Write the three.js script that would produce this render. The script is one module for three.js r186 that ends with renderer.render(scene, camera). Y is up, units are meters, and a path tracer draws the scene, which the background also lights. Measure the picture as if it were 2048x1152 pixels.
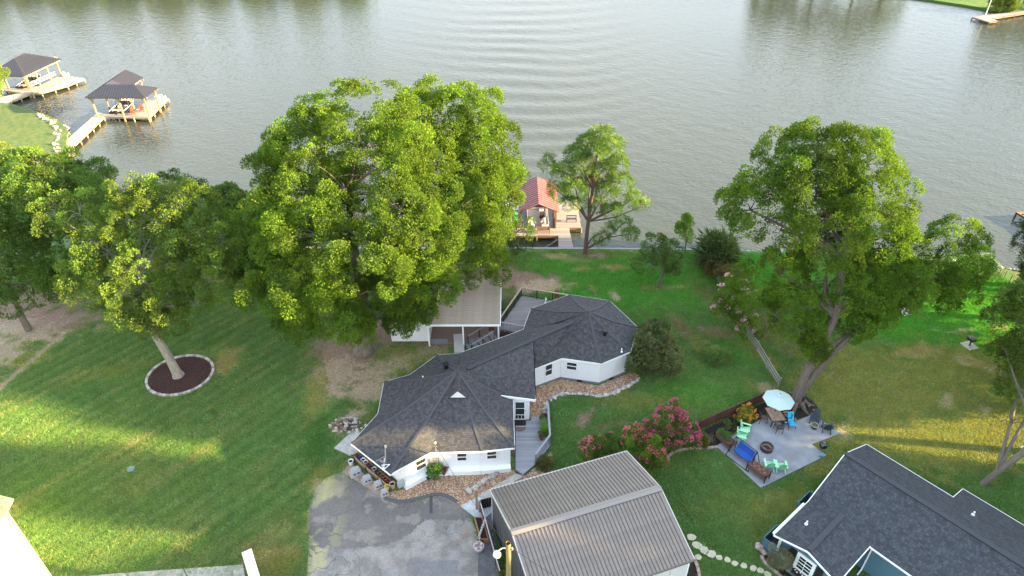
import * as THREE from 'three';
import { mergeGeometries } from 'three/addons/utils/BufferGeometryUtils.js';

// ---------- camera, sky, sun, exposure ----------
const scene = new THREE.Scene();
const camera = new THREE.PerspectiveCamera(45.75, 16 / 9, 0.5, 2000);
camera.position.set(0, 40, 0);
camera.lookAt(0, 40 - 100 * Math.sin(35.4 * Math.PI / 180), -100 * Math.cos(35.4 * Math.PI / 180));
const renderer = new THREE.WebGLRenderer({ antialias: true });
renderer.toneMapping = THREE.LinearToneMapping;
renderer.toneMappingExposure = 8.1;
renderer.shadowMap.enabled = true;
const SUN_EL = 13 * Math.PI / 180, SUN_AZ = 7 * Math.PI / 180;
const sunDir = new THREE.Vector3(Math.cos(SUN_EL) * Math.cos(SUN_AZ), Math.sin(SUN_EL), Math.cos(SUN_EL) * Math.sin(SUN_AZ));
const sun = new THREE.DirectionalLight(new THREE.Color(1, 0.74, 0.36), 5);
sun.position.copy(sunDir).multiplyScalar(200).add(new THREE.Vector3(0, 0, -60));
sun.target.position.set(0, 0, -60);
sun.castShadow = true; sun.shadow.radius = 1.6; sun.shadow.mapSize.set(4096, 4096);
Object.assign(sun.shadow.camera, { left: -120, right: 120, top: 120, bottom: -120, near: 1, far: 500 });
scene.add(sun, sun.target);

// seeded random numbers and value noise
function rng(seed) { let a = seed >>> 0; return () => { a = (a + 0x6D2B79F5) | 0; let t = Math.imul(a ^ (a >>> 15), 1 | a); t = (t + Math.imul(t ^ (t >>> 7), 61 | t)) ^ t; return ((t ^ (t >>> 14)) >>> 0) / 4294967296; }; }
function hash2(x, y, s) { let h = Math.imul(x, 374761393) + Math.imul(y, 668265263) + Math.imul(s, 1274126177); h = Math.imul(h ^ (h >>> 13), 1274126177); return ((h ^ (h >>> 16)) >>> 0) / 4294967296; }
function vn(x, y, s = 0, per = 0) {
  const xi = Math.floor(x), yi = Math.floor(y); let fx = x - xi, fy = y - yi;
  fx = fx * fx * (3 - 2 * fx); fy = fy * fy * (3 - 2 * fy);
  const w = per ? (v) => ((v % per) + per) % per : (v) => v;
  const a = hash2(w(xi), w(yi), s), b = hash2(w(xi + 1), w(yi), s), c = hash2(w(xi), w(yi + 1), s), d = hash2(w(xi + 1), w(yi + 1), s);
  return a + (b - a) * fx + (c - a) * fy + (a - b - c + d) * fx * fy;
}
function fbm(x, y, o = 4, s = 0, per = 0) { let t = 0, a = 0.5, n = 0; for (let i = 0; i < o; i++) { t += a * vn(x, y, s + i * 17, per); n += a; x *= 2; y *= 2; a *= 0.5; per *= 2; } return t / n; }
const clamp = (v, a = 0, b = 1) => Math.min(b, Math.max(a, v));
const sstep = (a, b, x) => { const t = clamp((x - a) / (b - a)); return t * t * (3 - 2 * t); };
const lerp = (a, b, t) => a + (b - a) * t;

// one evening sky: pale near the horizon, bluer overhead, thin broken cloud, warm towards the sun
{
  const w = 512, h = 256, d = new Float32Array(w * h * 4), v = new THREE.Vector3();
  for (let j = 0; j < h; j++) for (let i = 0; i < w; i++) {
    const el = ((j + 0.5) / h - 0.5) * Math.PI, az = ((i + 0.5) / w - 0.5) * 2 * Math.PI;
    v.set(Math.cos(el) * Math.cos(az), Math.sin(el), Math.cos(el) * Math.sin(az));
    const up = Math.max(0, v.y), t = Math.pow(up, 0.55);
    let r = lerp(0.49, 0.37, t), g = lerp(0.57, 0.46, t), b = lerp(0.62, 0.60, t);
    const q = 1.6 / (up + 0.22), n = fbm(v.x * q + 31, v.z * q + 17, 5, 5), c = sstep(0.46, 0.72, n) * 0.75;
    r = lerp(r, 0.66, c); g = lerp(g, 0.68, c); b = lerp(b, 0.70, c);
    const s = Math.max(0, v.dot(sunDir)), gl = Math.pow(s, 5) * 0.22 + Math.pow(s, 30) * 0.5;
    r += gl * 1.0; g += gl * 0.8; b += gl * 0.5;
    const o = (j * w + i) * 4; d[o] = r * SKYK(); d[o + 1] = g * SKYK(); d[o + 2] = b * SKYK(); d[o + 3] = 1;
  }
  function SKYK() { return 0.52; }
  const t = new THREE.DataTexture(d, w, h, THREE.RGBAFormat, THREE.FloatType);
  t.mapping = THREE.EquirectangularReflectionMapping; t.magFilter = t.minFilter = THREE.LinearFilter; t.wrapS = THREE.RepeatWrapping; t.needsUpdate = true;
  scene.background = t; scene.environment = t;
}

// ---------- helpers ----------
const V = (x, y, z) => new THREE.Vector3(x, y, z);
const used = {};
function numbered(n) { used[n] = (used[n] ?? -1) + 1; return used[n] ? n + '_' + String(used[n]).padStart(3, '0') : n; }
function thing(name, label, category, [x, y, z] = [0, 0, 0], turn = 0, group) {
  const o = new THREE.Group(); o.name = numbered(name); o.position.set(x, y, z); o.rotation.y = turn;
  o.userData = { label, category }; if (group) o.userData.group = group;
  scene.add(o); return o;
}
function part(parent, name, geo, mat, pos, rot, scl) {
  const m = new THREE.Mesh(geo, mat); m.name = name; m.castShadow = m.receiveShadow = true;
  if (pos) m.position.set(...pos); if (rot) m.rotation.set(...rot); if (scl) m.scale.set(...scl);
  parent.add(m); return m;
}
function struct(name, geo, mat, pos, label) { const m = part(scene, numbered(name), geo, mat, pos); m.userData = { kind: 'structure' }; if (label) m.userData.label = label; return m; }
function copyOf(o, label, [x, y, z], turn) {
  const c = o.clone(); c.name = numbered(o.name.replace(/_\d{3}$/, '')); c.userData = { ...o.userData, label }; c.position.set(x, y, z); c.rotation.y = turn ?? o.rotation.y; scene.add(c); return c;
}
const BOX = new THREE.BoxGeometry(1, 1, 1);
const CYL = new THREE.CylinderGeometry(1, 1, 1, 14);
const SPH = new THREE.SphereGeometry(1, 14, 10);
const box = (parent, name, mat, [x, y, z], [w, h, d], rot) => part(parent, name, BOX, mat, [x, y, z], rot, [w, h, d]);
const cyl = (parent, name, mat, [x, y, z], r, h, rot) => part(parent, name, CYL, mat, [x, y, z], rot, [r, h, r]);
const _q = new THREE.Quaternion(), _m = new THREE.Matrix4();
// a square bar or a round rod from a to b
function bar(parent, name, mat, a, b, w, h = w) {
  const A = V(...a), B = V(...b), L = A.distanceTo(B), dir = B.clone().sub(A).normalize();
  const side = Math.abs(dir.y) > 0.999 ? V(1, 0, 0) : V(0, 1, 0).cross(dir).normalize(), up = dir.clone().cross(side);
  const m = part(parent, name, BOX, mat); m.quaternion.setFromRotationMatrix(new THREE.Matrix4().makeBasis(side, up, dir));
  m.position.copy(A).add(B).multiplyScalar(0.5); m.scale.set(w, h, L); return m;
}
function rod(parent, name, mat, a, b, r) {
  const A = V(...a), B = V(...b), m = part(parent, name, CYL, mat);
  m.quaternion.setFromUnitVectors(V(0, 1, 0), B.clone().sub(A).normalize()); m.position.copy(A).add(B).multiplyScalar(0.5); m.scale.set(r, A.distanceTo(B), r); return m;
}
const lathe = (pts, n = 20) => new THREE.LatheGeometry(pts.map(([r, y]) => new THREE.Vector2(r, y)), n);
// flat polygon seen from above, points [x, z], uv in metres; optional skirt down to y0
function slab(pts, y, y0, uvs = 1) {
  const tris = THREE.ShapeUtils.triangulateShape(pts.map(([x, z]) => new THREE.Vector2(x, z)), []);
  const p = [], uv = [], push = (a) => { p.push(a[0], a[1], a[2]); uv.push(a[0] * uvs, -a[2] * uvs); };
  for (const t of tris) {
    const [a, b, c] = t.map((k) => [pts[k][0], y, pts[k][1]]);
    const up = (b[2] - a[2]) * (c[0] - a[0]) - (b[0] - a[0]) * (c[2] - a[2]) > 0;
    (up ? [a, b, c] : [a, c, b]).forEach(push);
  }
  if (y0 !== undefined) {
    const area = pts.reduce((s, q, i) => { const r = pts[(i + 1) % pts.length]; return s + q[0] * r[1] - r[0] * q[1]; }, 0);
    for (let i = 0; i < pts.length; i++) {
      let q = pts[i], r = pts[(i + 1) % pts.length]; if (area > 0) [q, r] = [r, q];
      const L = Math.hypot(r[0] - q[0], r[1] - q[1]);
      const A = [q[0], y, q[1]], B = [r[0], y, r[1]], C = [r[0], y0, r[1]], D = [q[0], y0, q[1]];
      for (const [k, u, w] of [[A, 0, 0], [B, L, 0], [C, L, y0 - y], [A, 0, 0], [C, L, y0 - y], [D, 0, y0 - y]]) { p.push(...k); uv.push(u * uvs, w * uvs); }
    }
  }
  const g = new THREE.BufferGeometry(); g.setAttribute('position', new THREE.Float32BufferAttribute(p, 3)); g.setAttribute('uv', new THREE.Float32BufferAttribute(uv, 2)); g.computeVertexNormals(); return g;
}
// planar faces given as lists of 3-D points; u runs along the first edge, v up the slope, both in metres
function faces(list, thick = 0) {
  const p = [], uv = [];
  for (const f of list) {
    const P0 = V(...f[0]), U = V(...f[1]).sub(P0).normalize(); let n = V(0, 0, 0);
    for (let i = 1; i < f.length - 1; i++) n.add(V(...f[i]).sub(P0).cross(V(...f[i + 1]).sub(P0)));
    n.normalize(); let pts = f; const flip = thick >= 0 && n.y < -0.02; if (flip) n.negate();
    let W2 = n.clone().cross(U); if (W2.y < 0) W2.negate();
    const add = (q, off) => { const a = V(...q).addScaledVector(n, off); p.push(a.x, a.y, a.z); const d = V(...q).sub(P0); uv.push(d.dot(U), d.dot(W2)); };
    for (let i = 1; i < pts.length - 1; i++) { const t = flip ? [pts[0], pts[i + 1], pts[i]] : [pts[0], pts[i], pts[i + 1]]; t.forEach((q) => add(q, 0)); if (thick > 0) [...t].reverse().forEach((q) => add(q, -thick)); }
  }
  const g = new THREE.BufferGeometry(); g.setAttribute('position', new THREE.Float32BufferAttribute(p, 3)); g.setAttribute('uv', new THREE.Float32BufferAttribute(uv, 2)); g.computeVertexNormals(); return g;
}
// tapered tube through points [x, y, z, r]; lumpy = relative unevenness
function limb(pts, seg = 8, lumpy = 0, seed = 1) {
  const c = new THREE.CatmullRomCurve3(pts.map((q) => V(q[0], q[1], q[2]))), n = Math.max(4, (pts.length - 1) * 4);
  const p = [], uv = [], idx = []; let prev = V(1, 0, 0.3).normalize(), len = 0, last;
  for (let i = 0; i <= n; i++) {
    const t = i / n, o = c.getPoint(t), tan = c.getTangent(t), f = t * (pts.length - 1), k = Math.min(pts.length - 2, Math.floor(f)), r0 = lerp(pts[k][3], pts[k + 1][3], f - k);
    if (last) len += o.distanceTo(last); last = o;
    const side = prev.clone().addScaledVector(tan, -prev.dot(tan)).normalize(), up = tan.clone().cross(side); prev = side;
    for (let j = 0; j <= seg; j++) {
      const a = (j % seg) / seg * Math.PI * 2, r = r0 * (1 + lumpy * (vn((j % seg) * 0.9 + seed, len * 0.8, seed) - 0.5) * 2);
      p.push(o.x + (side.x * Math.cos(a) + up.x * Math.sin(a)) * r, o.y + (side.y * Math.cos(a) + up.y * Math.sin(a)) * r, o.z + (side.z * Math.cos(a) + up.z * Math.sin(a)) * r);
      uv.push(j / seg * 2, len * 0.5);
    }
  }
  for (let i = 0; i < n; i++) for (let j = 0; j < seg; j++) { const a = i * (seg + 1) + j, b = a + seg + 1; idx.push(a, a + 1, b, b, a + 1, b + 1); }
  const g = new THREE.BufferGeometry(); g.setAttribute('position', new THREE.Float32BufferAttribute(p, 3)); g.setAttribute('uv', new THREE.Float32BufferAttribute(uv, 2)); g.setIndex(idx); g.computeVertexNormals(); return g;
}
// an irregular stone of unit size
function stoneGeo(seed, flat = 0.7) {
  const g = new THREE.IcosahedronGeometry(0.5, 1), p = g.attributes.position, r = rng(seed), k = {};
  for (let i = 0; i < p.count; i++) { const key = [p.getX(i), p.getY(i), p.getZ(i)].map((v) => v.toFixed(3)).join(); k[key] ??= 0.78 + r() * 0.42; const s = k[key]; p.setXYZ(i, p.getX(i) * s, p.getY(i) * s * flat, p.getZ(i) * s); }
  g.computeVertexNormals(); return g;
}
const STONES = [1, 2, 3, 4, 5].map((s) => stoneGeo(s));

// ---------- textures and materials ----------
const toS = (v) => { v = clamp(v); return Math.round(255 * (v <= 0.0031308 ? v * 12.92 : 1.055 * Math.pow(v, 1 / 2.4) - 0.055)); };
// fn(u, v) returns linear [r, g, b] (colour) or a number (height), v upwards
function tex(w, h, fn, srgb = true, wrap = THREE.RepeatWrapping) {
  const d = new Uint8Array(w * h * 4);
  for (let j = 0; j < h; j++) for (let i = 0; i < w; i++) {
    const c = fn((i + 0.5) / w, (j + 0.5) / h), o = (j * w + i) * 4;
    if (typeof c === 'number') { d[o] = d[o + 1] = d[o + 2] = clamp(c) * 255; } else { d[o] = toS(c[0]); d[o + 1] = toS(c[1]); d[o + 2] = toS(c[2]); }
    d[o + 3] = 255;
  }
  const t = new THREE.DataTexture(d, w, h); t.magFilter = THREE.LinearFilter; t.minFilter = THREE.LinearMipmapLinearFilter; t.wrapS = t.wrapT = wrap; if (srgb) t.colorSpace = THREE.SRGBColorSpace; t.needsUpdate = true; return t;
}
function rep(t, u, v = u) { const c = t.clone(); c.repeat.set(u, v); c.needsUpdate = true; return c; }
const lin = (r, g, b) => new THREE.Color().setRGB(r, g, b);
const M = (r, g, b, rough = 0.8, o = {}) => new THREE.MeshStandardMaterial({ color: lin(r, g, b), roughness: rough, ...o });
const mixc = (a, b, t) => [lerp(a[0], b[0], t), lerp(a[1], b[1], t), lerp(a[2], b[2], t)];

// grass: fine blades as relief, tile of 3 m
const grassBump = tex(512, 512, (u, v) => 0.55 * vn(u * 96, v * 96, 3, 96) + 0.3 * vn(u * 32, v * 32, 9, 32) + 0.25 * vn(u * 200, v * 200, 4, 200), false);
const grassTile = tex(512, 512, (u, v) => mixc([0.045, 0.095, 0.018], [0.11, 0.14, 0.035], clamp(fbm(u * 16, v * 16, 4, 2, 16) * 1.6 - 0.35)));
// wood, concrete, bark, bump noise
const woodTile = tex(256, 256, (u, v) => { const g = fbm(u * 4, v * 64, 3, 6, 4); return mixc([0.7, 0.7, 0.7], [1, 1, 1], g); });
const noiseTile = tex(256, 256, (u, v) => { const n = fbm(u * 8, v * 8, 5, 12, 8); return [0.55 + 0.5 * n, 0.55 + 0.5 * n, 0.55 + 0.5 * n]; });
const noiseBump = tex(256, 256, (u, v) => fbm(u * 16, v * 16, 5, 22, 16), false);
const barkTile = tex(128, 256, (u, v) => { const n = fbm(u * 16, v * 6, 4, 8, 0); return [0.45 + 0.6 * n, 0.45 + 0.6 * n, 0.45 + 0.6 * n]; });
const barkBump = tex(128, 256, (u, v) => fbm(u * 16, v * 5, 4, 8, 0), false);
// asphalt shingles: courses of 0.2 m, tabs of 0.3 m, tile of 6 m x 4 m
function shingles(base, seed, contrast) {
  const cols = 20, rows = 20, col = (u, v) => {
    const r = Math.floor(v * rows), fv = v * rows - r, off = hash2(r, 7, seed), x = u * cols + off * 0.9 + (r % 2) * 0.5, c = Math.floor(x), fx = x - c;
    const k = hash2((c % cols + cols) % cols, r, seed + 1), tone = (0.62 + contrast * k) * (0.9 + 0.2 * vn(u * 300, v * 300, seed + 2)) * (0.92 + 0.16 * fbm(u * 6, v * 6, 3, seed + 3, 6));
    const gap = (fx < 0.1 && k > 0.35) || fv < 0.1 ? 0.42 : 1, warm = hash2(c, r, seed + 9) > 0.78 ? 1.25 : 1;
    return [base[0] * tone * gap * warm, base[1] * tone * gap * lerp(1, warm, 0.5), base[2] * tone * gap];
  };
  const hgt = (u, v) => { const r = Math.floor(v * rows), fv = v * rows - r, off = hash2(r, 7, seed), x = u * cols + off * 0.9 + (r % 2) * 0.5, c = Math.floor(x), fx = x - c, k = hash2((c % cols + cols) % cols, r, seed + 1); return (fx < 0.1 && k > 0.35 ? 0.2 : 0.55 + 0.3 * k) - 0.35 * fv + 0.1 * vn(u * 400, v * 400, seed); };
  const a = tex(1024, 1024, col), b = tex(512, 512, hgt, false); a.repeat.set(1 / 4.4, 1 / 3); b.repeat.set(1 / 4.4, 1 / 3);
  return { map: a, bumpMap: b, bumpScale: 0.012, roughness: 0.92 };
}
const shingleSlate = new THREE.MeshStandardMaterial({ ...shingles([0.053, 0.053, 0.058], 11, 0.62) });
const shingleBlue = new THREE.MeshStandardMaterial({ ...shingles([0.043, 0.050, 0.060], 31, 0.62) });
const shingleTan = new THREE.MeshStandardMaterial({ ...shingles([0.33, 0.29, 0.17], 51, 0.5) });
const capMat = M(0.045, 0.047, 0.055, 0.9), capBrown = M(0.055, 0.055, 0.06, 0.9);
const whitePaint = M(0.78, 0.78, 0.78, 0.55, { bumpMap: rep(noiseBump, 1), bumpScale: 0.002 });
const whiteTrim = M(0.82, 0.82, 0.80, 0.5);
const skirtGrey = M(0.16, 0.165, 0.175, 0.8), darkMetal = M(0.02, 0.021, 0.023, 0.45), blackMat = M(0.008, 0.008, 0.009, 0.5), greyPaint = M(0.2, 0.21, 0.235, 0.6);
const glassDark = new THREE.MeshPhysicalMaterial({ color: lin(0.02, 0.025, 0.03), roughness: 0.06, clearcoat: 1, clearcoatRoughness: 0.03 });
const concrete = M(0.42, 0.40, 0.35, 0.9, { map: rep(noiseTile, 0.35), bumpMap: rep(noiseBump, 0.7), bumpScale: 0.004 });
const concreteGrey = M(0.30, 0.31, 0.335, 0.85, { map: rep(noiseTile, 0.23), bumpMap: rep(noiseBump, 0.9), bumpScale: 0.003 });
const stoneMats = [M(0.32, 0.29, 0.25, 0.9), M(0.22, 0.195, 0.17, 0.9), M(0.39, 0.36, 0.32, 0.9)];
const woodPale = [0, 1, 2].map((k) => M(0.37 - k * 0.04, 0.345 - k * 0.04, 0.30 - k * 0.035, 0.8));
const woodPost = M(0.34, 0.27, 0.15, 0.8), woodBrown = M(0.22, 0.12, 0.06, 0.8), woodDark = M(0.07, 0.042, 0.028, 0.8);
const deckGrey = [0, 1, 2].map((k) => M(0.20 + k * 0.025, 0.205 + k * 0.025, 0.225 + k * 0.025, 0.75));
const weathered = [0, 1, 2, 3].map((k) => M(0.22 + k * 0.025, 0.185 + k * 0.024, 0.165 + k * 0.022, 0.85));
const weatherGrey = [0, 1, 2].map((k) => M(0.19 + k * 0.02, 0.175 + k * 0.02, 0.175 + k * 0.02, 0.85));
const railDark = M(0.03, 0.03, 0.032, 0.6), railWood = M(0.34, 0.25, 0.18, 0.8), railGrey = M(0.23, 0.23, 0.25, 0.7);
const bark = M(0.21, 0.175, 0.135, 0.95, { map: barkTile, bumpMap: barkBump, bumpScale: 0.05 });
const barkOak = M(0.2, 0.155, 0.12, 0.95, { map: barkTile, bumpMap: barkBump, bumpScale: 0.08 });
const barkPale = M(0.36, 0.32, 0.26, 0.95, { map: barkTile, bumpMap: barkBump, bumpScale: 0.04 });
const barkPine = M(0.17, 0.105, 0.075, 0.95, { map: barkTile, bumpMap: barkBump, bumpScale: 0.04 });
const soil = M(0.035, 0.02, 0.015, 1, { bumpMap: rep(noiseBump, 3), bumpScale: 0.06, map: rep(noiseTile, 2) });

// ---------- the ground ----------
const shore = [[460, -50], [69.32,-55.94], [60.49,-57.71], [53.63,-59.27], [51.13,-60.21], [46.93,-61.28], [36.77,-62.67], [26.07,-63.28], [20.64,-63.49], [9.68,-63.69], [0,-63.8], [-9.03,-63.8], [-17.84,-63.8], [-25.64,-64.11], [-30.26,-64.74], [-35.44,-66.68], [-43.01,-71.05], [-52.58,-78.43], [-60.92,-86.98], [-63.99,-91.7], [-66.42,-96.83], [-69.37,-100.36], [-73.4,-103.46], [-77.95,-106.27], [-81.81,-108.29], [-85.81,-109.21], [-93.71,-108.75], [-101.78,-104.32], [-460, -90]];
const shoreX = (x) => { let best = -63; for (let i = 0; i < shore.length - 1; i++) { const [a, b] = [shore[i], shore[i + 1]]; if ((a[0] - x) * (b[0] - x) <= 0 && a[0] !== b[0]) best = Math.min(best, lerp(a[1], b[1], (x - a[0]) / (b[0] - a[0]))); } return best; };
// dry, bare and lush areas of the lawn: [centre, half width, half depth, turn, colour, strength]
const GREEN = [0.075, 0.150, 0.040], LUSH = [0.060, 0.205, 0.022], OLIVE = [0.165, 0.185, 0.052], STRAW = [0.27, 0.225, 0.11], SOIL = [0.34, 0.255, 0.165], LITTER = [0.20, 0.125, 0.085], DEEP = [0.05, 0.125, 0.024];
const patches = [
  [[11.62,-57.71], 14, 6, 0, LUSH, 0.8], [[43.68,-55.08], 16, 4.6, 0, LUSH, 1.0], [[40.23,-50.28], 13, 4.2, 0, LUSH, 0.9], [[28.01,-59.08], 6, 5, 0, LUSH, 0.9], [[41.98,-46.68], 4, 2, 0.4, LUSH, 0.8], [[21.55,-47.38], 4, 2.6, 0, LUSH, 0.45], [[14.75,-40.98], 5, 2, 0, LUSH, 0.4],
  [[30.76,-41.57], 9, 6, 0.3, OLIVE, 1], [[37.04,-44.03], 8, 3.4, 0.2, OLIVE, 0.9], [[31.81,-36.07], 11, 3.6, 0, OLIVE, 0.9], [[28.9,-45.34], 4, 3, 0, OLIVE, 0.85], [[38.89,-37.63], 6, 4, 0, OLIVE, 0.75], [[18.73,-30.1], 3, 1.4, 0.5, OLIVE, 0.7], [[22.83,-33.64], 2, 1, 0.5, OLIVE, 0.8], [[15.24,-30.1], 3.2, 1.6, 0, OLIVE, 0.35],
  [[35.99,-46.34], 3.4, 0.9, 0.3, STRAW, 0.55], [[35.59,-40.39], 1.2, 0.7, 0.8, STRAW, 0.9], [[42.18,-49.53], 1.2, 0.3, 0, SOIL, 0.9], [[40.59,-49.17], 0.8, 0.25, 0, SOIL, 0.9], [[39.29,-49.53], 0.6, 0.25, 0, SOIL, 0.9], [[40.86,-44.68], 2.4, 0.8, -0.5, STRAW, 0.6], [[38.24,-39.26], 0.8, 0.7, 0, STRAW, 0.8], [[45.65,-49.91], 0.9, 0.4, 0, SOIL, 0.7],
  [[26.06,-37.1], 0.8, 1.6, -0.7, STRAW, 0.7], [[21.8,-36.07], 1.4, 0.5, 0.6, OLIVE, 0.8],
  [[1.33,-57.26], 4.2, 2.2, 0, LITTER, 1], [[2.59,-56.64], 3.2, 1.2, 0, SOIL, 0.85], [[-0.21,-58.8], 3.4, 1.1, 0, LITTER, 0.9], [[-2.26,-57.71], 3.5, 4, 0, LITTER, 0.9], [[9.01,-62.47], 2.6, 0.9, 0, LITTER, 0.75], [[4.66,-62.27], 1.6, 0.6, 0, SOIL, 0.6], [[7.3,-61.48], 2, 0.7, 0, SOIL, 0.35],
  [[10.88,-60.02], 1.6, 0.8, 0, STRAW, 0.75], [[7.42,-59.74], 1, 0.5, 0.2, STRAW, 0.6], [[10.17,-55.08], 0.45, 1, 0.3, SOIL, 0.75], [[8.21,-55.94], 0.3, 1.1, 0.25, STRAW, 0.6], [[14.57,-56.29], 2, 0.6, 0, LITTER, 0.5], [[16.51,-56.37], 1, 0.3, 0, STRAW, 0.7], [[15.95,-49.91], 0.8, 2.4, 0.3, LITTER, 0.5], [[19.28,-49.17], 2.4, 1, -0.3, LITTER, 0.6], [[17.02,-47.38], 1.5, 1.2, 0.5, OLIVE, 0.8], [[13.42,-45.01], 2.4, 1.6, 0, OLIVE, 0.8], [[9.7,-40.39], 3, 1.4, 0, OLIVE, 0.7], [[5.61,-38.16], 0.6, 1.6, -0.7, LITTER, 0.8], [[8.13,-37.63], 1.6, 0.4, 0.3, LITTER, 0.5], [[21.24,-41.87], 0.8, 0.8, 0, STRAW, 0.8], [[21.8,-46.68], 1, 3, 0.5, OLIVE, 0.7],
  [[-14.14,-44.68], 4.2, 4.2, 0.3, LITTER, 0.95], [[-15.68,-43.72], 2.0, 4.2, 0.1, SOIL, 0.8], [[-10.26,-45.01], 4.4, 1.6, 0.35, SOIL, 0.95], [[-7.79,-46.55], 3.5, 1.2, 0.3, SOIL, 0.8], [[-11.87,-41.57], 2.6, 1.9, 0.6, SOIL, 0.8], [[-12.34,-39.54], 1.2, 2, 0.5, SOIL, 0.75], [[-13.17,-37.63], 2.2, 1.3, 0.4, SOIL, 0.9], [[-9.07,-46], 4, 2.6, 0, OLIVE, 0.5], [[-16.7,-47.38], 2, 3, 0, LITTER, 0.7], [[-10.43,-49.53], 6, 3, 0, LITTER, 0.9], [[-16.33,-40.98], 1, 3.2, 0.1, OLIVE, 0.8], [[-13.2,-39.82], 1.4, 0.6, 0, DEEP, 0.9],
  [[-46.25,-50.28], 7, 3.6, 0, SOIL, 1], [[-48.58,-53.42], 7, 3, 0, LITTER, 0.8], [[-44.22,-45.34], 4.5, 1.4, 0.2, OLIVE, 0.8], [[-42.9,-51.04], 4, 2.5, 0, LITTER, 0.7], [[-47.72,-46.68], 6, 4, 0, SOIL, 0.8],
  [[-25.02,-45.2], 1.3, 1.6, 0.3, STRAW, 0.75], [[-24.85,-46.68], 0.9, 0.6, 0, STRAW, 0.5], [[-26.61,-45.34], 3.2, 1.4, 0, OLIVE, 0.5], [[-34.36,-44.03], 4, 1.2, 0.3, OLIVE, 0.45], [[-14.02,-32.71], 0.9, 1.2, 0, OLIVE, 0.8], [[-14.99,-25.67], 2, 1.3, 0.2, OLIVE, 0.95], [[-15.78,-27.32], 2.2, 2, 0.3, STRAW, 0.35], [[-13.93,-28.88], 0.25, 1.6, 0.05, STRAW, 0.9], [[-14.79,-36.07], 1.2, 3, 0, DEEP, 0.9],
  [[22.59,-51.04], 2, 9, 0.55, LITTER, 0.45], [[-13.66,-31.16], 0.5, 1.2, 0.5, STRAW, 0.7],
];
function lawnColor(x, z) {
  let c = GREEN; const n1 = fbm(x * 0.35, z * 0.35, 4, 41), n2 = fbm(x * 1.7, z * 1.7, 3, 43), n3 = vn(x * 7, z * 7, 47), n4 = fbm(x * 0.12, z * 0.12, 3, 49), n5 = vn(x * 16, z * 16, 51);
  c = mixc(c, OLIVE, clamp((n1 - 0.5) * 1.6) * 0.8); c = mixc(c, DEEP, clamp((0.5 - n2) * 2) * 0.55);
  if (x < -8) { // mowing lines across the open lawn on the left
    const k = x * 0.77 + z * 0.63, a = x * 0.63 - z * 0.77, s = 0.5 + 0.5 * Math.sin(k * 2 * Math.PI / 1.1 + 1.2 * vn(a * 0.2, 3, 5));
    c = mixc(c, [0.062, 0.132, 0.034], 0.5 * sstep(-8, -13, x)); c = mixc(c, [0.115, 0.19, 0.06], s * (0.45 + 0.5 * vn(k * 0.7, a * 0.1, 75)) * 0.85 * sstep(-8, -13, x));
    const st = vn(k * 8, a * 0.12, 71) * (0.5 + 0.5 * vn(k * 0.9, a * 0.35, 73)); c = mixc(c, STRAW, sstep(0.52, 0.8, st + (n3 - 0.5) * 0.2) * 0.5 * sstep(-8, -12, x));
    c = mixc(c, [0.12, 0.15, 0.05], sstep(0.52, 0.8, fbm(x * 0.6, z * 0.6, 3, 77)) * 0.25);
  }
  for (const [[px, pz], rx, rz, a, col, k] of patches) {
    const dx = x - px, dz = z - pz; if (dx * dx + dz * dz > 4 * Math.max(rx, rz) ** 2) continue;
    const ca = Math.cos(a), sa = Math.sin(a), u = (dx * ca - dz * sa) / rx, v = (dx * sa + dz * ca) / rz, d = Math.sqrt(u * u + v * v);
    const e = d + (n2 - 0.5) * 1.1 + (n1 - 0.5) * 0.8 + (n3 - 0.5) * 0.55 + (n5 - 0.5) * 0.4; c = mixc(c, col, k * (1 - sstep(0.66, 1.02, e)));
  }
  // the worn line between the two left yards
  const A = [-42.98,-41.87], B = [-41.54,-48.95], t = ((x - A[0]) * (B[0] - A[0]) + (z - A[1]) * (B[1] - A[1])) / ((B[0] - A[0]) ** 2 + (B[1] - A[1]) ** 2), dl = Math.hypot(x - A[0] - t * (B[0] - A[0]), z - A[1] - t * (B[1] - A[1]));
  if (t > -0.4 && t < 1.05) c = mixc(c, SOIL, (1 - sstep(0.12, 0.45, dl + (n3 - 0.5) * 0.3)) * 0.8);
  const g = 0.72 + 0.56 * vn(x * 13, z * 13, 53) * (0.6 + 0.8 * n3), h = 0.85 + 0.3 * n4;
  return [c[0] * g * h, c[1] * g * h, c[2] * g * h];
}
const lawnMap = tex(2048, 1024, (u, v) => lawnColor(-52 + u * 104, -18 - v * 50), true, THREE.ClampToEdgeWrapping);
{
  const g = slab([...shore, [-460, 400], [460, 400]], -0.02, -1.6, 1 / 3);
  struct('ground', g, new THREE.MeshStandardMaterial({ map: rep(grassTile, 0.4), bumpMap: grassBump, bumpScale: 0.04, roughness: 0.95 }));
  const inner = shore.filter(([x]) => x > -51 && x < 51), l = slab([[52, shoreX(52) + 0.02], ...inner.map(([x, z]) => [x, z + 0.02]), [-52, shoreX(-52) + 0.02], [-52, -18], [52, -18]].map(([x, z]) => [x, Math.max(z, -67.9)]), 0);
  const uv = l.attributes.uv, p = l.attributes.position; for (let i = 0; i < uv.count; i++) uv.setXY(i, (p.getX(i) + 52) / 104, (-18 - p.getZ(i)) / 50);
  struct('lawn', l, new THREE.MeshStandardMaterial({ map: lawnMap, bumpMap: rep(grassBump, 104 / 3, 50 / 3), bumpScale: 0.09, roughness: 0.95 }));
}
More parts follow.
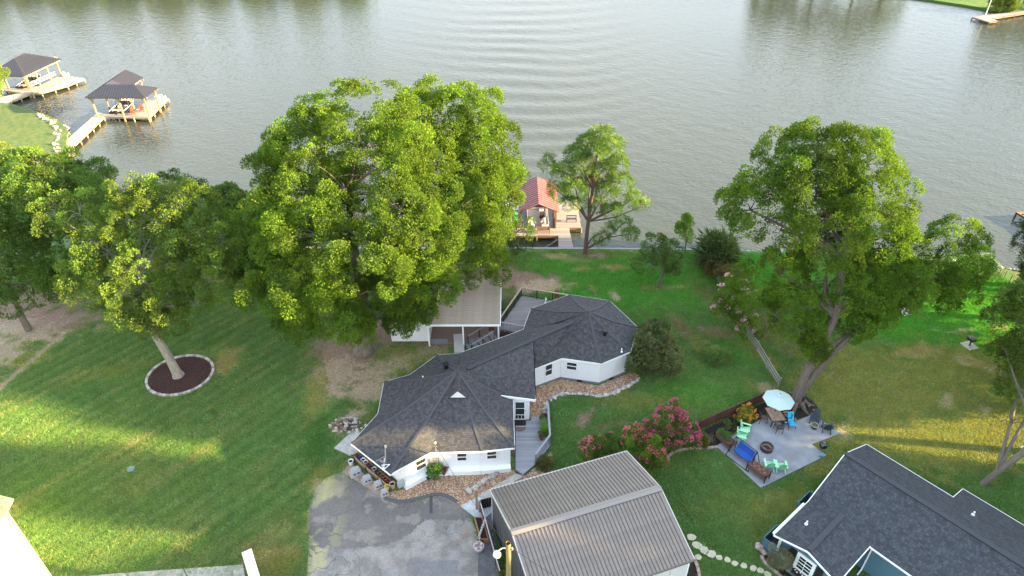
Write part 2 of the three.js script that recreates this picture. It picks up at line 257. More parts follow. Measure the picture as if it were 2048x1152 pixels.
// blades of grass: short tufts over the lawn that is in view
const noGrass = []; // areas of [polygon] that stay free of grass
const inPoly = (x, z, q) => { let c = false; for (let i = 0, j = q.length - 1; i < q.length; j = i++) if ((q[i][1] > z) !== (q[j][1] > z) && x < (q[j][0] - q[i][0]) * (z - q[i][1]) / (q[j][1] - q[i][1]) + q[i][0]) c = !c; return c; };

// ---------- the lake ----------
{
  const xs = [], zs = []; for (const x of [-700, -450, -300, -220, -180]) xs.push(x); for (let x = -150; x <= 150; x += 0.55) xs.push(x); for (const x of [180, 220, 300, 450, 700]) xs.push(x);
  for (const z of [-30, -48]) zs.push(z); for (let z = -60; z >= -215; z -= 0.42) zs.push(z); for (const z of [-230, -260, -330, -480, -700]) zs.push(z);
  const nx = xs.length, nz = zs.length, p = new Float32Array(nx * nz * 3), uv = new Float32Array(nx * nz * 2), idx = [];
  const dirs = []; { const r = rng(77); for (let i = 0; i < 16; i++) { const a = -0.35 + (r() - 0.5) * 1.7, L = 1.3 + r() * 3.2; dirs.push([Math.sin(a) * 2 * Math.PI / L, Math.cos(a) * 2 * Math.PI / L, r() * 6.3, 0.0006 * L * (0.5 + r())]); } }
  const hgt = (x, z) => {
    if (Math.abs(x) > 152 || z < -216 || z > -59) return 0;
    const calm = 0.35 + 1.1 * fbm(x * 0.035 + 9, z * 0.05, 3, 61); let h = 0;
    for (const [a, b, f, k] of dirs) h += k * Math.sin(a * x + b * z + f);
    h *= calm;
    // the wake of a boat that has gone by: long low crests across the middle
    const t = clamp((-z - 74) / 110), cx = lerp(6, 0, t), w = lerp(7, 26, t), e = Math.exp(-(((x - cx) / w) ** 2)) * sstep(-72, -82, z) * (0.35 + 0.65 * vn(x * 0.12, z * 0.05, 63));
    const bend = 0.010 * (x - cx) * (x - cx) * (1 - 0.6 * t) + 2.2 * vn(x * 0.07, z * 0.03, 64);
    h += 0.06 * e * Math.sin((z + bend) * 2 * Math.PI / lerp(2.5, 3.9, t));
    const s = x * 0.5 + z * 0.86, e2 = sstep(8, 35, x) * (1 - sstep(80, 110, x)) * 0.007 * vn(x * 0.04, z * 0.06, 65); h += e2 * Math.sin(s * 2 * Math.PI / 4.4 + 1.5 * vn(x * 0.06, z * 0.06, 66));
    return h;
  };
  for (let j = 0; j < nz; j++) for (let i = 0; i < nx; i++) { const k = j * nx + i, x = xs[i], z = zs[j]; p.set([x, hgt(x, z), z], k * 3); uv.set([x, -z], k * 2); }
  for (let j = 0; j < nz - 1; j++) for (let i = 0; i < nx - 1; i++) { const a = j * nx + i, b = a + nx; idx.push(a, a + 1, b, a + 1, b + 1, b); }
  const g = new THREE.BufferGeometry(); g.setAttribute('position', new THREE.BufferAttribute(p, 3)); g.setAttribute('uv', new THREE.BufferAttribute(uv, 2)); g.setIndex(idx); g.computeVertexNormals();
  const rip = tex(1024, 1024, (u, v) => 0.5 * fbm(u * 28 + 0.3 * Math.sin(v * 6.283), v * 44, 3, 81, 0) + 0.3 * vn(u * 56, v * 100, 85, 0) + 0.2 * vn(u * 120, v * 190, 86, 0), false);
  struct('lake', g, new THREE.MeshPhysicalMaterial({ color: lin(0.048, 0.056, 0.043), roughness: 0.10, ior: 1.34, specularIntensity: 1, bumpMap: rep(rip, 1 / 22, 1 / 22), bumpScale: 0.06 }), [0, -1, 0]);
}
// far shore beyond the lake
{
  const far = [[143.18,-158.92], [120.87,-168.67], [116.21,-172.47], [111.68,-177.43], [106.65,-182.11], [100.61,-188.12], [62.69,-191.55], [23.68,-196.29], [-16.77,-197.51], [-69.75,-193.89], [-120.42,-189.25], [-172.56,-189.25]];
  const m = struct('far_shore', slab([...far, [-700, -420], [700, -420], [700, -120]], -0.55, -1.8, 1 / 3), new THREE.MeshStandardMaterial({ map: rep(grassTile, 0.4), bumpMap: grassBump, bumpScale: 0.04, roughness: 0.95, color: lin(0.8, 1.1, 0.6) }));
}
// ---------- paved and planted areas ----------
const driveway = [[-12.68,-23.12], [-13.46,-26.95], [-14.12,-30.1], [-14.02,-31.47], [-13.58,-32.4], [-12.51,-32.99], [-11.69,-32.35], [-10.88,-31.91], [-9.74,-31.12], [-8.78,-30.61], [-7.87,-30.39], [-6.57,-30.69], [-5.47,-31.03], [-4.64,-30.9], [-3.83,-30.39], [-2.89,-29.28], [-2.43,-28.09], [-2.15,-26.21], [-1.91,-23.12]];
const gravelFront = [[-8.9,-31.16], [-8,-31.38], [-5.25,-32.62], [0.22,-33.22], [0.29,-32.71], [-0.86,-31.73], [-3.56,-29.98], [-3.86,-30.35], [-4.64,-30.9], [-5.47,-31.08], [-6.57,-30.73], [-7.87,-30.44], [-8.67,-30.61]];
const gravelBack = [[1.43,-38.27], [1.51,-41.81], [4.26,-42.9], [7.2,-42.05], [10.26,-43.78], [10.96,-43.28], [10.49,-42.41], [9.03,-41.57], [7.4,-40.8], [5.97,-41.03], [4.4,-41.03], [3.29,-40.51], [2.73,-39.82], [2.55,-38.27]];
const gravelSide = [[0.95,-32.62], [1.85,-33.59], [2.99,-34.93], [3.05,-33.87], [2.64,-32.94], [-1.21,-30.95]];
const sidewalk = [[0.26,-32.8], [0.95,-32.62], [-1.38,-31.03], [-1.18,-29.77], [-2.11,-28.68], [-3.59,-30.02]];
const workArea = [[-12.33,-33.4], [-11.98,-33.87], [-8.86,-31.16], [-8.03,-30.52], [-8.81,-30.61], [-9.74,-31.12], [-10.88,-31.91], [-12.51,-32.99]];
const patio = [[15.56,-35.42], [17.79,-31.51], [23.6,-34.49], [22.89,-35.57], [25.51,-36.69], [24.09,-38.71], [21.6,-37.57], [20.22,-38.49]];
noGrass.push(driveway, gravelFront, gravelBack, gravelSide, sidewalk, workArea, patio);
{
  const seam = [[-40, -26.6], [-13.29,-26.65], [-8.8,-26.8], [-7.46,-27.32], [-6.79,-27.86], [-6.38,-28.4], [-5.95,-28.88], [20, -29]], seamZ = (x) => { for (let i = 0; i < seam.length - 1; i++) if (x <= seam[i + 1][0]) return lerp(seam[i][1], seam[i + 1][1], (x - seam[i][0]) / (seam[i + 1][0] - seam[i][0])); return -29; };
  const asp = tex(1024, 1024, (u, v) => { // old asphalt with a pale older patch, moss and cracks; covers 18 m x 18 m
    const x = -18 + u * 18, z = -18 - v * 18, n = fbm(x * 0.5, z * 0.5, 5, 91), f = vn(x * 14, z * 14, 92), f2 = fbm(x * 5, z * 5, 3, 98), old = sstep(-0.08, 0.1, z - seamZ(x) + (f2 - 0.5) * 0.35);
    let c = mixc([0.105, 0.095, 0.09], [0.15, 0.135, 0.124], sstep(0.3, 0.7, n) * 0.7 + f2 * 0.3); c = mixc(c, mixc([0.265, 0.245, 0.225], [0.15, 0.138, 0.128], sstep(0.3, 0.7, fbm(x * 1.6, z * 1.6, 5, 93)) * 0.75 + f2 * 0.25), old * 0.9); c = mixc(c, [0.30, 0.26, 0.22], sstep(0.58, 0.72, fbm(x * 0.9 + 9, z * 0.9, 5, 94)) * 0.4);
    const moss = sstep(0.42, 0.56, fbm(x * 0.8, z * 0.8, 5, 95)) * clamp(1 - Math.abs(x + 12.8 - (z + 27) * 0.12) / 1.9); c = mixc(c, [0.34, 0.31, 0.15], moss * 0.8);
    const dirt = sstep(0.45, 0.7, fbm(x * 0.7 + 5, z * 1.1, 4, 96)) * clamp(1 - Math.hypot((x + 3.6) / 2.4, (z + 27.6) / 1.3)); c = mixc(c, [0.17, 0.115, 0.08], dirt);
    const crack = Math.abs(fbm(x * 0.45, z * 0.45, 4, 97) - 0.5); if (crack < 0.006) c = mixc(c, [0.08, 0.08, 0.08], 0.7);
    if (Math.abs(x + 4.9) < 1.35 + 0.2 * n && Math.abs(z + 24.4) < 1.25 + 0.3 * n) c = mixc(c, [0.145, 0.145, 0.15], 0.75);
    if (Math.abs(x + 5.65 - (z + 30) * 0.1) < 0.11 && z < -29.4 && z > -31) c = [0.05, 0.05, 0.055];
    const g = 0.85 + 0.3 * f; return [c[0] * g, c[1] * g, c[2] * g];
  }, true, THREE.ClampToEdgeWrapping);
  const fit = (g, x0, z0, s) => { const uv = g.attributes.uv, p = g.attributes.position; for (let i = 0; i < uv.count; i++) uv.setXY(i, (p.getX(i) - x0) / s, (z0 - p.getZ(i)) / s); return g; };
  struct('driveway', fit(slab(driveway, 0.008), -18, -18, 18), new THREE.MeshStandardMaterial({ map: asp, bumpMap: rep(noiseBump, 18), bumpScale: 0.012, roughness: 0.92 }));
  // raised asphalt lip where the driveway meets the gravel
  const lip = [[-8.96,-30.65], [-7.87,-30.37], [-6.56,-30.65], [-5.46,-30.99], [-4.64,-30.86], [-3.83,-30.35]];
  struct('driveway_kerb', limb(lip.map(([x, z]) => [x, 0.01, z, 0.13]), 8, 0.1), M(0.075, 0.075, 0.08, 0.95));
  const grav = tex(512, 512, (u, v) => { // river pebbles, tile of 2 m
    const k = 26; let best = 9, id = 0; const X = u * k, Y = v * k, xi = Math.floor(X), yi = Math.floor(Y);
    for (let a = -1; a <= 1; a++) for (let b = -1; b <= 1; b++) { const cx = ((xi + a) % k + k) % k, cy = ((yi + b) % k + k) % k, d = Math.hypot(xi + a + hash2(cx, cy, 1) - X, yi + b + hash2(cx, cy, 2) - Y); if (d < best) { best = d; id = hash2(cx, cy, 3); } }
    const c = id < 0.35 ? [0.30, 0.165, 0.09] : id < 0.6 ? [0.42, 0.27, 0.15] : id < 0.8 ? [0.21, 0.11, 0.07] : id < 0.93 ? [0.5, 0.39, 0.27] : [0.3, 0.29, 0.29]; const g = 0.8 + 0.4 * hash2(xi, yi, 4) * 0.5; return [c[0] * g, c[1] * g, c[2] * g];
  });
  const gravM = new THREE.MeshStandardMaterial({ map: rep(grav, 0.5), bumpMap: rep(noiseBump, 1.2), bumpScale: 0.03, roughness: 0.9 });
  struct('gravel_bed', slab(gravelFront, 0.014, -0.01), gravM); struct('gravel_bed', slab(gravelBack, 0.014, -0.01), gravM); struct('gravel_bed', slab(gravelSide, 0.014, -0.01), gravM);
  struct('work_area', slab(workArea, 0.012), new THREE.MeshStandardMaterial({ map: rep(noiseTile, 0.7), color: lin(0.36, 0.27, 0.2), roughness: 1, bumpMap: rep(noiseBump, 1.5), bumpScale: 0.04 }));
  // loose pebbles on the beds
  const r = rng(5), beds = [gravelFront, gravelBack, gravelSide], spots = [];
  for (const b of beds) { const xs = b.map((q) => q[0]), zs = b.map((q) => q[1]), x0 = Math.min(...xs), x1 = Math.max(...xs), z0 = Math.min(...zs), z1 = Math.max(...zs), n = Math.round((x1 - x0) * (z1 - z0) * 90); for (let i = 0; i < n; i++) { const x = lerp(x0, x1, r()), z = lerp(z0, z1, r()); if (inPoly(x, z, b)) spots.push([x, z]); } }
  const im = new THREE.InstancedMesh(STONES[0], M(1, 1, 1, 0.85), spots.length), c = new THREE.Color(); im.name = 'gravel_pebbles'; im.userData = { kind: 'stuff', label: 'loose tan and rust river pebbles in the house beds', category: 'gravel' };
  spots.forEach(([x, z], i) => { const s = 0.05 + r() * 0.07; _m.compose(V(x, 0.02, z), _q.setFromEuler(new THREE.Euler(r() * 6, r() * 6, r() * 6)), V(s, s, s)); im.setMatrixAt(i, _m); const k = r(); c.setRGB(...(k < 0.4 ? [0.33, 0.19, 0.11] : k < 0.65 ? [0.46, 0.31, 0.18] : k < 0.85 ? [0.2, 0.11, 0.07] : [0.52, 0.45, 0.38])); im.setColorAt(i, c); });
  im.castShadow = im.receiveShadow = true; scene.add(im);
  // concrete walk in two slabs, patio slab, neighbour's drive
  const cut = [[-2.44,-30.78], [-1.2,-30.52]];
  const sw = struct('sidewalk', slab([sidewalk[0], sidewalk[1], sidewalk[2], cut[1], cut[0]], 0.06, -0.01), concrete);
  part(sw, 'slab', slab([cut[0], cut[1], sidewalk[3], sidewalk[4], sidewalk[5]].map(([x, z]) => [x * 1, z + 0.02]), 0.055, -0.01), M(0.46, 0.49, 0.5, 0.9, { map: rep(noiseTile, 0.6) }));
  struct('patio', slab(patio, 0.09, -0.01), concreteGrey);
  const path = struct('neighbour_drive', slab([[-29.49,-24.45], [-24.66,-24.93], [-22.29,-23.12], [-29.68,-23.12]], 0.05, -0.01), concrete);
  part(path, 'slab', slab([[-24.6,-24.93], [-21.08,-25.21], [-19.21,-23.12], [-22.23,-23.12]], 0.05, -0.01), concrete); part(path, 'slab', slab([[-21.01,-25.21], [-17.32,-25.49], [-16.13,-23.12], [-19.15,-23.12]], 0.05, -0.01), concrete);
}

// ---------- buildings ----------
// a wall from a to b ([x, z]) built of panels with open joints over a backing; windows: [t along, sill, width, height]
function wallRun(house, a, b, y0, y1, o = {}) {
  const L = Math.hypot(b[0] - a[0], b[1] - a[1]), ux = (b[0] - a[0]) / L, uz = (b[1] - a[1]) / L, nx = -uz, nz = ux, turn = Math.atan2(-uz, ux), m = o.mat ?? whitePaint, pw = o.panel ?? 1.22, s = o.flip ? -1 : 1;
  const at = (t, y, out) => [a[0] + ux * t + nx * out * s, y, a[1] + uz * t + nz * out * s];
  box(house, 'wall', o.back ?? whiteTrim, at(L / 2, (y0 + y1) / 2, -0.06), [L, y1 - y0, 0.1], [0, turn, 0]);
  const n = Math.max(1, Math.round(L / pw));
  for (let i = 0; i < n; i++) box(house, 'wall_panel', m, at((i + 0.5) * L / n, (y0 + y1) / 2, 0.003), [L / n - 0.025, y1 - y0 - 0.01, 0.024], [0, turn, 0]);
  if (o.skirt) box(house, 'skirting', skirtGrey, at(L / 2, y0 - o.skirt / 2, -0.03), [L, o.skirt, 0.08], [0, turn, 0]);
  for (const [t, sill, w, h] of o.windows ?? []) {
    const win = new THREE.Group(); win.name = 'window'; win.position.set(...at(t * L, sill + h / 2, 0.03)); win.rotation.y = turn + (s < 0 ? Math.PI : 0); house.add(win);
    windowParts(win, w, h, o.trim ?? whiteTrim);
  }
  return { at, turn, L };
}
function windowParts(win, w, h, trim, grid) {
  for (const x of [-1, 1]) box(win, 'frame', trim, [x * (w / 2 + 0.03), 0, 0.012], [0.07, h + 0.13, 0.07]);
  for (const y of [-1, 1]) box(win, 'frame', trim, [0, y * (h / 2 + 0.03), 0.012], [w, 0.07, 0.07]);
  box(win, 'sash_rail', trim, [0, 0, 0.015], [w, 0.06, 0.05]);
  for (const y of [-1, 1]) box(win, 'pane', glassDark, [0, y * h / 4, 0], [w, h / 2, 0.02]);
  if (grid) { box(win, 'mullion', trim, [0, 0, 0.018], [0.03, h, 0.03]); for (const y of [-0.25, 0.25]) box(win, 'mullion', trim, [0, y * h, 0.017], [w, 0.03, 0.03]); }
}
// roof planes from an apex over a ring of eave points, with a slight bell-cast
function fanRoof(house, apex, ring, y, t = 0.52, drop = 0.28, mat = shingleSlate) {
  const P3 = ([x, z]) => [x, y, z], mid = (v) => [lerp(v[0], apex[0], t), lerp(y, apex[1], t) - drop, lerp(v[1], apex[2], t)];
  const cap = [];
  for (let i = 0; i < ring.length - 1; i++) {
    const a = ring[i], b = ring[i + 1]; if (!a || !b) continue;
    part(house, 'roof_slope', faces([[P3(a), P3(b), mid(b), mid(a)], [mid(a), mid(b), apex]], 0.05), mat);
    bar(house, 'fascia', whiteTrim, [a[0], y - 0.09, a[1]], [b[0], y - 0.09, b[1]], 0.05, 0.17);
  }
  ring.forEach((v) => { if (!v || v[2]) return; const m = mid(v), up = 0.012; bar(house, 'hip_cap', capBrown, [v[0], y + up, v[1]], [m[0], m[1] + up, m[2]], 0.2, 0.03); bar(house, 'hip_cap', capBrown, [m[0], m[1] + up, m[2]], [apex[0], apex[1] + up, apex[2]], 0.2, 0.03); });
}
// --- the white lake house: two eight-sided pods and a link ---
const EV = 2.5;
const A1 = [-11.56,-33.49], A2 = [-8.36,-30.75], A3 = [-5.81,-32.65], A4 = [-2.09,-32.79], A5 = [0.18,-33.11], A6 = [0.08,-38.03], A10 = [-4.27,-43.38], A11 = [-6.25,-43.13], A12 = [-8.21,-40.75], A13 = [-10.17,-39.87], A14 = [-10.1,-36.44];
const B1 = [1.66,-41.34], B2 = [4.14,-42.75], B3 = [7.35,-42.07], B4 = [9.94,-43.57], B5 = [11.02,-46.86], B6 = [9.02,-50.77], B7 = [5.38,-51.72], B8 = [1.73,-49.55], B9 = [0.96,-46.44];
const house = thing('lake_house', 'white panelled lake house of two many-sided pods under dark slate shingle roofs', 'house', [0, 0, 0]);
{
  const PA = [-4.12,-38.42], PB = [6.46,-45.82], apexA = [PA[0], 5, PA[1]], apexB = [PB[0], 5, PB[1]];
  fanRoof(house, apexA, [A1, A2, [...A3, 1], A4, A5, A6], EV, 0.5, 0.3);
  fanRoof(house, apexA, [A10, A11, [...A12, 1], A13, [...A14, 1], [...A1, 1]], EV, 0.5, 0.3);
  fanRoof(house, apexA, [[...A6, 1], [-0.9, -42, 1], [...A10, 1]], EV, 0.5, 0.35); fanRoof(house, apexB, [[...B9, 1], [...B1, 1]], EV, 0.5, 0.35);
  fanRoof(house, apexB, [[...B1, 1], [...B2, 1], B3, B4, B5, B6, B7, B8, [...B9, 1]], EV, 0.5, 0.22);
  // link and entry roof
  const R1 = [-3.46,-39.58], R2 = [5.26,-45.61], r1 = [R1[0], 4.15, R1[1]], r2 = [lerp(R2[0], PB[0], 0.6), 4.15, lerp(R2[1], PB[1], 0.6) - 0.25], E1 = [-1.5,-38.02], E2 = [1.81,-37.82];
  const rm = [lerp(r1[0], r2[0], 0.55), 4.15, lerp(r1[2], r2[2], 0.55)], e1 = [E1[0] - 0.4, 3.02, E1[1]], e2 = [E2[0], 2.56, E2[1]], b1 = [B1[0], 2.56, B1[1]], b2 = [B2[0], 2.56, B2[1]];
  part(house, 'roof_slope', faces([[e1, e2, r1], [e2, b1, rm], [e2, rm, r1]], 0.05), shingleSlate);
  part(house, 'roof_slope', faces([[b1, b2, r2, rm]], 0.05), shingleSlate);
  const k1 = [A10[0], 2.55, A10[1]], k2 = [B9[0], 2.55, B9[1]], k3 = [lerp(B9[0], B8[0], 0.5), 2.56, lerp(B9[1], B8[1], 0.5)];
  part(house, 'roof_slope', faces([[k2, k1, r1, r2]], 0.05), shingleSlate);
  part(house, 'roof_slope', faces([[k1, [apexA[0], 4.6, apexA[2]], r1]], 0.05), shingleSlate);
  bar(house, 'ridge_cap', capMat, [r1[0], 4.19, r1[2]], [r2[0], 4.19, r2[2]], 0.3, 0.06);
  bar(house, 'fascia', whiteTrim, [e1[0], e1[1] - 0.07, e1[2] + 0.02], [e2[0], e2[1] - 0.07, e2[2] + 0.02], 0.06, 0.2);
  bar(house, 'fascia', whiteTrim, [e2[0], e2[1] - 0.08, e2[2]], [b1[0], b1[1] - 0.08, b1[2]], 0.05, 0.16);
  bar(house, 'fascia', whiteTrim, [k1[0], 2.47, k1[2]], [k2[0], 2.47, k2[2]], 0.05, 0.16);
  // gablet with a white louvred triangle near the front peak
  const gx = apexA[0] + 0.12, gz = apexA[2] + 1.8, gy = 4.0;
  const gt = new THREE.Shape([new THREE.Vector2(-0.62, 0), new THREE.Vector2(0.62, 0), new THREE.Vector2(0, 0.62)]);
  part(house, 'gable_vent', new THREE.ExtrudeGeometry(gt, { depth: 0.05, bevelEnabled: false }), whiteTrim, [gx, gy + 0.05, gz]);
  part(house, 'roof_slope', faces([[[gx - 0.75, gy, gz + 0.12], [gx, gy + 0.8, gz + 0.12], [apexA[0], 5.08, apexA[2] - 0.1]], [[gx + 0.75, gy, gz + 0.12], [apexA[0], 5.08, apexA[2] - 0.1], [gx, gy + 0.8, gz + 0.12]]], 0.04), shingleSlate);
  for (let i = 0; i < 3; i++) box(house, 'louvre', M(0.6, 0.6, 0.6, 0.6), [gx, gy + 0.14 + i * 0.13, gz + 0.06], [0.86 - i * 0.27, 0.03, 0.03]);
  // soffits
  const ringA = [A1, A2, A3, A4, A5, A6, B1, B2, B3, B4, B5, B6, B7, B8, B9, A10, A11, A12, A13, A14];
  part(house, 'soffit', slab(ringA, 2.4), whiteTrim);
  // walls
  const cA = [-4.6, -37.2], cB = [6.2, -46.3], pull = (v, c, d = 0.4) => { const dx = c[0] - v[0], dz = c[1] - v[1], l = Math.hypot(dx, dz); return [v[0] + dx / l * d, v[1] + dz / l * d]; };
  const a = [A1, A2, A3, A4, A5, A6].map((v) => pull(v, cA)), b = [B1, B2, B3, B4, B5, B6, B7, B8, B9].map((v) => pull(v, cB, 0.16)), c = [A10, A11, A12, A13, A14].map((v) => pull(v, cA));
  b[0] = [B1[0] - 0.2, B1[1] - 0.2]; b[1] = [B2[0] - 0.05, B2[1] - 0.16]; a[2] = [A3[0] + 0.02, A3[1] - 0.36]; a[0] = [a[0][0] + 0.62, a[0][1] - 0.62]; a[1] = [a[1][0] + 0.42, a[1][1] - 0.5];
  wallRun(house, a[0], a[1], 0.15, 2.4, { skirt: 0.15, windows: [[0.22, 1.55, 0.9, 0.4], [0.75, 1.55, 0.9, 0.4]] });
  wallRun(house, a[1], a[2], 0.15, 2.4, { windows: [[0.62, 1.05, 0.78, 0.95]] });
  const front = wallRun(house, a[2], a[3], 0.15, 2.4, { windows: [[0.62, 1.2, 0.66, 0.75]] });
  wallRun(house, a[3], a[4], 0.15, 2.4, { windows: [[0.38, 1.25, 0.66, 0.75]] });
  wallRun(house, a[4], a[5], 0.15, 2.4, { skirt: 0.15 });
  const dz = -38.05; wallRun(house, [a[5][0], dz], [1.36, dz], 0.2, 2.58, { panel: 1.4 });
  wallRun(house, [1.36, dz], [b[0][0], b[0][1]], 0.25, 2.4, { skirt: 0.25 });
  const ws = [[[0.6, 1.0, 0.62, 1.15]], [[0.28, 1.3, 0.8, 0.75]], null, null, null, null, null];
  for (let i = 0; i < 7; i++) wallRun(house, b[i], b[i + 1], 0.25, 2.4, { skirt: 0.25, windows: ws[i] ?? [] });
  wallRun(house, b[7], b[8], 0.25, 2.4, {}); wallRun(house, b[8], c[0], 0.25, 2.4, {}); for (let i = 0; i < 4; i++) wallRun(house, c[i], c[i + 1], 0.15, 2.4, {}); wallRun(house, c[4], a[0], 0.15, 2.4, { skirt: 0.15 });
  for (const [t, i] of [[0.5, 1], [0.45, 2]]) { const p = b[i], q = b[i + 1]; box(house, 'foundation_vent', blackMat, [lerp(p[0], q[0], t), 0.13, lerp(p[1], q[1], t) + 0.05], [0.4, 0.16, 0.1], [0, Math.atan2(-(q[1] - p[1]), q[0] - p[0]), 0]); }
  // low white ledge along the front walls
  for (const [p, q, d] of [[a[1], a[2], 0.34], [a[2], a[3], 0.42], [a[3], a[4], 0.42]]) { const L = Math.hypot(q[0] - p[0], q[1] - p[1]), ux = (q[0] - p[0]) / L, uz = (q[1] - p[1]) / L, turn = Math.atan2(-uz, ux); box(house, 'ledge', whiteTrim, [(p[0] + q[0]) / 2 - uz * d / 2, 0.22, (p[1] + q[1]) / 2 + ux * d / 2], [L, 0.44, d], [0, turn, 0]); }
  // entry door: white screen door with dark panes
  const door = new THREE.Group(); door.name = 'door'; door.position.set(0.62, 0.2, dz + 0.03); house.add(door);
  box(door, 'door_leaf', whiteTrim, [0, 1.02, 0], [0.92, 2.02, 0.05]);
  for (const [x, y, w, h] of [[0, 1.62, 0.68, 0.62], [0, 0.92, 0.68, 0.62], [-0.25, 0.34, 0.19, 0.36], [0, 0.34, 0.22, 0.36], [0.25, 0.34, 0.19, 0.36]]) box(door, 'pane', glassDark, [x, y, 0.03], [w, h, 0.02]);
  box(door, 'handle', darkMetal, [0.4, 1, 0.05], [0.03, 0.16, 0.05]);
  // roof pipes and vents
  const pipe = (px, r, h, m) => { const g = new THREE.Group(); g.name = 'roof_vent'; g.position.set(...px); house.add(g); cyl(g, 'flue', m, [0, h / 2, 0], r, h); cyl(g, 'cap', m, [0, h + 0.05, 0], r * 1.5, 0.09); };
  pipe([[-5.18,-40.03][0], 3.7, [-5.18,-40.03][1]], 0.17, 0.5, blackMat); pipe([[7.74,-44.19][0], 3.75, [7.74,-44.19][1]], 0.16, 0.45, blackMat);
  for (const [x, y, h] of [[846, 757, 3.2], [1243, 700, 2.7], [1069, 672, 3.4]]) { const q = [-6.98,-39.53], g = { 846: [-6.98,-39.53], 1243: [9.14,-43.41], 1069: [1.89,-44.39] }[x]; cyl(house, 'vent_pipe', whiteTrim, [g[0], h, g[1]], 0.05, 0.5); cyl(house, 'pipe_boot', whiteTrim, [g[0], h - 0.12, g[1]], 0.11, 0.14); }
}
// antennas and the dish on the front roof
{
  const q = [-8.79,-31.64], t = thing('roof_antenna', 'satellite dish and aerial on a bracket at the front left roof corner', 'antenna', [q[0], 2.62, q[1]]);
  rod(t, 'mast', M(0.5, 0.46, 0.36, 0.5), [0, 0, 0], [0.1, 1.3, -0.1], 0.025); part(t, 'dish', new THREE.SphereGeometry(0.36, 18, 8, 0, Math.PI * 2, 0, 0.9), M(0.22, 0.22, 0.23, 0.5), [0, 0.6, 0.1], [2.3, 0, 0.4]);
  rod(t, 'boom', greyPaint, [-0.55, 0.55, 0.35], [0.05, 0.7, 0], 0.02); part(t, 'feed_horn', lathe([[0, -0.12], [0.08, -0.1], [0.06, 0.1], [0, 0.12]]), M(0.55, 0.5, 0.38, 0.5), [0.14, 1.5, -0.14]);
  for (const [a, b] of [[[-0.2, 0.1, 0.3], [0.35, 0.12, 0.25]], [[-0.2, 0.1, 0.3], [0, 0.12, 0.7]], [[0.35, 0.12, 0.25], [0, 0.12, 0.7]], [[0, 0.1, 0.7], [0, 0.6, 0.1]]]) rod(t, 'strut', whiteTrim, a, b, 0.025);
  const s = [-5.36,-32.72], u = thing('roof_mast', 'slim service mast with a weatherhead on the front eave of the white house', 'mast', [s[0], 2.2, s[1] + 0.25]);
  rod(u, 'mast', greyPaint, [0, 0, 0], [0, 1.45, 0], 0.03); part(u, 'weatherhead', lathe([[0, 0], [0.09, 0.02], [0.1, 0.14], [0, 0.24]]), M(0.5, 0.4, 0.28, 0.5), [0, 1.4, 0]); rod(u, 'brace', greyPaint, [0, 0.9, 0], [0.22, 0.42, -0.05], 0.015); rod(u, 'insulator', M(0.5, 0.4, 0.28, 0.5), [-0.12, 1.2, 0], [0.12, 1.15, 0], 0.03);
}
// --- front deck with a grey railing ---
function railing(parent, pts, y, h, o = {}) { // posts, top and bottom rails and balusters along [x, z] points
  for (let i = 0; i < pts.length - 1; i++) {
    const a = pts[i], b = pts[i + 1], L = Math.hypot(b[0] - a[0], b[1] - a[1]), n = Math.max(1, Math.round(L / (o.gap ?? 1.6)));
    for (let k = i ? 1 : 0; k <= n; k++) box(parent, 'post', o.post ?? railDark, [lerp(a[0], b[0], k / n), y + h / 2, lerp(a[1], b[1], k / n)], [0.09, h, 0.09]);
    bar(parent, 'top_rail', o.top ?? railWood, [a[0], y + h + 0.02, a[1]], [b[0], y + h + 0.02, b[1]], 0.15, 0.045); bar(parent, 'bottom_rail', o.post ?? railDark, [a[0], y + 0.12, a[1]], [b[0], y + 0.12, b[1]], 0.05, 0.05);
    const m = Math.round(L / 0.13); for (let k = 1; k < m; k++) box(parent, 'baluster', o.bal ?? railDark, [lerp(a[0], b[0], k / m), y + 0.12 + (h - 0.14) / 2, lerp(a[1], b[1], k / m)], [0.022, h - 0.14, 0.022]);
  }
}
// boards over a polygon, running along the direction ang
function decking(parent, poly, y, ang, mats, w = 0.14, seed = 1, th = 0.04) {
  const c = Math.cos(ang), s = Math.sin(ang), q = poly.map(([x, z]) => [x * c + z * s, -x * s + z * c]), r = rng(seed); let v0 = Math.min(...q.map((p) => p[1])), v1 = Math.max(...q.map((p) => p[1]));
  for (let v = v0 + w / 2; v < v1; v += w) {
    const xs = []; for (let i = 0; i < q.length; i++) { const a = q[i], b = q[(i + 1) % q.length]; if ((a[1] > v) !== (b[1] > v)) xs.push(a[0] + (v - a[1]) / (b[1] - a[1]) * (b[0] - a[0])); } xs.sort((a, b) => a - b);
    for (let k = 0; k + 1 < xs.length; k += 2) { const u = (xs[k] + xs[k + 1]) / 2, L = xs[k + 1] - xs[k]; if (L < 0.1) continue; box(parent, 'board', mats[Math.floor(r() * mats.length)], [u * c - v * s, y - th / 2 + (r() - 0.5) * 0.006, u * s + v * c], [L, th, w - 0.014], [0, -ang, 0]); }
  }
}
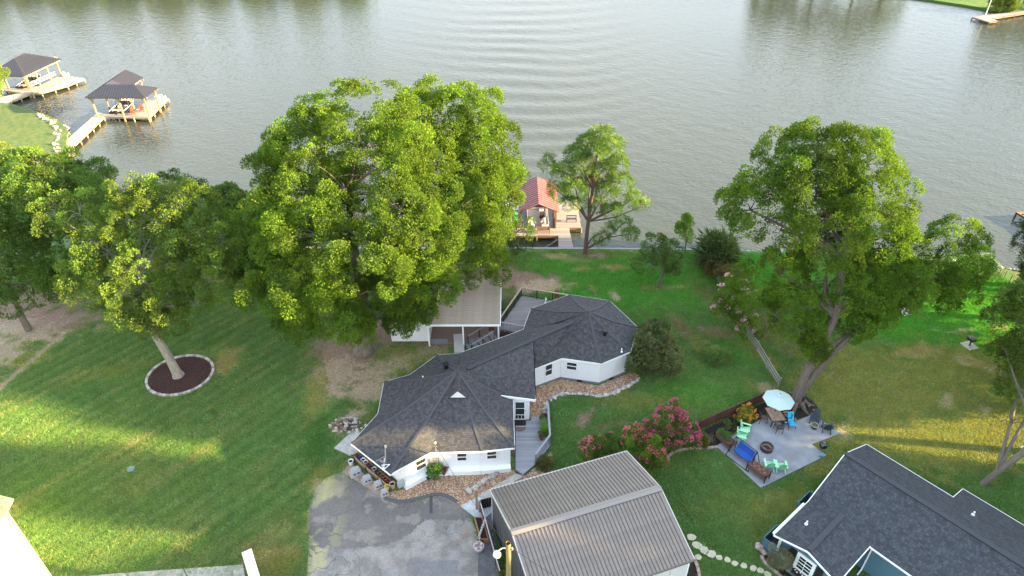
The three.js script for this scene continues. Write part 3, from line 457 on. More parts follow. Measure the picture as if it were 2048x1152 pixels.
{
  const poly = [[0.28,-37.87], [1.5,-37.97], [1.59,-38.35], [2.75,-38.35], [2.91,-37.65], [2.93,-35.39], [1.77,-33.61], [0.8,-32.6], [0.26,-33.1]];
  const d = thing('front_deck', 'grey boarded front deck with a railing beside the entry door', 'deck', [0, 0, 0]);
  decking(d, poly, 0.2, 0, deckGrey, 0.14, 3); part(d, 'deck_base', slab(poly, 0.15, 0), skirtGrey);
  railing(d, [[2.85,-38.95], [2.86,-35.49], [1.74,-33.66]], 0.2, 0.95, { top: railGrey, post: greyPaint, bal: greyPaint, gap: 1.5 });
  const l = [2.96,-39.37], t = thing('post_lantern', 'dark post with a blue glass ball at the deck corner', 'garden light', [l[0], 0, l[1]]);
  cyl(t, 'post', darkMetal, [0, 0.5, 0], 0.04, 1); part(t, 'globe', SPH, new THREE.MeshPhysicalMaterial({ color: lin(0.1, 0.14, 0.25), roughness: 0.15, clearcoat: 1 }), [0, 1.1, 0], null, [0.13, 0.13, 0.13]);
  const m = thing('door_mat', 'black rubber step mat in front of the entry door', 'mat', [0.62, 0.205, -37.66]); box(m, 'mat', blackMat, [0, 0.01, 0], [0.95, 0.02, 0.55]);
  const m2 = thing('door_mat', 'half-round brown mat on the grey front deck', 'mat', [0.62, 0.205, -37.25]); part(m2, 'mat', new THREE.CylinderGeometry(0.46, 0.46, 0.02, 24, 1, false, -Math.PI / 2, Math.PI), M(0.13, 0.095, 0.075, 0.95), [0, 0.011, 0.04]);
}
// --- rear deck, stairs ---
{
  const y = 0.8, poly = [[0.93,-53.81], [5.66,-52.51], [2.05,-50.02], [1.09,-47.97], [-1.28,-48.54]], d = thing('rear_deck', 'weathered grey rear deck with brown top rails behind the white house', 'deck', [0, 0, 0]);
  decking(d, poly, y, -0.12, weatherGrey, 0.15, 7); part(d, 'deck_base', slab(poly.map(([x, z]) => [x * 0.995 + 0.01, z * 0.9995]), y - 0.06, 0), woodDark);
  railing(d, [[-1.23,-48.62], [0.93,-53.81], [5.38,-52.59]], y, 1.0, { top: railWood, gap: 1.7 }); railing(d, [[-1.14,-48.47], [0.99,-47.83]], y, 1.0, { top: railGrey, gap: 1.8 });
  const s = thing('garden_stairs', 'dark railed stairs descending to the walk behind the white house', 'stairs', [0, 0, 0]), q0 = [-3.77,-46.82], q1 = [-1.78,-47.8];
  for (let i = 0; i < 5; i++) { const t = i / 4; box(s, 'step', weatherGrey[i % 3], [lerp(q0[0], q1[0], t), 0.12 + i * 0.16, lerp(q0[1], q1[1], t)], [0.5, 0.06, 1.3], [0, 0.35, 0]); }
  for (const o of [-0.62, 0.62]) { bar(s, 'handrail', railGrey, [q0[0] + o * 0.3, 1.0, q0[1] + o], [q1[0] + o * 0.3, 1.75, q1[1] + o], 0.13, 0.05); for (const t of [0, 0.5, 1]) { const x = lerp(q0[0], q1[0], t) + o * 0.3, z = lerp(q0[1], q1[1], t) + o, h = lerp(1, 1.75, t); box(s, 'post', railDark, [x, h / 2, z], [0.09, h, 0.09]); } }
  const fl = [-4.8,-47.38], ramp = thing('ramp', 'short pale ramp leading down from the metal pavilion', 'ramp', [fl[0], 0, fl[1]]); box(ramp, 'ramp_board', M(0.42, 0.4, 0.38, 0.8), [0, 0.22, 0], [0.9, 0.05, 2.2], [0.16, 0.1, 0]); for (const x of [-0.42, 0.42]) box(ramp, 'side_board', railDark, [x, 0.16, 0], [0.05, 0.16, 2.1], [0.16, 0.1, 0]);
  // low slatted fence behind the pavilion
  const f = thing('slat_fence', 'dark slatted fence between the pavilion and the rear deck', 'fence', [0, 0, 0]); railing(f, [[-1.01,-52.45], [0.54,-53.42], [0.79,-54.24]], 0, 1.1, { top: railDark, gap: 1.4 });
}
// --- metal-roofed pavilion ---
{
  const c = thing('pavilion', 'open pavilion with a ribbed pale metal roof beside the big oak', 'pavilion', [0, 0, 0]), x0 = -7.6, x1 = -1.05, z0 = -47.1, z1 = -53.4, y0 = 2.55, y1 = 2.95, m = M(0.44, 0.36, 0.285, 0.45, { metalness: 0.25, map: rep(noiseTile, 0.2) });
  const n = 27, w = (z0 - z1) / n, sh = new THREE.Shape(); sh.moveTo(0, 0); sh.lineTo(w * 0.55, 0); sh.lineTo(w * 0.65, 0.05); sh.lineTo(w * 0.9, 0.05); sh.lineTo(w, 0); sh.lineTo(w, -0.012); sh.lineTo(0, -0.012);
  const g = new THREE.ExtrudeGeometry(sh, { depth: x1 - x0, bevelEnabled: false });
  for (let i = 0; i < n; i++) part(c, 'roof_sheet', g, m, [x0, lerp(y0, y1, i / n), z0 - i * w]).rotation.set(0, Math.PI / 2, Math.atan2(y1 - y0, z0 - z1), 'YXZ');
  box(c, 'gutter', whiteTrim, [(x0 + x1) / 2, y0 - 0.03, z0 + 0.06], [x1 - x0 + 0.1, 0.14, 0.1]); bar(c, 'roof_edge', whiteTrim, [x1 + 0.03, y0, z0], [x1 + 0.03, y1, z1], 0.06, 0.12);
  for (const [x, z] of [[x1 - 0.15, z0 - 0.15], [-4.35, z0 - 0.15], [x0 + 0.15, z0 - 0.15], [x1 - 0.15, z1 + 0.2], [x0 + 0.15, z1 + 0.2]]) box(c, 'post', whiteTrim, [x, 1.26, z], [0.13, 2.52, 0.13]);
  part(c, 'floor', slab([[x0, z0 - 0.3], [x1, z0 - 0.3], [x1, z1], [x0, z1]], 0.1, 0), M(0.2, 0.13, 0.1, 0.9)); box(c, 'back_panel', M(0.2, 0.11, 0.07, 0.85), [(x0 + x1) / 2, 0.8, z1 + 0.1], [x1 - x0, 1.4, 0.06]); box(c, 'low_wall', skirtGrey, [-2.7, 0.35, z0 - 0.4], [3, 0.5, 0.08]); box(c, 'low_wall', skirtGrey, [-6.6, 0.35, z0 - 0.4], [1.6, 0.5, 0.08]);
  const ch = thing('pavilion_chair', 'red folding chair under the pavilion roof', 'chair', [-1.9, 0.1, -48.6]); box(ch, 'seat', M(0.35, 0.03, 0.03), [0, 0.42, 0], [0.5, 0.04, 0.5]); box(ch, 'backrest', M(0.35, 0.03, 0.03), [0, 0.72, -0.26], [0.5, 0.5, 0.04], [-0.2, 0, 0]); for (const s of [-1, 1]) { rod(ch, 'leg', darkMetal, [s * 0.25, 0, 0.25], [s * 0.25, 0.95, -0.32], 0.015); rod(ch, 'leg', darkMetal, [s * 0.25, 0, -0.25], [s * 0.25, 0.42, 0.25], 0.015); }
}
// --- little white shed ---
{
  const s = thing('garden_shed', 'small white gabled shed beneath the big oak', 'shed', [-9.2, 0, -49.2]), w = 3.5, d = 2.6;
  const sh = new THREE.Shape([new THREE.Vector2(-w / 2, 0), new THREE.Vector2(w / 2, 0), new THREE.Vector2(w / 2, 1.85), new THREE.Vector2(0, 2.85), new THREE.Vector2(-w / 2, 1.85)]);
  part(s, 'wall', new THREE.ExtrudeGeometry(sh, { depth: d, bevelEnabled: false }), whitePaint, [0, 0, -d / 2]);
  for (const k of [-1, 1]) { part(s, 'roof_slope', faces([[[k * (w / 2 + 0.2), 1.78, -d / 2 - 0.15], [k * (w / 2 + 0.2), 1.78, d / 2 + 0.15], [0, 2.92, d / 2 + 0.15], [0, 2.92, -d / 2 - 0.15]]], 0.05), shingleSlate); bar(s, 'bargeboard', whiteTrim, [k * (w / 2 + 0.2), 1.72, d / 2 + 0.17], [0, 2.86, d / 2 + 0.17], 0.04, 0.14); }
  for (let i = 1; i < 6; i++) box(s, 'batten', whiteTrim, [-w / 2 + i * w / 6, 0.95, d / 2 + 0.012], [0.04, 1.88, 0.03]);
  box(s, 'door', M(0.7, 0.7, 0.7), [-0.4, 0.9, d / 2 + 0.03], [0.9, 1.75, 0.03]);
}
// --- grey metal workshop ---
{
  const o = [-1.43,-28.55], e = [7.88,-31.79], L = Math.hypot(e[0] - o[0], e[1] - o[1]), turn = Math.atan2(-(e[1] - o[1]), e[0] - o[0]), H2 = 4.35, ye = 3.6, yr = 4.95;
  const s = thing('metal_workshop', 'grey metal workshop with a ribbed taupe gable roof at the bottom of the yard', 'workshop', [o[0], 0, o[1]], turn);
  const rm = [0, 1, 2].map((k) => M(0.235 + k * 0.01, 0.198 + k * 0.009, 0.17 + k * 0.008, 0.42, { metalness: 0.35, map: rep(noiseTile, 0.5) }));
  const rib = M(0.13, 0.108, 0.09, 0.5, { metalness: 0.3 }), n = 40, w = L / n, ang = Math.atan2(yr - ye, H2), sl = Math.hypot(yr - ye, H2), sh = new THREE.Shape(); sh.moveTo(0, 0); sh.lineTo(w * 0.995, 0); sh.lineTo(w * 0.995, -0.02); sh.lineTo(0, -0.02);
  const g = new THREE.ExtrudeGeometry(sh, { depth: sl, bevelEnabled: false }), r = rng(4), rs = new THREE.Shape(); rs.moveTo(-0.035, 0.001); rs.lineTo(-0.018, 0.05); rs.lineTo(0.018, 0.05); rs.lineTo(0.035, 0.001); const rg = new THREE.ExtrudeGeometry(rs, { depth: sl - 0.01, bevelEnabled: false });
  for (let i = 1; i < n; i++) { part(s, 'roof_rib', rg, rib, [i * w, ye, 0], [-ang, 0, 0]); part(s, 'roof_rib', rg, rib, [i * w, yr, H2], [ang, 0, 0]); }
  for (let i = 0; i < n; i++) { part(s, 'roof_sheet', g, rm[Math.floor(r() * 3)], [i * w, ye, 0], [-ang, 0, 0]); const b = part(s, 'roof_sheet', g, rm[Math.floor(r() * 3)], [i * w, yr, H2], [ang, 0, 0]); }
  const tan = M(0.23, 0.205, 0.185, 0.45, { metalness: 0.3 });
  for (const k of [-1, 1]) part(s, 'ridge_cap', BOX, tan, [L / 2, yr + 0.03, H2 + k * 0.115], [k * ang, 0, 0], [L + 0.1, 0.04, 0.24]);
  const wallM = M(0.085, 0.088, 0.095, 0.5, { metalness: 0.2 }), gable = new THREE.Shape([new THREE.Vector2(0.15, 0), new THREE.Vector2(2 * H2 - 0.15, 0), new THREE.Vector2(2 * H2 - 0.15, ye - 0.08), new THREE.Vector2(H2, yr - 0.1), new THREE.Vector2(0.15, ye - 0.08)]);
  const gg = new THREE.ExtrudeGeometry(gable, { depth: 0.08, bevelEnabled: false }); part(s, 'gable_wall', gg, wallM, [0.18, 0, 0], [0, -Math.PI / 2, 0]).scale.z = 1; part(s, 'gable_wall', gg, wallM, [L - 0.1, 0, 0], [0, -Math.PI / 2, 0]);
  for (let i = 0; i < 22; i++) box(s, 'wall_rib', wallM, [0.085, 1.75, 0.35 + i * 0.37], [0.03, 3.5, 0.05]);
  box(s, 'rear_wall', wallM, [L / 2, ye / 2, 0.2], [L - 0.3, ye - 0.06, 0.06]);
  for (let i = 0; i < 8; i++) for (const [y, h, m] of [[0.55, 1.1, M(0.2, 0.2, 0.21, 0.6)], [2.35, 2.3, M(0.55, 0.55, 0.55, 0.6)]]) box(s, 'wall_panel', m, [(i + 0.5) * (L - 0.3) / 8 + 0.15, y, 2 * H2 - 0.2], [(L - 0.3) / 8 - 0.03, h - 0.03, 0.06]);
  for (let i = 0; i <= 8; i += 2) box(s, 'wall_trim', whiteTrim, [i * (L - 0.3) / 8 + 0.15, 1.75, 2 * H2 - 0.15], [0.09, 3.5, 0.06]);
  box(s, 'gutter', M(0.4, 0.38, 0.36, 0.5), [L / 2, ye - 0.05, -0.03], [L + 0.1, 0.12, 0.09]); box(s, 'gutter', M(0.12, 0.1, 0.08, 0.6), [L / 2, ye - 0.05, 2 * H2 + 0.04], [L + 0.1, 0.1, 0.1]);
  for (const x of [-0.02, L + 0.02]) for (const k of [0, 1]) bar(s, 'roof_edge', M(0.42, 0.4, 0.37, 0.5), [x, (k ? ye : yr) - 0.01, k ? 2 * H2 : H2], [x, (k ? yr : ye) - 0.01, k ? H2 : 0], 0.06, 0.13);
  for (let i = 0; i < 2; i++) box(s, 'corner_trim', M(0.4, 0.39, 0.37, 0.6), [0.07, 1.75, 0.16 + i * 8.4], [0.08, 3.5, 0.08]);
}
// --- blue house at the lower right ---
{
  const R = [22.17,-30.57], E = [28.35,-23.13], L0 = Math.hypot(E[0] - R[0], E[1] - R[1]), turn = Math.atan2(-(E[1] - R[1]), E[0] - R[0]);
  // local x runs along the ridge, local z to the front left (towards the ell)
  const h = thing('blue_house', 'teal blue house with dark blue-grey shingle roof and white trim', 'house', [R[0], 0, R[1]], turn), L = 19, f = 3.7, bk = 4.0, ye = 2.8, yr = 4.8, wl = 7.5, w1 = 4.15;
  const blue = M(0.075, 0.155, 0.20, 0.7, { bumpMap: rep(noiseBump, 2), bumpScale: 0.004 });
  part(h, 'roof_slope', faces([[[0, ye, f], [L, ye, f], [L, yr, 0], [0, yr, 0]]], 0.06), shingleBlue); part(h, 'roof_slope', faces([[[0, ye, -bk], [L, ye, -bk], [L, yr, 0], [0, yr, 0]]], 0.06), shingleBlue);
  const yx = ye - 2.7 * (yr - ye) / bk; part(h, 'roof_slope', faces([[[5.9, yx + 0.01, -bk - 2.7], [L, yx + 0.01, -bk - 2.7], [L, ye + 0.01, -bk], [5.9, ye + 0.01, -bk]]], 0.06), shingleBlue);
  part(h, 'ridge_cap', BOX, capMat, [L / 2, yr + 0.02, 0], null, [L + 0.1, 0.07, 0.32]);
  const yw = 3.5, xm = w1 / 2, zj = f * (yr - yw) / (yr - ye);
  part(h, 'roof_slope', faces([[[-0.02, ye + 0.015, f - 0.1], [-0.02, ye + 0.015, wl], [xm, yw, wl], [xm, yw, zj]]], 0.05), shingleBlue); part(h, 'roof_slope', faces([[[w1, ye + 0.015, wl], [w1, ye + 0.015, f - 0.1], [xm, yw, zj], [xm, yw, wl]]], 0.05), shingleBlue);
  box(h, 'ridge_cap', capMat, [xm, yw + 0.03, (zj + wl) / 2 + 0.5], [0.32, 0.06, wl - zj - 1.2]);
  // walls
  const W2 = (a, b, y0, y1, o = {}) => wallRun(h, a, b, y0, y1, { mat: blue, back: blue, panel: 2.4, flip: true, ...o });
  const yl = ye - 0.1; W2([0.35, wl - 0.35], [w1 - 0.3, wl - 0.35], 0.1, yl, { flip: false }); h.children.slice(-3).forEach(() => 0);
  W2([0.35, -bk + 0.4], [0.35, wl - 0.35], 0.1, yl, { flip: false }); W2([w1 - 0.3, wl - 0.35], [w1 - 0.3, f - 0.4], 0.1, yl, { flip: false }); W2([w1 - 0.3, f - 0.4], [L, f - 0.4], 0.1, yl, { flip: false }); W2([L, -bk + 0.4], [0.35, -bk + 0.4], 0.1, yl, { flip: false });
  part(h, 'gable_wall', faces([[[0.35, yl, wl - 0.37], [w1 - 0.3, yl, wl - 0.37], [xm, yw - 0.12, wl - 0.37]]], -1), blue); part(h, 'gable_wall', faces([[[0.36, yl, f], [0.36, yl, -bk], [0.36, yr - 0.1, 0]]], -1), blue);
  W2([L, -bk - 2.3], [6.2, -bk - 2.3], 0.1, yx, { flip: false }); W2([6.2, -bk - 2.3], [6.2, -bk + 0.4], 0.1, yx, { flip: false });
  // trim
  const tr = (a, b, w = 0.05, hh = 0.12) => bar(h, 'fascia', whiteTrim, a, b, w, hh);
  tr([-0.05, ye - 0.08, f], [-0.05, ye - 0.08, wl + 0.05]); tr([-0.04, ye - 0.09, wl + 0.04], [xm, yw - 0.07, wl + 0.04]); tr([w1 + 0.04, ye - 0.09, wl + 0.04], [xm, yw - 0.07, wl + 0.04]); tr([w1 + 0.04, ye - 0.07, wl], [w1 + 0.04, ye - 0.07, f - 0.1]); tr([w1, ye - 0.08, f + 0.04], [L, ye - 0.08, f + 0.04]); tr([0, ye - 0.08, -bk - 0.04], [5.9, ye - 0.08, -bk - 0.04]); tr([5.86, yx - 0.07, -bk - 2.74], [L, yx - 0.07, -bk - 2.74]); tr([5.86, yx - 0.07, -bk - 2.7], [5.86, ye - 0.07, -bk]); tr([-0.04, ye - 0.07, f], [-0.04, yr - 0.07, 0], 0.05, 0.14); tr([-0.04, ye - 0.07, -bk], [-0.04, yr - 0.07, 0], 0.05, 0.14);
  tr([-0.13, ye, f + 0.3], [-0.13, ye, wl], 0.12, 0.09); h.children[h.children.length - 1].name = 'gutter';
  box(h, 'corner_board', whiteTrim, [0.33, 1.4, wl - 0.33], [0.16, 2.7, 0.16]); box(h, 'corner_board', whiteTrim, [w1 - 0.28, 1.4, wl - 0.33], [0.14, 2.7, 0.14]);
  // front window with dark shutters and a flower box
  const win = new THREE.Group(); win.name = 'window'; win.position.set(xm + 0.05, 1.75, wl - 0.31); h.add(win); windowParts(win, 0.85, 1.15, whiteTrim, true);
  for (const k of [-1, 1]) box(win, 'frame', whiteTrim, [k * 0.53, 0, 0.01], [0.16, 1.5, 0.06]); for (const k of [-1, 1]) box(win, 'frame', whiteTrim, [0, k * 0.68, 0.008], [0.9, 0.15, 0.06]);
  for (const k of [-1, 1]) { const sh = new THREE.Group(); sh.name = 'shutter'; sh.position.set(xm + 0.05 + k * 0.88, 1.75, wl - 0.29); h.add(sh); box(sh, 'shutter_frame', darkMetal, [0, 0, 0], [0.42, 1.45, 0.04]); for (let i = 0; i < 9; i++) box(sh, 'slat', blackMat, [0, -0.6 + i * 0.15, 0.022], [0.32, 0.09, 0.02], [0.4, 0, 0]); }
  const fb = new THREE.Group(); fb.name = 'flower_box'; fb.position.set(xm + 0.05, 0.92, wl - 0.12); h.add(fb); box(fb, 'box', darkMetal, [0, 0, 0], [1.25, 0.22, 0.3]); box(fb, 'soil', soil, [0, 0.1, 0], [1.18, 0.04, 0.24]); for (let i = 0; i < 7; i++) part(fb, 'flower', STONES[i % 5], M(0.7, 0.68, 0.66), [-0.5 + i * 0.16, 0.17, (i % 3 - 1) * 0.07], null, [0.1, 0.1, 0.1]);
  const w3 = new THREE.Group(); w3.name = 'window'; w3.position.set(w1 + 3.8, 1.5, f - 0.33); h.add(w3); windowParts(w3, 1.1, 1.1, whiteTrim);
  const w4 = new THREE.Group(); w4.name = 'downspout'; h.add(w4); bar(w4, 'pipe', whiteTrim, [w1 + 0.15, 2.6, f - 0.25], [w1 + 0.15, 0.1, f - 0.25], 0.08); bar(w4, 'elbow', whiteTrim, [w1 + 0.15, 0.12, f - 0.25], [w1 + 0.15, 0.06, f + 0.2], 0.08);
  // bay boxes on the left side
  for (const [z, hh] of [[2.2, 1.35], [6.1, 1.05]]) { const g = new THREE.Group(); g.name = 'cellar_box'; g.position.set(-0.25, 0, z); h.add(g); for (const k of [-1, 1]) box(g, 'box_side', blue, [0, hh / 2, k * 0.75], [1.1, hh, 0.06]); box(g, 'box_front', blue, [-0.55, hh / 2, 0], [0.06, hh, 1.56]); box(g, 'box_floor', blackMat, [0, 0.2, 0], [1, 0.05, 1.4]); }
  for (const [x, z, y] of [[0.9, 5.6, 3.15], [7.3, -2.9, 3.4]]) { cyl(h, 'vent_pipe', whiteTrim, [x, y + 0.12, z], 0.05, 0.36); cyl(h, 'pipe_boot', whiteTrim, [x, y, z], 0.1, 0.12); }
}
// --- corner of the cream house and the white gable post at the lower left ---
{
  const C = [-28.73,-24.19], d = [-0.64, 0.768], e = [-0.768, -0.64], t = thing('cream_house', 'tall white house wall with a tan roof corner at the left edge', 'house', [C[0], 0, C[1]]), tanTrim = M(0.42, 0.36, 0.2);
  bar(t, 'wall', whitePaint, [0, 3.5, 0], [d[0] * 12, 3.5, d[1] * 12], 0.2, 7); bar(t, 'side_wall', whitePaint, [e[0] * 0.1, 3.5, e[1] * 0.1], [e[0] * 9, 3.5, e[1] * 9], 0.2, 7); box(t, 'corner_trim', tanTrim, [0.02, 3.5, 0.02], [0.2, 7, 0.2], [0, 0.7, 0]);
  const w = new THREE.Group(); w.name = 'window'; w.position.set(d[0] * 2.2 + 0.09, 5.6, d[1] * 2.2 + 0.075); w.rotation.y = Math.atan2(0.768, 0.64); t.add(w); windowParts(w, 0.9, 1.3, whiteTrim);
  const q = [[-32.94,-26.07], [-29.89,-25.42], [-28.9,-25.18], [-28.73,-24.19], [-28.85,-23.5], [-29.42,-19.62]].map(([x, z]) => [x - C[0], z - C[1]]); part(t, 'roof', slab(q, 7.16, 7.02), shingleTan);
  const g = thing('white_gate_pillar', 'white wall end standing on the concrete drive at the bottom edge', 'wall', [0, 0, 0]), a = [-16.78,-25.55], b = [a[0] + 2.1, a[1] + 3.6];
  const L = Math.hypot(b[0] - a[0], b[1] - a[1]), tn = Math.atan2(-(b[1] - a[1]), b[0] - a[0]); box(g, 'wall', whitePaint, [(a[0] + b[0]) / 2, 0.65, (a[1] + b[1]) / 2], [L, 1.3, 0.5], [0, tn, 0]); box(g, 'coping', whiteTrim, [(a[0] + b[0]) / 2, 1.36, (a[1] + b[1]) / 2], [L + 0.12, 0.1, 0.6], [0, tn, 0]);
}

// ---------- trees and shrubs ----------
// a sprig: many small folded leaves on a loose dome of radius 1
function sprigGeo(n, leaf, seed, o = {}) {
  const r = rng(seed), p = [], a = V(), b = V(), d = V();
  for (let i = 0; i < n; i++) {
    const z = lerp(o.low ?? -0.35, 1, r()), t = r() * 6.283, k = Math.sqrt(1 - z * z) || 0.01, rad = 0.45 + 0.55 * Math.sqrt(r()), c = V(k * Math.cos(t) * rad, z * rad * (o.flat ?? 0.8), k * Math.sin(t) * rad);
    d.set(r() - 0.5, r() - 0.2, r() - 0.5).addScaledVector(c, 0.8).normalize(); a.set(r() - 0.5, (r() - 0.5) * 0.7, r() - 0.5).cross(d).normalize(); const l = leaf * (0.7 + 0.6 * r()), w = l * (o.wide ?? 0.36), up = d.clone().cross(a).multiplyScalar(w * 0.35);
    const tip = c.clone().addScaledVector(d, l), m = c.clone().addScaledVector(d, l * 0.45), L = m.clone().addScaledVector(a, -w).add(up), R = m.clone().addScaledVector(a, w).add(up);
    for (const q of [c, L, tip, c, tip, R]) p.push(q.x, q.y, q.z);
  }
  const g = new THREE.BufferGeometry(); g.setAttribute('position', new THREE.Float32BufferAttribute(p, 3)); g.computeVertexNormals(); return g;
}
const leafMat = (rough = 0.75, tr = 0.38) => new THREE.MeshPhysicalMaterial({ color: lin(1, 1, 1), roughness: rough, transmission: tr, thickness: 0, ior: 1.35, specularIntensity: 0.35 });
const LEAF = leafMat(0.9, 0.4), LEAFDULL = leafMat(0.9, 0.28);
const SPRIG = [sprigGeo(105, 0.26, 1), sprigGeo(105, 0.26, 2)], SPRIGBIG = [sprigGeo(40, 0.62, 3, { wide: 0.3 }), sprigGeo(40, 0.6, 4, { wide: 0.3 })], NEEDLE = [sprigGeo(70, 0.75, 5, { wide: 0.055, low: -0.2, flat: 0.5 }), sprigGeo(70, 0.75, 6, { wide: 0.055, low: -0.2, flat: 0.5 })], FROND = [sprigGeo(30, 1.1, 7, { wide: 0.07 })];
const BLOOM = [sprigGeo(22, 0.5, 9, { wide: 0.55, low: -0.6 })];
const up = V(0, 1, 0), qa = new THREE.Quaternion(), qb = new THREE.Quaternion();
function instanced(parent, name, geos, mat, list) { // list of [x, y, z, nx, ny, nz, scale, r, g, b]
  geos.forEach((g, k) => {
    const L = list.filter((_, i) => i % geos.length === k); if (!L.length) return;
    const im = new THREE.InstancedMesh(g, mat, L.length), c = new THREE.Color(), r = rng(L.length); im.name = name; im.userData.kind = 'stuff';
    L.forEach((e, i) => { qa.setFromUnitVectors(up, V(e[3], e[4], e[5]).normalize()); qb.setFromAxisAngle(up, r() * 6.283); _m.compose(V(e[0], e[1], e[2]), qa.multiply(qb), V(e[6], e[6], e[6])); im.setMatrixAt(i, _m); im.setColorAt(i, c.setRGB(e[7], e[8], e[9])); });
    im.castShadow = im.receiveShadow = true; parent.add(im);
  });
}
// lobes: [x, y, z, r] in the tree's own axes. Lumps over the lobes, sprigs over the lumps.
function crown(lobes, o) {
  const r = rng(o.seed ?? 1), list = [], size = o.size ?? 0.48, lump = o.lump ?? 0.25, dens = o.dens ?? 1, hole = o.hole ?? 0.3;
  for (const [lx, ly, lz, R] of lobes) {
    const lm = o.lumpR ?? Math.min(0.8, R * 0.32), n = Math.max(6, Math.round(4 * R * R / (lm * lm) * 0.7 * dens)), tone0 = 0.88 + 0.24 * r();
    for (let i = 0; i < n; i++) {
      const y = 1 - 2 * (i + 0.5) / n, k = Math.sqrt(1 - y * y), t = i * 2.39996 + r() * 0.9, d = V(k * Math.cos(t), y, k * Math.sin(t)); if (y < -0.75 && r() < 0.7) continue;
      const rad = R * (0.42 + 0.72 * Math.pow(r(), 0.75)), c = V(lx + d.x * rad, ly + d.y * rad * (o.flat ?? 0.85), lz + d.z * rad), lr = lm * (0.55 + 0.8 * r());
      if (lobes.some(([a, b, e, q]) => q !== R && Math.hypot(c.x - a, c.y - b, c.z - e) < q * 0.62)) continue;
      if (fbm(c.x * 0.55 + 11, c.z * 0.55 + c.y * 0.6, 3, o.seed ?? 1) < hole + 0.12) continue;
      const m = Math.max(3, Math.round(2.6 * (lr / size) ** 2 * 1.1)), tone = tone0 * (0.65 + 0.65 * r());
      for (let j = 0; j < m; j++) {
        const e = V(r() - 0.5, r() - 0.5, r() - 0.5).normalize().addScaledVector(d, 0.75).addScaledVector(up, 0.3).normalize(), q = c.clone().addScaledVector(e, lr * (0.65 + 0.45 * r())), g = tone * (0.85 + 0.3 * r()), y2 = r();
        list.push([q.x, q.y, q.z, e.x, e.y + 0.35, e.z, size * (0.65 + 0.6 * r()), o.col[0] * g * (1 + 0.25 * y2), o.col[1] * g, o.col[2] * g * (1 - 0.3 * y2)]);
      }
    }
  }
  return list;
}
const OAK = [0.10, 0.195, 0.015], OAKDARK = [0.095, 0.185, 0.03], PALE = [0.14, 0.23, 0.035];
function tree(name, label, [bx, bz], trunk, lobes, o = {}) {
  const t = thing(name, label, o.category ?? 'tree', [bx, 0, bz], 0, o.group), rel = ([x, y, z, r]) => [x - bx, y, z - bz, r * (o.shrink ?? 0.93)], L = lobes.map(rel), T = trunk.map(([x, y, z, r]) => [x, y, z, r]), bk = o.bark ?? bark, r = rng((o.seed ?? 1) + 99);
  part(t, 'trunk', limb(T, 12, 0.12, o.seed ?? 1), bk);
  const top = T[T.length - 1], topP = T.slice(1);
  for (const [x, y, z, R] of L) {
    // start from the trunk joint that is nearest below
    let s = topP[0]; for (const q of topP) if (q[1] < y - 0.4 && Math.hypot(q[0] - x, q[1] - y, q[2] - z) < Math.hypot(s[0] - x, s[1] - y, s[2] - z) + 1.5) s = q;
    const mid = [lerp(s[0], x, 0.5) + (r() - 0.5) * 0.8, lerp(s[1], y, 0.5) + 0.1 * R + (r() - 0.5) * 0.5, lerp(s[2], z, 0.5) + (r() - 0.5) * 0.8], r0 = Math.min(s[3] * 0.6, 0.05 + R * 0.05), geos = [limb([[s[0], s[1], s[2], r0 * 1.2], [...mid, r0 * 0.85], [x, y, z, r0 * 0.5]], 7, 0.1, 3)];
    const n = o.twigs ?? 7; for (let i = 0; i < n; i++) { const a = r() * 6.283, e = r() * 1.3 - 0.3, d = [Math.cos(a) * Math.cos(e), Math.sin(e), Math.sin(a) * Math.cos(e)], f = R * (0.7 + 0.3 * r()), k = r() < 0.5 ? mid : [x, y, z]; geos.push(limb([[...k, r0 * 0.4], [k[0] + d[0] * f * 0.5 + (r() - 0.5) * 0.4, k[1] + d[1] * f * 0.5 + 0.2, k[2] + d[2] * f * 0.5 + (r() - 0.5) * 0.4, r0 * 0.25], [k[0] + d[0] * f, k[1] + d[1] * f, k[2] + d[2] * f, 0.015]], 5, 0)); }
    part(t, 'limb', mergeGeometries(geos), o.limbBark ?? bk);
  }
  instanced(t, 'crown', o.sprig ?? SPRIG, o.mat ?? LEAF, crown(L, { col: OAK, ...o }));
  return t;
}
// the big oak that hangs over the shed, and its neighbour behind
tree('oak_tree', 'huge spreading oak overhanging the little white shed', [-13.32,-46.68], [[0, -0.2, 0, 1.0], [0.05, 0.7, 0, 0.72], [0.2, 3, -0.3, 0.6], [0.4, 6, -1, 0.5], [0, 10, -2, 0.36], [0, 14, -3, 0.2]],
  [[-12.21,18.52,-52,4.2], [-16.06,16.89,-51,4.0], [-9.92,16.96,-49,4.4], [-12.67,16.07,-46.5,4.6], [-17.34,14.79,-49,3.6], [-8.57,14.63,-46,4.2], [-14.72,13,-45,4.2], [-19.38,11.2,-48,3.2], [-10.68,12.59,-43.5,4.0], [-17.69,9.37,-43.5,2.9], [-15.01,7.69,-42.5,2.6], [-6.89,11.48,-46,3.2], [-9.38,7.42,-47,2.4], [-12.11,8.05,-44,2.4], [-17.35,6.3,-43,1.6], [-12.69,4.89,-43.8,1.3], [-19.84,10.07,-46,2.2], [-6.21,5.94,-48,1.6], [-8.04,4.77,-46.2,1.3], [-9.58,3.95,-46,1.1]], { seed: 3, dens: 1.35, hole: 0.27 });
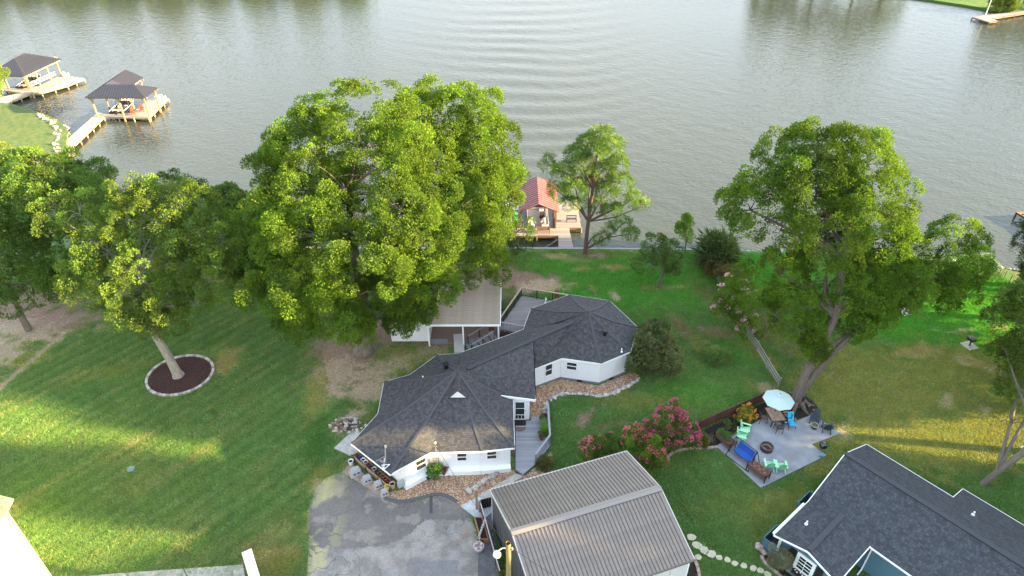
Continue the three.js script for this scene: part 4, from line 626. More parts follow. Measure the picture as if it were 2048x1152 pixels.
tree('oak_tree', 'tall oak whose crown rises behind the huge spreading oak', [-6.89,-57.71], [[0, -0.2, 0, 0.6], [0, 2, 0, 0.46], [0.4, 6, -0.5, 0.36], [0.8, 11, -1, 0.25], [1, 15, -1, 0.14]],
  [[-8.39,15.63,-59,4.2], [-5.08,16.6,-58,4.0], [-3.1,14.18,-57,3.4], [-6.34,13.66,-55,4.2], [-3.4,10.67,-56,2.8], [-5.05,10.26,-53,3.6], [-3.58,7.68,-53,2.6], [-1.37,9.36,-57.5,1.9], [-0.56,11.71,-58,1.5], [-1.84,7.5,-56,1.9], [-2.24,5.35,-52,1.7]], { seed: 5, dens: 1.35, hole: 0.27 });
tree('shore_tree', 'dark leafy tree at the seawall left of the red boathouse', [-1.03,-62.67], [[0, -0.2, 0, 0.25], [0, 2, 0, 0.18], [0.2, 4, 0, 0.1]], [[-1.24,4.31,-61.5,1.6], [0.31,3.11,-61.5,1.5], [-0.1,10.74,-60,1.2], [-1.25,2.8,-61,1.7], [1.09,3.83,-61.5,1.3], [-0.2,6.37,-61.5,1.5], [0.84,2.19,-61,1.0]], { seed: 7, col: OAKDARK, size: 0.5 });
// the ringed tree on the left lawn
tree('sparse_oak', 'sparse pale-barked oak standing in a stone-ringed mulch bed', [-28.56,-43.28], [[0, -0.1, 0, 0.55], [-0.05, 0.5, 0, 0.4], [-0.35, 2.4, -0.1, 0.34], [-0.7, 4.2, -0.2, 0.3], [-0.9, 7, -0.6, 0.22], [-0.6, 10, -1, 0.12]],
  [[-27.28,7.92,-43.5,1.5], [-29.82,7.31,-43,1.4], [-30.4,9.85,-43.5,1.7], [-33.49,9.5,-44,1.6], [-32.09,11.96,-44.5,1.6], [-28.2,11.37,-44,1.7], [-25.84,10.21,-44,1.6], [-23.3,9.5,-44,1.8], [-22.61,12.1,-45,1.8], [-24.68,13,-45,1.6], [-27.02,13.6,-45.5,1.5], [-29.88,13.75,-46,1.6], [-33.2,14.19,-46,1.4], [-35.12,14.19,-46,1.1], [-27.82,15.6,-47,1.2], [-29.93,15.6,-47,1.2], [-24.26,14.52,-47,1.4], [-27.13,6.07,-43.3,1.2], [-28.62,6.05,-43,1.0], [-25.12,7.58,-43.3,1.3], [-28.15,9.44,-43.4,1.3], [-23.47,11.05,-44.5,1.5], [-26.37,11.9,-44.6,1.5], [-31,11.9,-44.6,1.5], [-25.54,14.79,-46.5,1.3]], { seed: 9, col: [0.115, 0.205, 0.03], bark: barkPale, limbBark: barkPale, hole: 0.25, dens: 1.0, size: 0.44, twigs: 12, lumpR: 0.6, shrink: 1 });
// dark trees behind it
const backTrees = [
  ['dark broad tree at the far left edge over bare ground', [-44.97,-49.53], [[-40.9,12.42,-50,3.0], [-38.56,12.35,-51,2.8], [-42.53,9.13,-49,2.8], [-39.35,9.31,-49.5,2.6], [-42.32,5.85,-48.5,2.1], [-37.52,12.24,-53,2.3], [-39.48,6.03,-49,1.5], [-43.6,11.95,-50,3]], 11],
  ['dark tree at the left shore beside the point', [-53.19,-70.1], [[-48.06,9.76,-62,2.6], [-45.29,9.27,-63,2.3], [-42.55,8.43,-63,2.2], [-50.31,9.76,-62,2.4], [-45.92,8.58,-60,2.6], [-40.9,7.47,-60,2.2], [-38.17,6.9,-58,2.0]], 13],
  ['dark airy tree at the shore right of the ringed oak', [-36.45,-61.48], [[-32.75,9.37,-59,1.9], [-30.31,8.56,-59,1.7], [-34.91,8.01,-58,1.9], [-30.96,6.92,-57,1.8], [-33.75,5.85,-56,1.8], [-37.1,5.85,-56,1.9]], 15],
  ['leafy tree between the ringed oak and the huge oak', [-29.42,-60.5], [[-27.17,9.09,-58,1.4], [-27.94,7.47,-57,1.6], [-24.83,8.56,-57,1.8], [-24.55,7.01,-55,1.7], [-26.34,5.35,-55,1.4]], 17],
];
for (const [lab, b, lobes, seed] of backTrees) tree('shade_tree', lab, b, [[0, -0.2, 0, 0.34], [0, 2.5, 0, 0.26], [0.2, 5, 0, 0.18], [0.2, 8, 0, 0.1]], lobes, { seed, col: OAKDARK, size: 0.58, group: 'dark trees along the left shore', hole: 0.22 });
tree('lit_tree', 'sunlit yellow-green tree on the far left point below the docks', [-68.05,-85.07], [[0, -0.2, 0, 0.3], [0, 2, 0, 0.22], [0, 4, 0, 0.12]], [[-66.97,1.8,-84,1.8], [-63.49,1.37,-84,1.5], [-67.05,1.09,-82,2.0], [-64.11,1.09,-82,1.7]], { seed: 19, col: PALE });
tree('lit_tree', 'yellow-green treetop beside the left boathouse at the frame edge', [-81.57,-101.18], [[0, -0.2, 0, 0.3], [0, 3, 0, 0.22], [0, 6, 0, 0.12]], [[-78.62,6.84,-104,1.1], [-79.42,5.97,-102,2.6]], { seed: 20, col: PALE });
// loblolly pine by the red boathouse
{
  const b = [7.95,-62.77], T = [[0, -0.2, 0, 0.3], [0, 0.6, 0, 0.22], [0.1, 4, 0, 0.2], [0.3, 8, 0.1, 0.16], [0.5, 12, 0.1, 0.1], [0.75, 14.6, 0.1, 0.04]];
  const lobes = [[8.58,13.54,-62.8,1.0], [7.37,13,-62.5,0.8], [9.87,12.61,-62.8,0.9], [8.36,12.35,-62.2,0.9], [6.21,11.79,-62.5,0.9], [10.53,10.74,-62.8,0.9], [6.95,11.11,-62,0.9], [9.19,9.64,-63.4,1.0], [5.32,9.79,-62.5,0.9], [3.53,10.72,-62.5,0.6], [10.98,8.53,-62.8,1.0], [9.65,7.92,-61.8,0.8], [6.36,8.38,-62,0.9], [4.63,7.83,-62.3,0.8], [8.09,7.93,-64,1.0], [12.46,6.53,-62.8,0.8], [13.57,5.83,-62.8,0.5], [6.21,6.57,-62.2,0.7], [10.43,5.58,-62.4,0.8], [11.62,3.91,-62.4,0.6], [12.53,2.69,-62.4,0.4], [9.33,2.31,-62,0.7], [10.08,3.18,-62.2,0.5], [8.73,5.52,-63.6,0.8]];
  tree('pine_tree', 'tall loblolly pine on the seawall beside the red boathouse', b, T, lobes, { seed: 21, bark: barkPine, sprig: NEEDLE, mat: LEAFDULL, col: [0.12, 0.23, 0.045], flat: 0.4, size: 0.46, dens: 1.1, lumpR: 0.42, hole: 0.16, twigs: 4 });
}
// the leaning oak by the patio
tree('leaning_oak', 'large oak with twin leaning trunks beside the patio', [23.14,-40.05], [[0, -0.1, 0, 0.66], [0.0, 0.5, 0, 0.42], [0.2, 2.2, -0.3, 0.35], [0.9, 4.6, -0.9, 0.3], [1.9, 7.5, -1.8, 0.28], [1.8, 12, -3, 0.26], [1.6, 17, -4, 0.12]],
  [[23.32,18.34,-46.5,3.0], [20.82,17.9,-47,2.5], [25.75,18.17,-46,2.6], [19.73,16.03,-47,2.4], [22.4,16.23,-45,3.0], [26.53,16.02,-45,3.0], [18.6,14.08,-47,2.0], [20.67,13.15,-45.5,3.0], [23.94,13.9,-43.5,3.4], [27.34,13.17,-44,2.6], [20.62,10.55,-43.5,2.6], [23.99,10.19,-43,2.8], [27.06,10.19,-43,2.4], [21.96,8.08,-42.3,2.3], [25.39,7.19,-42.5,2.2], [20.33,7.73,-41.8,1.8], [23.74,5.38,-41,1.0], [28.52,9.03,-42,1.8], [27.18,7.09,-42,1.4]], { seed: 23, dens: 1.45, hole: 0.28, shrink: 0.9, bark: barkOak });
{
  const b = [23.67,-40.39], t = scene.getObjectByName('leaning_oak');
  // second stem that sweeps out to the right
  const stem = [[0.2, 0.9, -0.1, 0.3], [1.4, 3.4, -0.6, 0.25], [3.6, 6.2, -1.5, 0.2], [5.4, 8.2, -2.2, 0.15], [8, 9.6, -3, 0.12]]; part(t, 'trunk', limb(stem, 10, 0.1, 5), barkOak);
  const o = t.position, L = [[31.2,11.83,-44,2.4], [33.79,11.73,-44.5,2.2], [35.88,10.81,-44.5,1.6], [32.41,9.85,-43.5,1.8], [34.92,9.37,-43.5,1.2], [34.97,7.67,-43.5,1.0], [29.74,10.19,-43,1.8], [30.79,8.66,-42.5,1.2]].map(([x, y, z, r]) => [x - o.x, y, z - o.z, r]);
  for (const [x, y, z, R] of L) part(t, 'limb', limb([[5.4, 8.2, -2.2, 0.1], [(5.4 + x) / 2, (8.2 + y) / 2 + 0.4, (z - 2.2) / 2, 0.07], [x, y, z, 0.03]], 6), barkOak);
  instanced(t, 'crown', SPRIG, LEAF, crown(L, { seed: 25, col: OAK, dens: 1.1 }));
  const l = [22.9,-39.94]; for (let i = 0; i < 7; i++) { const a = i * 0.9 + 0.2; part(t, 'root', limb([[Math.cos(a) * 0.5, 0.5, Math.sin(a) * 0.5, 0.22], [Math.cos(a) * 0.95, 0.12, Math.sin(a) * 0.95, 0.15], [Math.cos(a) * 1.6, -0.05, Math.sin(a) * 1.6, 0.06]], 7, 0.15, i), barkOak); }
}
// tree at the right edge, trunk leaning out of the picture
tree('edge_tree', 'dark tree hanging in at the right edge above the dry lawn', [33.79,-31.91], [[0, -0.2, 0, 0.24], [0.6, 1.2, 0, 0.2], [2.4, 4.4, -0.3, 0.24], [3.8, 7, -1, 0.26], [4.6, 10, -2, 0.16]], [[37.41,8.65,-40,1.8], [38.44,6.58,-39,2.2], [36.95,6.58,-39,1.0], [38.6,3.95,-38,1.6], [40.58,8.83,-41,3], [41.62,4.57,-39,3], [38.1,9.76,-41,1.2], [43.16,10.19,-43,3.4]], { seed: 27, col: [0.11, 0.19, 0.03] });
tree('edge_tree', 'dark conifer branch reaching in over the water at the right edge', [55.15,-55.08], [[0, -0.2, 0, 0.3], [0, 3, 0, 0.24], [0, 6, 0, 0.16]], [[50.56,4.09,-57,1.4], [52.01,5.24,-57,2.2], [52.17,2.38,-56,1.6]], { seed: 28, col: [0.045, 0.075, 0.025], sprig: NEEDLE, mat: LEAFDULL });
// trees outside the picture on the right, whose long shadows cross the yards
const shadeRow = [[52, -33.2, 6.4, 23.5, 3.9, 'with a bare lower trunk'], [54, -41.6, 2.5, 17, 4.2, 'broad and low'], [50, -46, 2, 17, 4, 'in the middle of the row'], [51, -50.6, 4, 14, 3.2, 'low, towards the shore'], [57, -56, 5, 15, 3.4, 'nearest the shore'], [56, -21.4, 1.5, 23, 1.8, 'tallest, beyond the blue house'], [52, -27.6, 2, 13.5, 2.8, 'short, behind the blue house'], [60, -12.5, 2, 20, 4, 'nearest the camera']];
shadeRow.forEach(([x, z, base, h, R, w], i) => { const lobes = [], n = Math.max(2, Math.round((h - base) / (R * 1.1))); for (let k = 0; k < n; k++) { const y = lerp(base + R * 0.75, h - R * 0.75, k / (n - 1)); for (const s of k === n - 1 ? [0] : [-1, 1]) lobes.push([x + s * R * 0.35 * (k % 2 ? 1 : -1), y, z + s * R * 0.5, R * (k === n - 1 ? 0.85 : 0.72)]); } tree('roadside_tree', `leafy shade tree outside the right side of the picture, ${w}`, [x, z], [[0, -0.2, 0, 0.42], [0, h * 0.3, 0, 0.34], [0, h * 0.8, 0, 0.1]], lobes, { seed: 31 + i, size: 0.95, twigs: 3, dens: 2.6, lumpR: 0.9, group: 'shade trees outside the picture on the right', hole: 0, shrink: 1.05 }); });
// trees of the far shore, mirrored in the lake
[[-150, -204, 11, 5], [-137, -205, 9, 5], [-124, -204, 10, 5], [-111, -205, 9.5, 5], [-98, -206, 11, 5.5], [-85, -206, 9, 5], [-72, -207, 8.5, 5], [-59, -208, 10, 5], [-46, -209, 8, 4.6], [74, -206, 13, 5.2], [84, -203, 15, 5.6], [94, -200, 16, 5.6], [103, -202, 13, 5], [140, -186, 16, 5.4], [129, -187, 13, 4.6]].forEach(([x, z, h, R], i) => tree('far_shore_tree', 'leafy tree on the far shore beyond the top of the picture', [x, z], [[0, -0.8, 0, 0.4], [0, h * 0.3, 0, 0.3], [0, h * 0.8, 0, 0.1]], [[x, h - R * 0.85, z, R * 0.85], [x + R * 0.6, h - R * 1.6, z, R * 0.8], [x - R * 0.6, h - R * 1.6, z + R * 0.3, R * 0.8]], { seed: 61 + i, size: 1.1, twigs: 2, dens: 0.8, group: 'trees on the far shore', col: i % 3 === 1 ? PALE : OAK, hole: 0.1 }));

// shrubs
function shrub(name, label, [bx, bz], lobes, o = {}) {
  const t = thing(name, label, o.category ?? 'shrub', [bx, 0, bz], 0, o.group), L = lobes.map(([x, y, z, r]) => [x - bx, y, z - bz, r]), r = rng((o.seed ?? 1) + 7), geos = [];
  for (let i = 0; i < (o.stems ?? 7); i++) { const [x, y, z, R] = L[i % L.length], a = r() * 6.28; geos.push(limb([[Math.cos(a) * 0.15, -0.05, Math.sin(a) * 0.15, o.stem ?? 0.05], [lerp(0, x, 0.5) + (r() - 0.5) * 0.3, y * 0.55, lerp(0, z, 0.5) + (r() - 0.5) * 0.3, 0.035], [x + (r() - 0.5) * R, y, z + (r() - 0.5) * R, 0.015]], 5)); }
  part(t, 'stems', mergeGeometries(geos), o.bark ?? bark);
  const list = crown(L, { col: OAKDARK, size: 0.34, ...o }); instanced(t, 'foliage', o.sprig ?? SPRIG, o.mat ?? LEAF, list);
  if (o.bloom) { const c = o.bloom, pick = list.filter((e, i) => e[4] > (o.bloomUp ?? 0.2) && hash2(i, 3, o.seed ?? 1) < (o.bloomShare ?? 0.35)); instanced(t, 'blossom', BLOOM, LEAF, pick.map((e, i) => { const k = 0.75 + 0.5 * hash2(i, 5, 9); return [e[0] + e[3] * 0.18, e[1] + 0.2, e[2] + e[5] * 0.18, e[3], e[4], e[5], (o.bloomSize ?? 0.2) * k, c[0] * k, c[1] * k, c[2] * k]; })); }
  return t;
}
const PINK = [0.52, 0.11, 0.19], PALEPINK = [0.62, 0.36, 0.4];
shrub('magnolia_bush', 'large dark glossy round-leaved bush at the right corner of the white house', [12.2,-43.53], [[11.85,2.58,-44,1.55], [11.05,1.71,-43.4,1.1], [12.78,1.99,-43.4,1.1], [12.18,3.01,-45,1.05]], { seed: 71, col: [0.115, 0.15, 0.06], sprig: SPRIGBIG, size: 0.36, hole: 0.12, lump: 0.3 });
shrub('round_bush', 'clipped round dark bush standing alone on the back lawn', [17.76,-44.48], [[17.55,0.53,-45.4,0.85], [18.41,0.58,-45.2,0.68]], { seed: 73, size: 0.26, col: [0.15, 0.26, 0.07], hole: 0.1 });
shrub('crape_myrtle', 'tallest pink crape myrtle dense with blossom near the red-brown fence', [12.05,-35.42], [[11.58,2.9,-35.4,1.05], [10.84,2.05,-35.2,0.75], [12.62,1.83,-35.4,0.75], [11.87,1.84,-34.8,0.85], [13.38,1.41,-35,0.5]], { seed: 75, bloom: PINK, bloomShare: 0.6, hole: 0.03, size: 0.3, group: 'pink crape myrtles behind the workshop' });
shrub('crape_myrtle', 'pink crape myrtle in the middle of the workshop hedge, half sunlit', [9.37,-34.11], [[8.84,2.96,-33.4,0.72], [9.59,2.75,-32.8,0.72], [9.95,2.47,-32,0.58]], { seed: 77, bloom: [0.55, 0.14, 0.16], bloomShare: 0.28, hole: 0.03, size: 0.3, col: OAK, group: 'pink crape myrtles behind the workshop' });
shrub('crape_myrtle', 'leftmost pink crape myrtle against the back of the workshop', [6.56,-34.01], [[6.38,2.67,-33.2,0.66], [5.61,2.49,-32.8,0.55], [7.06,2.67,-33.2,0.5]], { seed: 79, bloom: [0.54, 0.17, 0.18], bloomShare: 0.18, hole: 0.03, size: 0.3, group: 'pink crape myrtles behind the workshop' });
shrub('crape_myrtle', 'pale pink crape myrtle by the rail fence under the leaning oak', [21.64,-51.04], [[20.42,3.69,-50,1.5], [19.49,2.56,-50,1.1], [21.89,3.5,-49.5,1.2], [21.36,1.81,-48,1.0]], { seed: 81, bloom: PALEPINK, bloomShare: 0.2, bloomSize: 0.26, size: 0.36, col: OAK });
shrub('fence_bush', 'low brownish bush at the top of the rail fence', [21.57,-56.37], [[20.77,1.83,-55.5,1.1], [21.42,2.22,-54.5,1.0], [20.42,1.71,-57,0.8]], { seed: 83, size: 0.34, col: [0.1, 0.1, 0.035] });
shrub('yucca', 'dark spiky palm-like shrub at the shore end of the rail fence', [21.55,-60.02], [[21.16,2.2,-60,1.2], [21.15,1.59,-59.5,0.9]], { seed: 85, sprig: FROND, size: 0.75, col: [0.08, 0.14, 0.04], hole: 0, lump: 0.5 });
tree('small_tree', 'small dark wide-crowned tree on the shore lawn', [14.74,-56.37], [[0, -0.1, 0, 0.16], [0.1, 0.9, 0, 0.12], [0.3, 2, -0.1, 0.09]], [[14.27,4.05,-58,1.3], [13.27,2.61,-57,1.1], [15.85,3.46,-58,1.2], [16.1,2.02,-57,0.8], [14.59,3.47,-56.6,1.0]], { seed: 87, col: [0.11, 0.205, 0.045], size: 0.34, hole: 0.3 });
tree('sapling', 'slender bright green sapling at the water edge', [18.99,-63.49], [[0, -0.1, 0, 0.07], [0, 1.5, 0, 0.05], [0.1, 3, 0, 0.03]], [[18.56,2.45,-62.6,0.75], [18.66,3.86,-62.6,0.6], [17.78,3.37,-62.6,0.5], [18.35,4.58,-62.6,0.4]], { seed: 89, col: [0.2, 0.36, 0.06], size: 0.26, hole: 0.3 });
shrub('flower_bush', 'orange and yellow flowering bush at the back of the patio', [18.52,-37.84], [[18.51,0.43,-38.4,0.5], [18.27,0.28,-38,0.4]], { seed: 91, bloom: [0.75, 0.35, 0.06], bloomShare: 0.4, bloomSize: 0.14, size: 0.22, col: PALE });
shrub('border_bush', 'light green bush in the border left of the patio planter', [15.41,-35.92], [[15.47,0.31,-36.4,0.6], [14.82,0.19,-36,0.5]], { seed: 93, size: 0.24, col: [0.11, 0.2, 0.05] });
shrub('border_bush', 'yellowish low bush in the border beside the crape myrtle', [14.58,-35.67], [[14.37,0.52,-35.6,0.45], [13.94,0.52,-35.4,0.4]], { seed: 94, size: 0.24, col: [0.2, 0.22, 0.05] });
shrub('border_bush', 'small leafy plant between fence and patio edge', [16.9,-37.1], [[16.94,0.24,-37.4,0.42]], { seed: 95, size: 0.22, col: [0.1, 0.19, 0.05] });
shrub('sage_bush', 'grey-green sage bush under the blue house window', [17.32,-25.67], [[16.51,1.89,-24.9,0.5], [16.29,1.62,-24.8,0.35], [16.67,1.98,-24.5,0.4]], { seed: 97, size: 0.2, col: [0.2, 0.23, 0.15] });
shrub('deck_grass', 'straggly yellow-green plant at the corner of the front deck', [2.44,-33.4], [[2.37,0.16,-33.6,0.45]], { seed: 98, size: 0.24, col: [0.13, 0.15, 0.05] });
shrub('far_hedge', 'low clipped hedge on the far shore at the top right', [120.37,-173.95], [[115.85,0.9,-172,1.3], [118.23,0.9,-172,1.4], [120.85,0.92,-172.4,1.4], [123.53,0.83,-172.8,1.4]], { seed: 99, size: 0.8, col: PALE });

// ---------- docks and boats ----------
// a dock deck: boards over a polygon, rim joists and piles
function dock(t, poly, y, ang, mats, o = {}) {
  decking(t, poly, y, ang, mats, o.w ?? 0.3, o.seed ?? 1, 0.06);
  for (let i = 0; i < poly.length; i++) { const a = poly[i], b = poly[(i + 1) % poly.length]; bar(t, 'rim_joist', o.rim ?? woodPost, [a[0], y - 0.17, a[1]], [b[0], y - 0.17, b[1]], 0.06, 0.22); const L = Math.hypot(b[0] - a[0], b[1] - a[1]), n = Math.max(1, Math.round(L / (o.gap ?? 2.2))); for (let k = 0; k < n; k++) cyl(t, 'pile', o.pile ?? woodPost, [lerp(a[0], b[0], k / n), (y - 0.09 - 2.2) / 2, lerp(a[1], b[1], k / n)], 0.11, 2.2 + y - 0.09); }
}
const metalDark = M(0.05, 0.05, 0.065, 0.38, { metalness: 0.45 });
// ribbed metal roof plane from four points (eave a-b, ridge c-d) with raised seams
function seamRoof(t, list, mat, step = 0.45) {
  for (const f of list) {
    part(t, 'roof_slope', faces([f], 0.05), mat);
    const [a, b] = [V(...f[0]), V(...f[1])], top = f.length === 3 ? [V(...f[2]), V(...f[2])] : [V(...f[3]), V(...f[2])], n = Math.round(a.distanceTo(b) / step), geos = [];
    for (let i = 0; i <= n; i++) { const k = i / n, p = a.clone().lerp(b, k), U = b.clone().sub(a).normalize(), W3 = top[0].clone().sub(a); W3.addScaledVector(U, -W3.dot(U)); const wl = W3.length(), s = p.clone().sub(a).dot(U), s0 = top[0].clone().sub(a).dot(U), s1 = top[1].clone().sub(a).dot(U), L = a.distanceTo(b); let h = 1; if (s < s0) h = Math.min(h, s / s0); if (s > s1) h = Math.min(h, (L - s) / (L - s1)); if (h < 0.05) continue; const q = p.clone().addScaledVector(W3, h), dir = q.clone().sub(p), l = dir.length(); dir.normalize(); const n3 = U.clone().cross(dir); if (n3.y < 0) n3.negate(); const g = new THREE.BoxGeometry(0.04, 0.05, l); g.applyMatrix4(new THREE.Matrix4().makeBasis(U, n3, U.clone().cross(n3))); const c = p.clone().add(q).multiplyScalar(0.5).addScaledVector(n3, 0.02); g.translate(c.x, c.y, c.z); geos.push(g); }
    if (geos.length) part(t, 'roof_seam', mergeGeometries(geos), mat).userData.kind = 'stuff';
  }
}
function hull(L, W2, H2) { // a runabout hull, bow towards -z
  const p = [], idx = [], n = 14, ring = 7;
  for (let i = 0; i <= n; i++) { const t = i / n, w = W2 * Math.pow(Math.max(0, 1 - Math.pow(t, 3.2)), 0.6) + 0.02, k = H2 * (1 + 0.25 * t * t); for (let j = 0; j <= ring; j++) { const a = -Math.PI / 2 + Math.PI * j / ring, s = Math.sin(a), c = Math.cos(a); p.push(s * w, k * (1 - Math.pow(c, 0.7) * (0.95 - 0.35 * t * t)), -t * L + L / 2); } }
  for (let i = 0; i < n; i++) for (let j = 0; j < ring; j++) { const a = i * (ring + 1) + j, b = a + ring + 1; idx.push(a, b, a + 1, b, b + 1, a + 1); }
  const c0 = p.length / 3; p.push(0, H2, L / 2); for (let j = 0; j < ring; j++) idx.push(c0, j, j + 1);
  const g = new THREE.BufferGeometry(); g.setAttribute('position', new THREE.Float32BufferAttribute(p, 3)); g.setIndex(idx); g.computeVertexNormals(); return g;
}
function speedboat(label, pos, turn, c1) {
  const t = thing('motorboat', label, 'boat', pos, turn); part(t, 'hull', hull(6, 1.15, 0.85), c1); part(t, 'gunwale', limb([[-1.1, 0.86, 2.9, 0.06], [-1.15, 0.88, 0, 0.06], [-0.8, 0.98, -2, 0.06], [0, 1.08, -3, 0.06], [0.8, 0.98, -2, 0.06], [1.15, 0.88, 0, 0.06], [1.1, 0.86, 2.9, 0.06]], 6), M(0.6, 0.6, 0.6, 0.4));
  box(t, 'floor', M(0.35, 0.33, 0.3), [0, 0.45, 0.6], [1.7, 0.06, 4]); box(t, 'seat', M(0.6, 0.58, 0.52), [0, 0.65, 2.2], [1.7, 0.35, 0.6]); for (const s of [-0.5, 0.5]) box(t, 'seat', M(0.6, 0.58, 0.52), [s, 0.7, 0.3], [0.5, 0.4, 0.5]); box(t, 'windscreen', glassDark, [0, 1.15, -0.5], [1.8, 0.45, 0.05], [-0.5, 0, 0]); part(t, 'bow_deck', faces([[[-0.85, 0.96, -1], [0.85, 0.96, -1], [0, 1.06, -2.9]]], -1), M(0.6, 0.6, 0.6, 0.4));
  for (const s of [-1, 1]) rod(t, 'tower_leg', darkMetal, [s * 1.05, 0.86, 0.4], [s * 0.8, 2.0, 0.1], 0.04); rod(t, 'tower_bar', darkMetal, [-0.8, 2, 0.1], [0.8, 2, 0.1], 0.04); box(t, 'motor', blackMat, [0, 0.7, 3.1], [0.4, 0.7, 0.35]); return t;
}
function adirondack(name, label, mat, pos, turn, group) {
  const t = thing(name, label, 'chair', pos, turn, group); // faces +z
  for (let i = 0; i < 5; i++) box(t, 'seat_slat', mat, [0, 0.36 - i * 0.022, 0.24 - i * -0.0 - i * 0.11], [0.52, 0.025, 0.095], [0.2, 0, 0]);
  for (let i = 0; i < 5; i++) box(t, 'back_slat', mat, [(i - 2) * 0.108, 0.66 + (i === 2 ? 0.04 : i % 4 ? 0.02 : -0.03), -0.34], [0.095, 0.78 + (i === 2 ? 0.08 : i % 4 ? 0.04 : -0.06), 0.025], [-0.35, 0, 0]);
  box(t, 'back_rail', mat, [0, 0.52, -0.3], [0.56, 0.06, 0.03], [-0.35, 0, 0]);
  for (const s of [-1, 1]) { box(t, 'armrest', mat, [s * 0.34, 0.58, -0.02], [0.14, 0.03, 0.72]); box(t, 'leg', mat, [s * 0.31, 0.285, 0.28], [0.05, 0.57, 0.09]); bar(t, 'leg', mat, [s * 0.3, 0.04, -0.44], [s * 0.3, 0.38, 0.3], 0.05, 0.1); }
  return t;
}
// right-hand boathouse on the left
{
  const y = -0.3, t = thing('boathouse', 'open boathouse with a dark L-shaped hip roof and long gangway', 'boathouse', [0, 0, 0]);
  dock(t, [[-64.4, -103.4], [-57.1, -102.9], [-57.6, -111.6], [-60.6, -111.4], [-60.6, -104.9], [-66.2, -104.9]], y, 0.04, woodPale, { seed: 5 });
  const g0 = [-65,-89.79], g1 = [-63.02,-89.79]; dock(t, [g0, g1, [-64.35, -103.45], [-66.2, -104.9]], y, 0.2, woodPale, { seed: 6 });
  const e = 3.0, r = 4.3, x0 = -65.8, x1 = -56.4, xm = -60.9, z0 = -102.5, z1 = -112, zm = -107.3, zr = (z0 + zm) / 2, xr = (x0 + xm) / 2;
  seamRoof(t, [[[x0, e, z0], [x1, e, z0], [x1 - 2.4, r, zr], [xr, r, zr]], [[x1, e, z0], [x1, e, zm], [x1 - 2.4, r, zr]], [[x1, e, zm], [xm, e, zm], [xr, r, zr], [x1 - 2.4, r, zr]], [[xm, e, zm], [xm, e, z1], [xr, r, z1], [xr, r, zr]], [[x0, e, z1], [x0, e, z0], [xr, r, zr], [xr, r, z1]]], metalDark, 0.4);
  for (const [x, z] of [[-65.2, -103.2], [-61, -103.1], [-57, -103.1], [-57, -106.9], [-61.2, -106.9], [-61.2, -111.4], [-65.4, -107.3], [-65.4, -111.4]]) { box(t, 'post', woodPost, [x, 1.0, z], [0.2, 4.2, 0.2]); for (const s of [-1, 1]) bar(t, 'brace', woodPost, [x, 2.2, z], [x + s * 0.6, 2.85, z], 0.1); }
  for (const [a, b] of [[[x0 + 0.5, z0 - 0.6], [x1 - 0.5, z0 - 0.6]], [[x1 - 0.6, z0 - 0.5], [x1 - 0.6, zm + 0.4]], [[xm - 0.3, zm], [xm - 0.3, z1 + 0.5]], [[x0 + 0.4, z0 - 0.5], [x0 + 0.4, z1 + 0.5]]]) bar(t, 'beam', woodPost, [a[0], 2.82, a[1]], [b[0], 2.82, b[1]], 0.12, 0.24);
  speedboat('black and white motorboat moored under the L-shaped boathouse roof', [-63.1, -0.85, -107.6], 0.05, M(0.03, 0.03, 0.035, 0.25));
  const red = M(0.42, 0.05, 0.025, 0.6); adirondack('deck_chair', 'front red-orange slatted chair on the L-shaped boathouse deck', red, [-60.0, y, -104.2], 0.5, 'red chairs on the boathouse deck'); adirondack('deck_chair', 'rear red-orange slatted chair on the L-shaped boathouse deck', red, [-59.3, y, -105.6], 0.3, 'red chairs on the boathouse deck');
  adirondack('deck_chair', 'left white slatted chair on the outer end of the L-shaped boathouse dock', whiteTrim, [-58.9, y, -110.9], 3.4, 'white chairs at the dock end'); adirondack('deck_chair', 'right white slatted chair on the outer end of the L-shaped boathouse dock', whiteTrim, [-58.1, y, -111], 3.1, 'white chairs at the dock end');
}
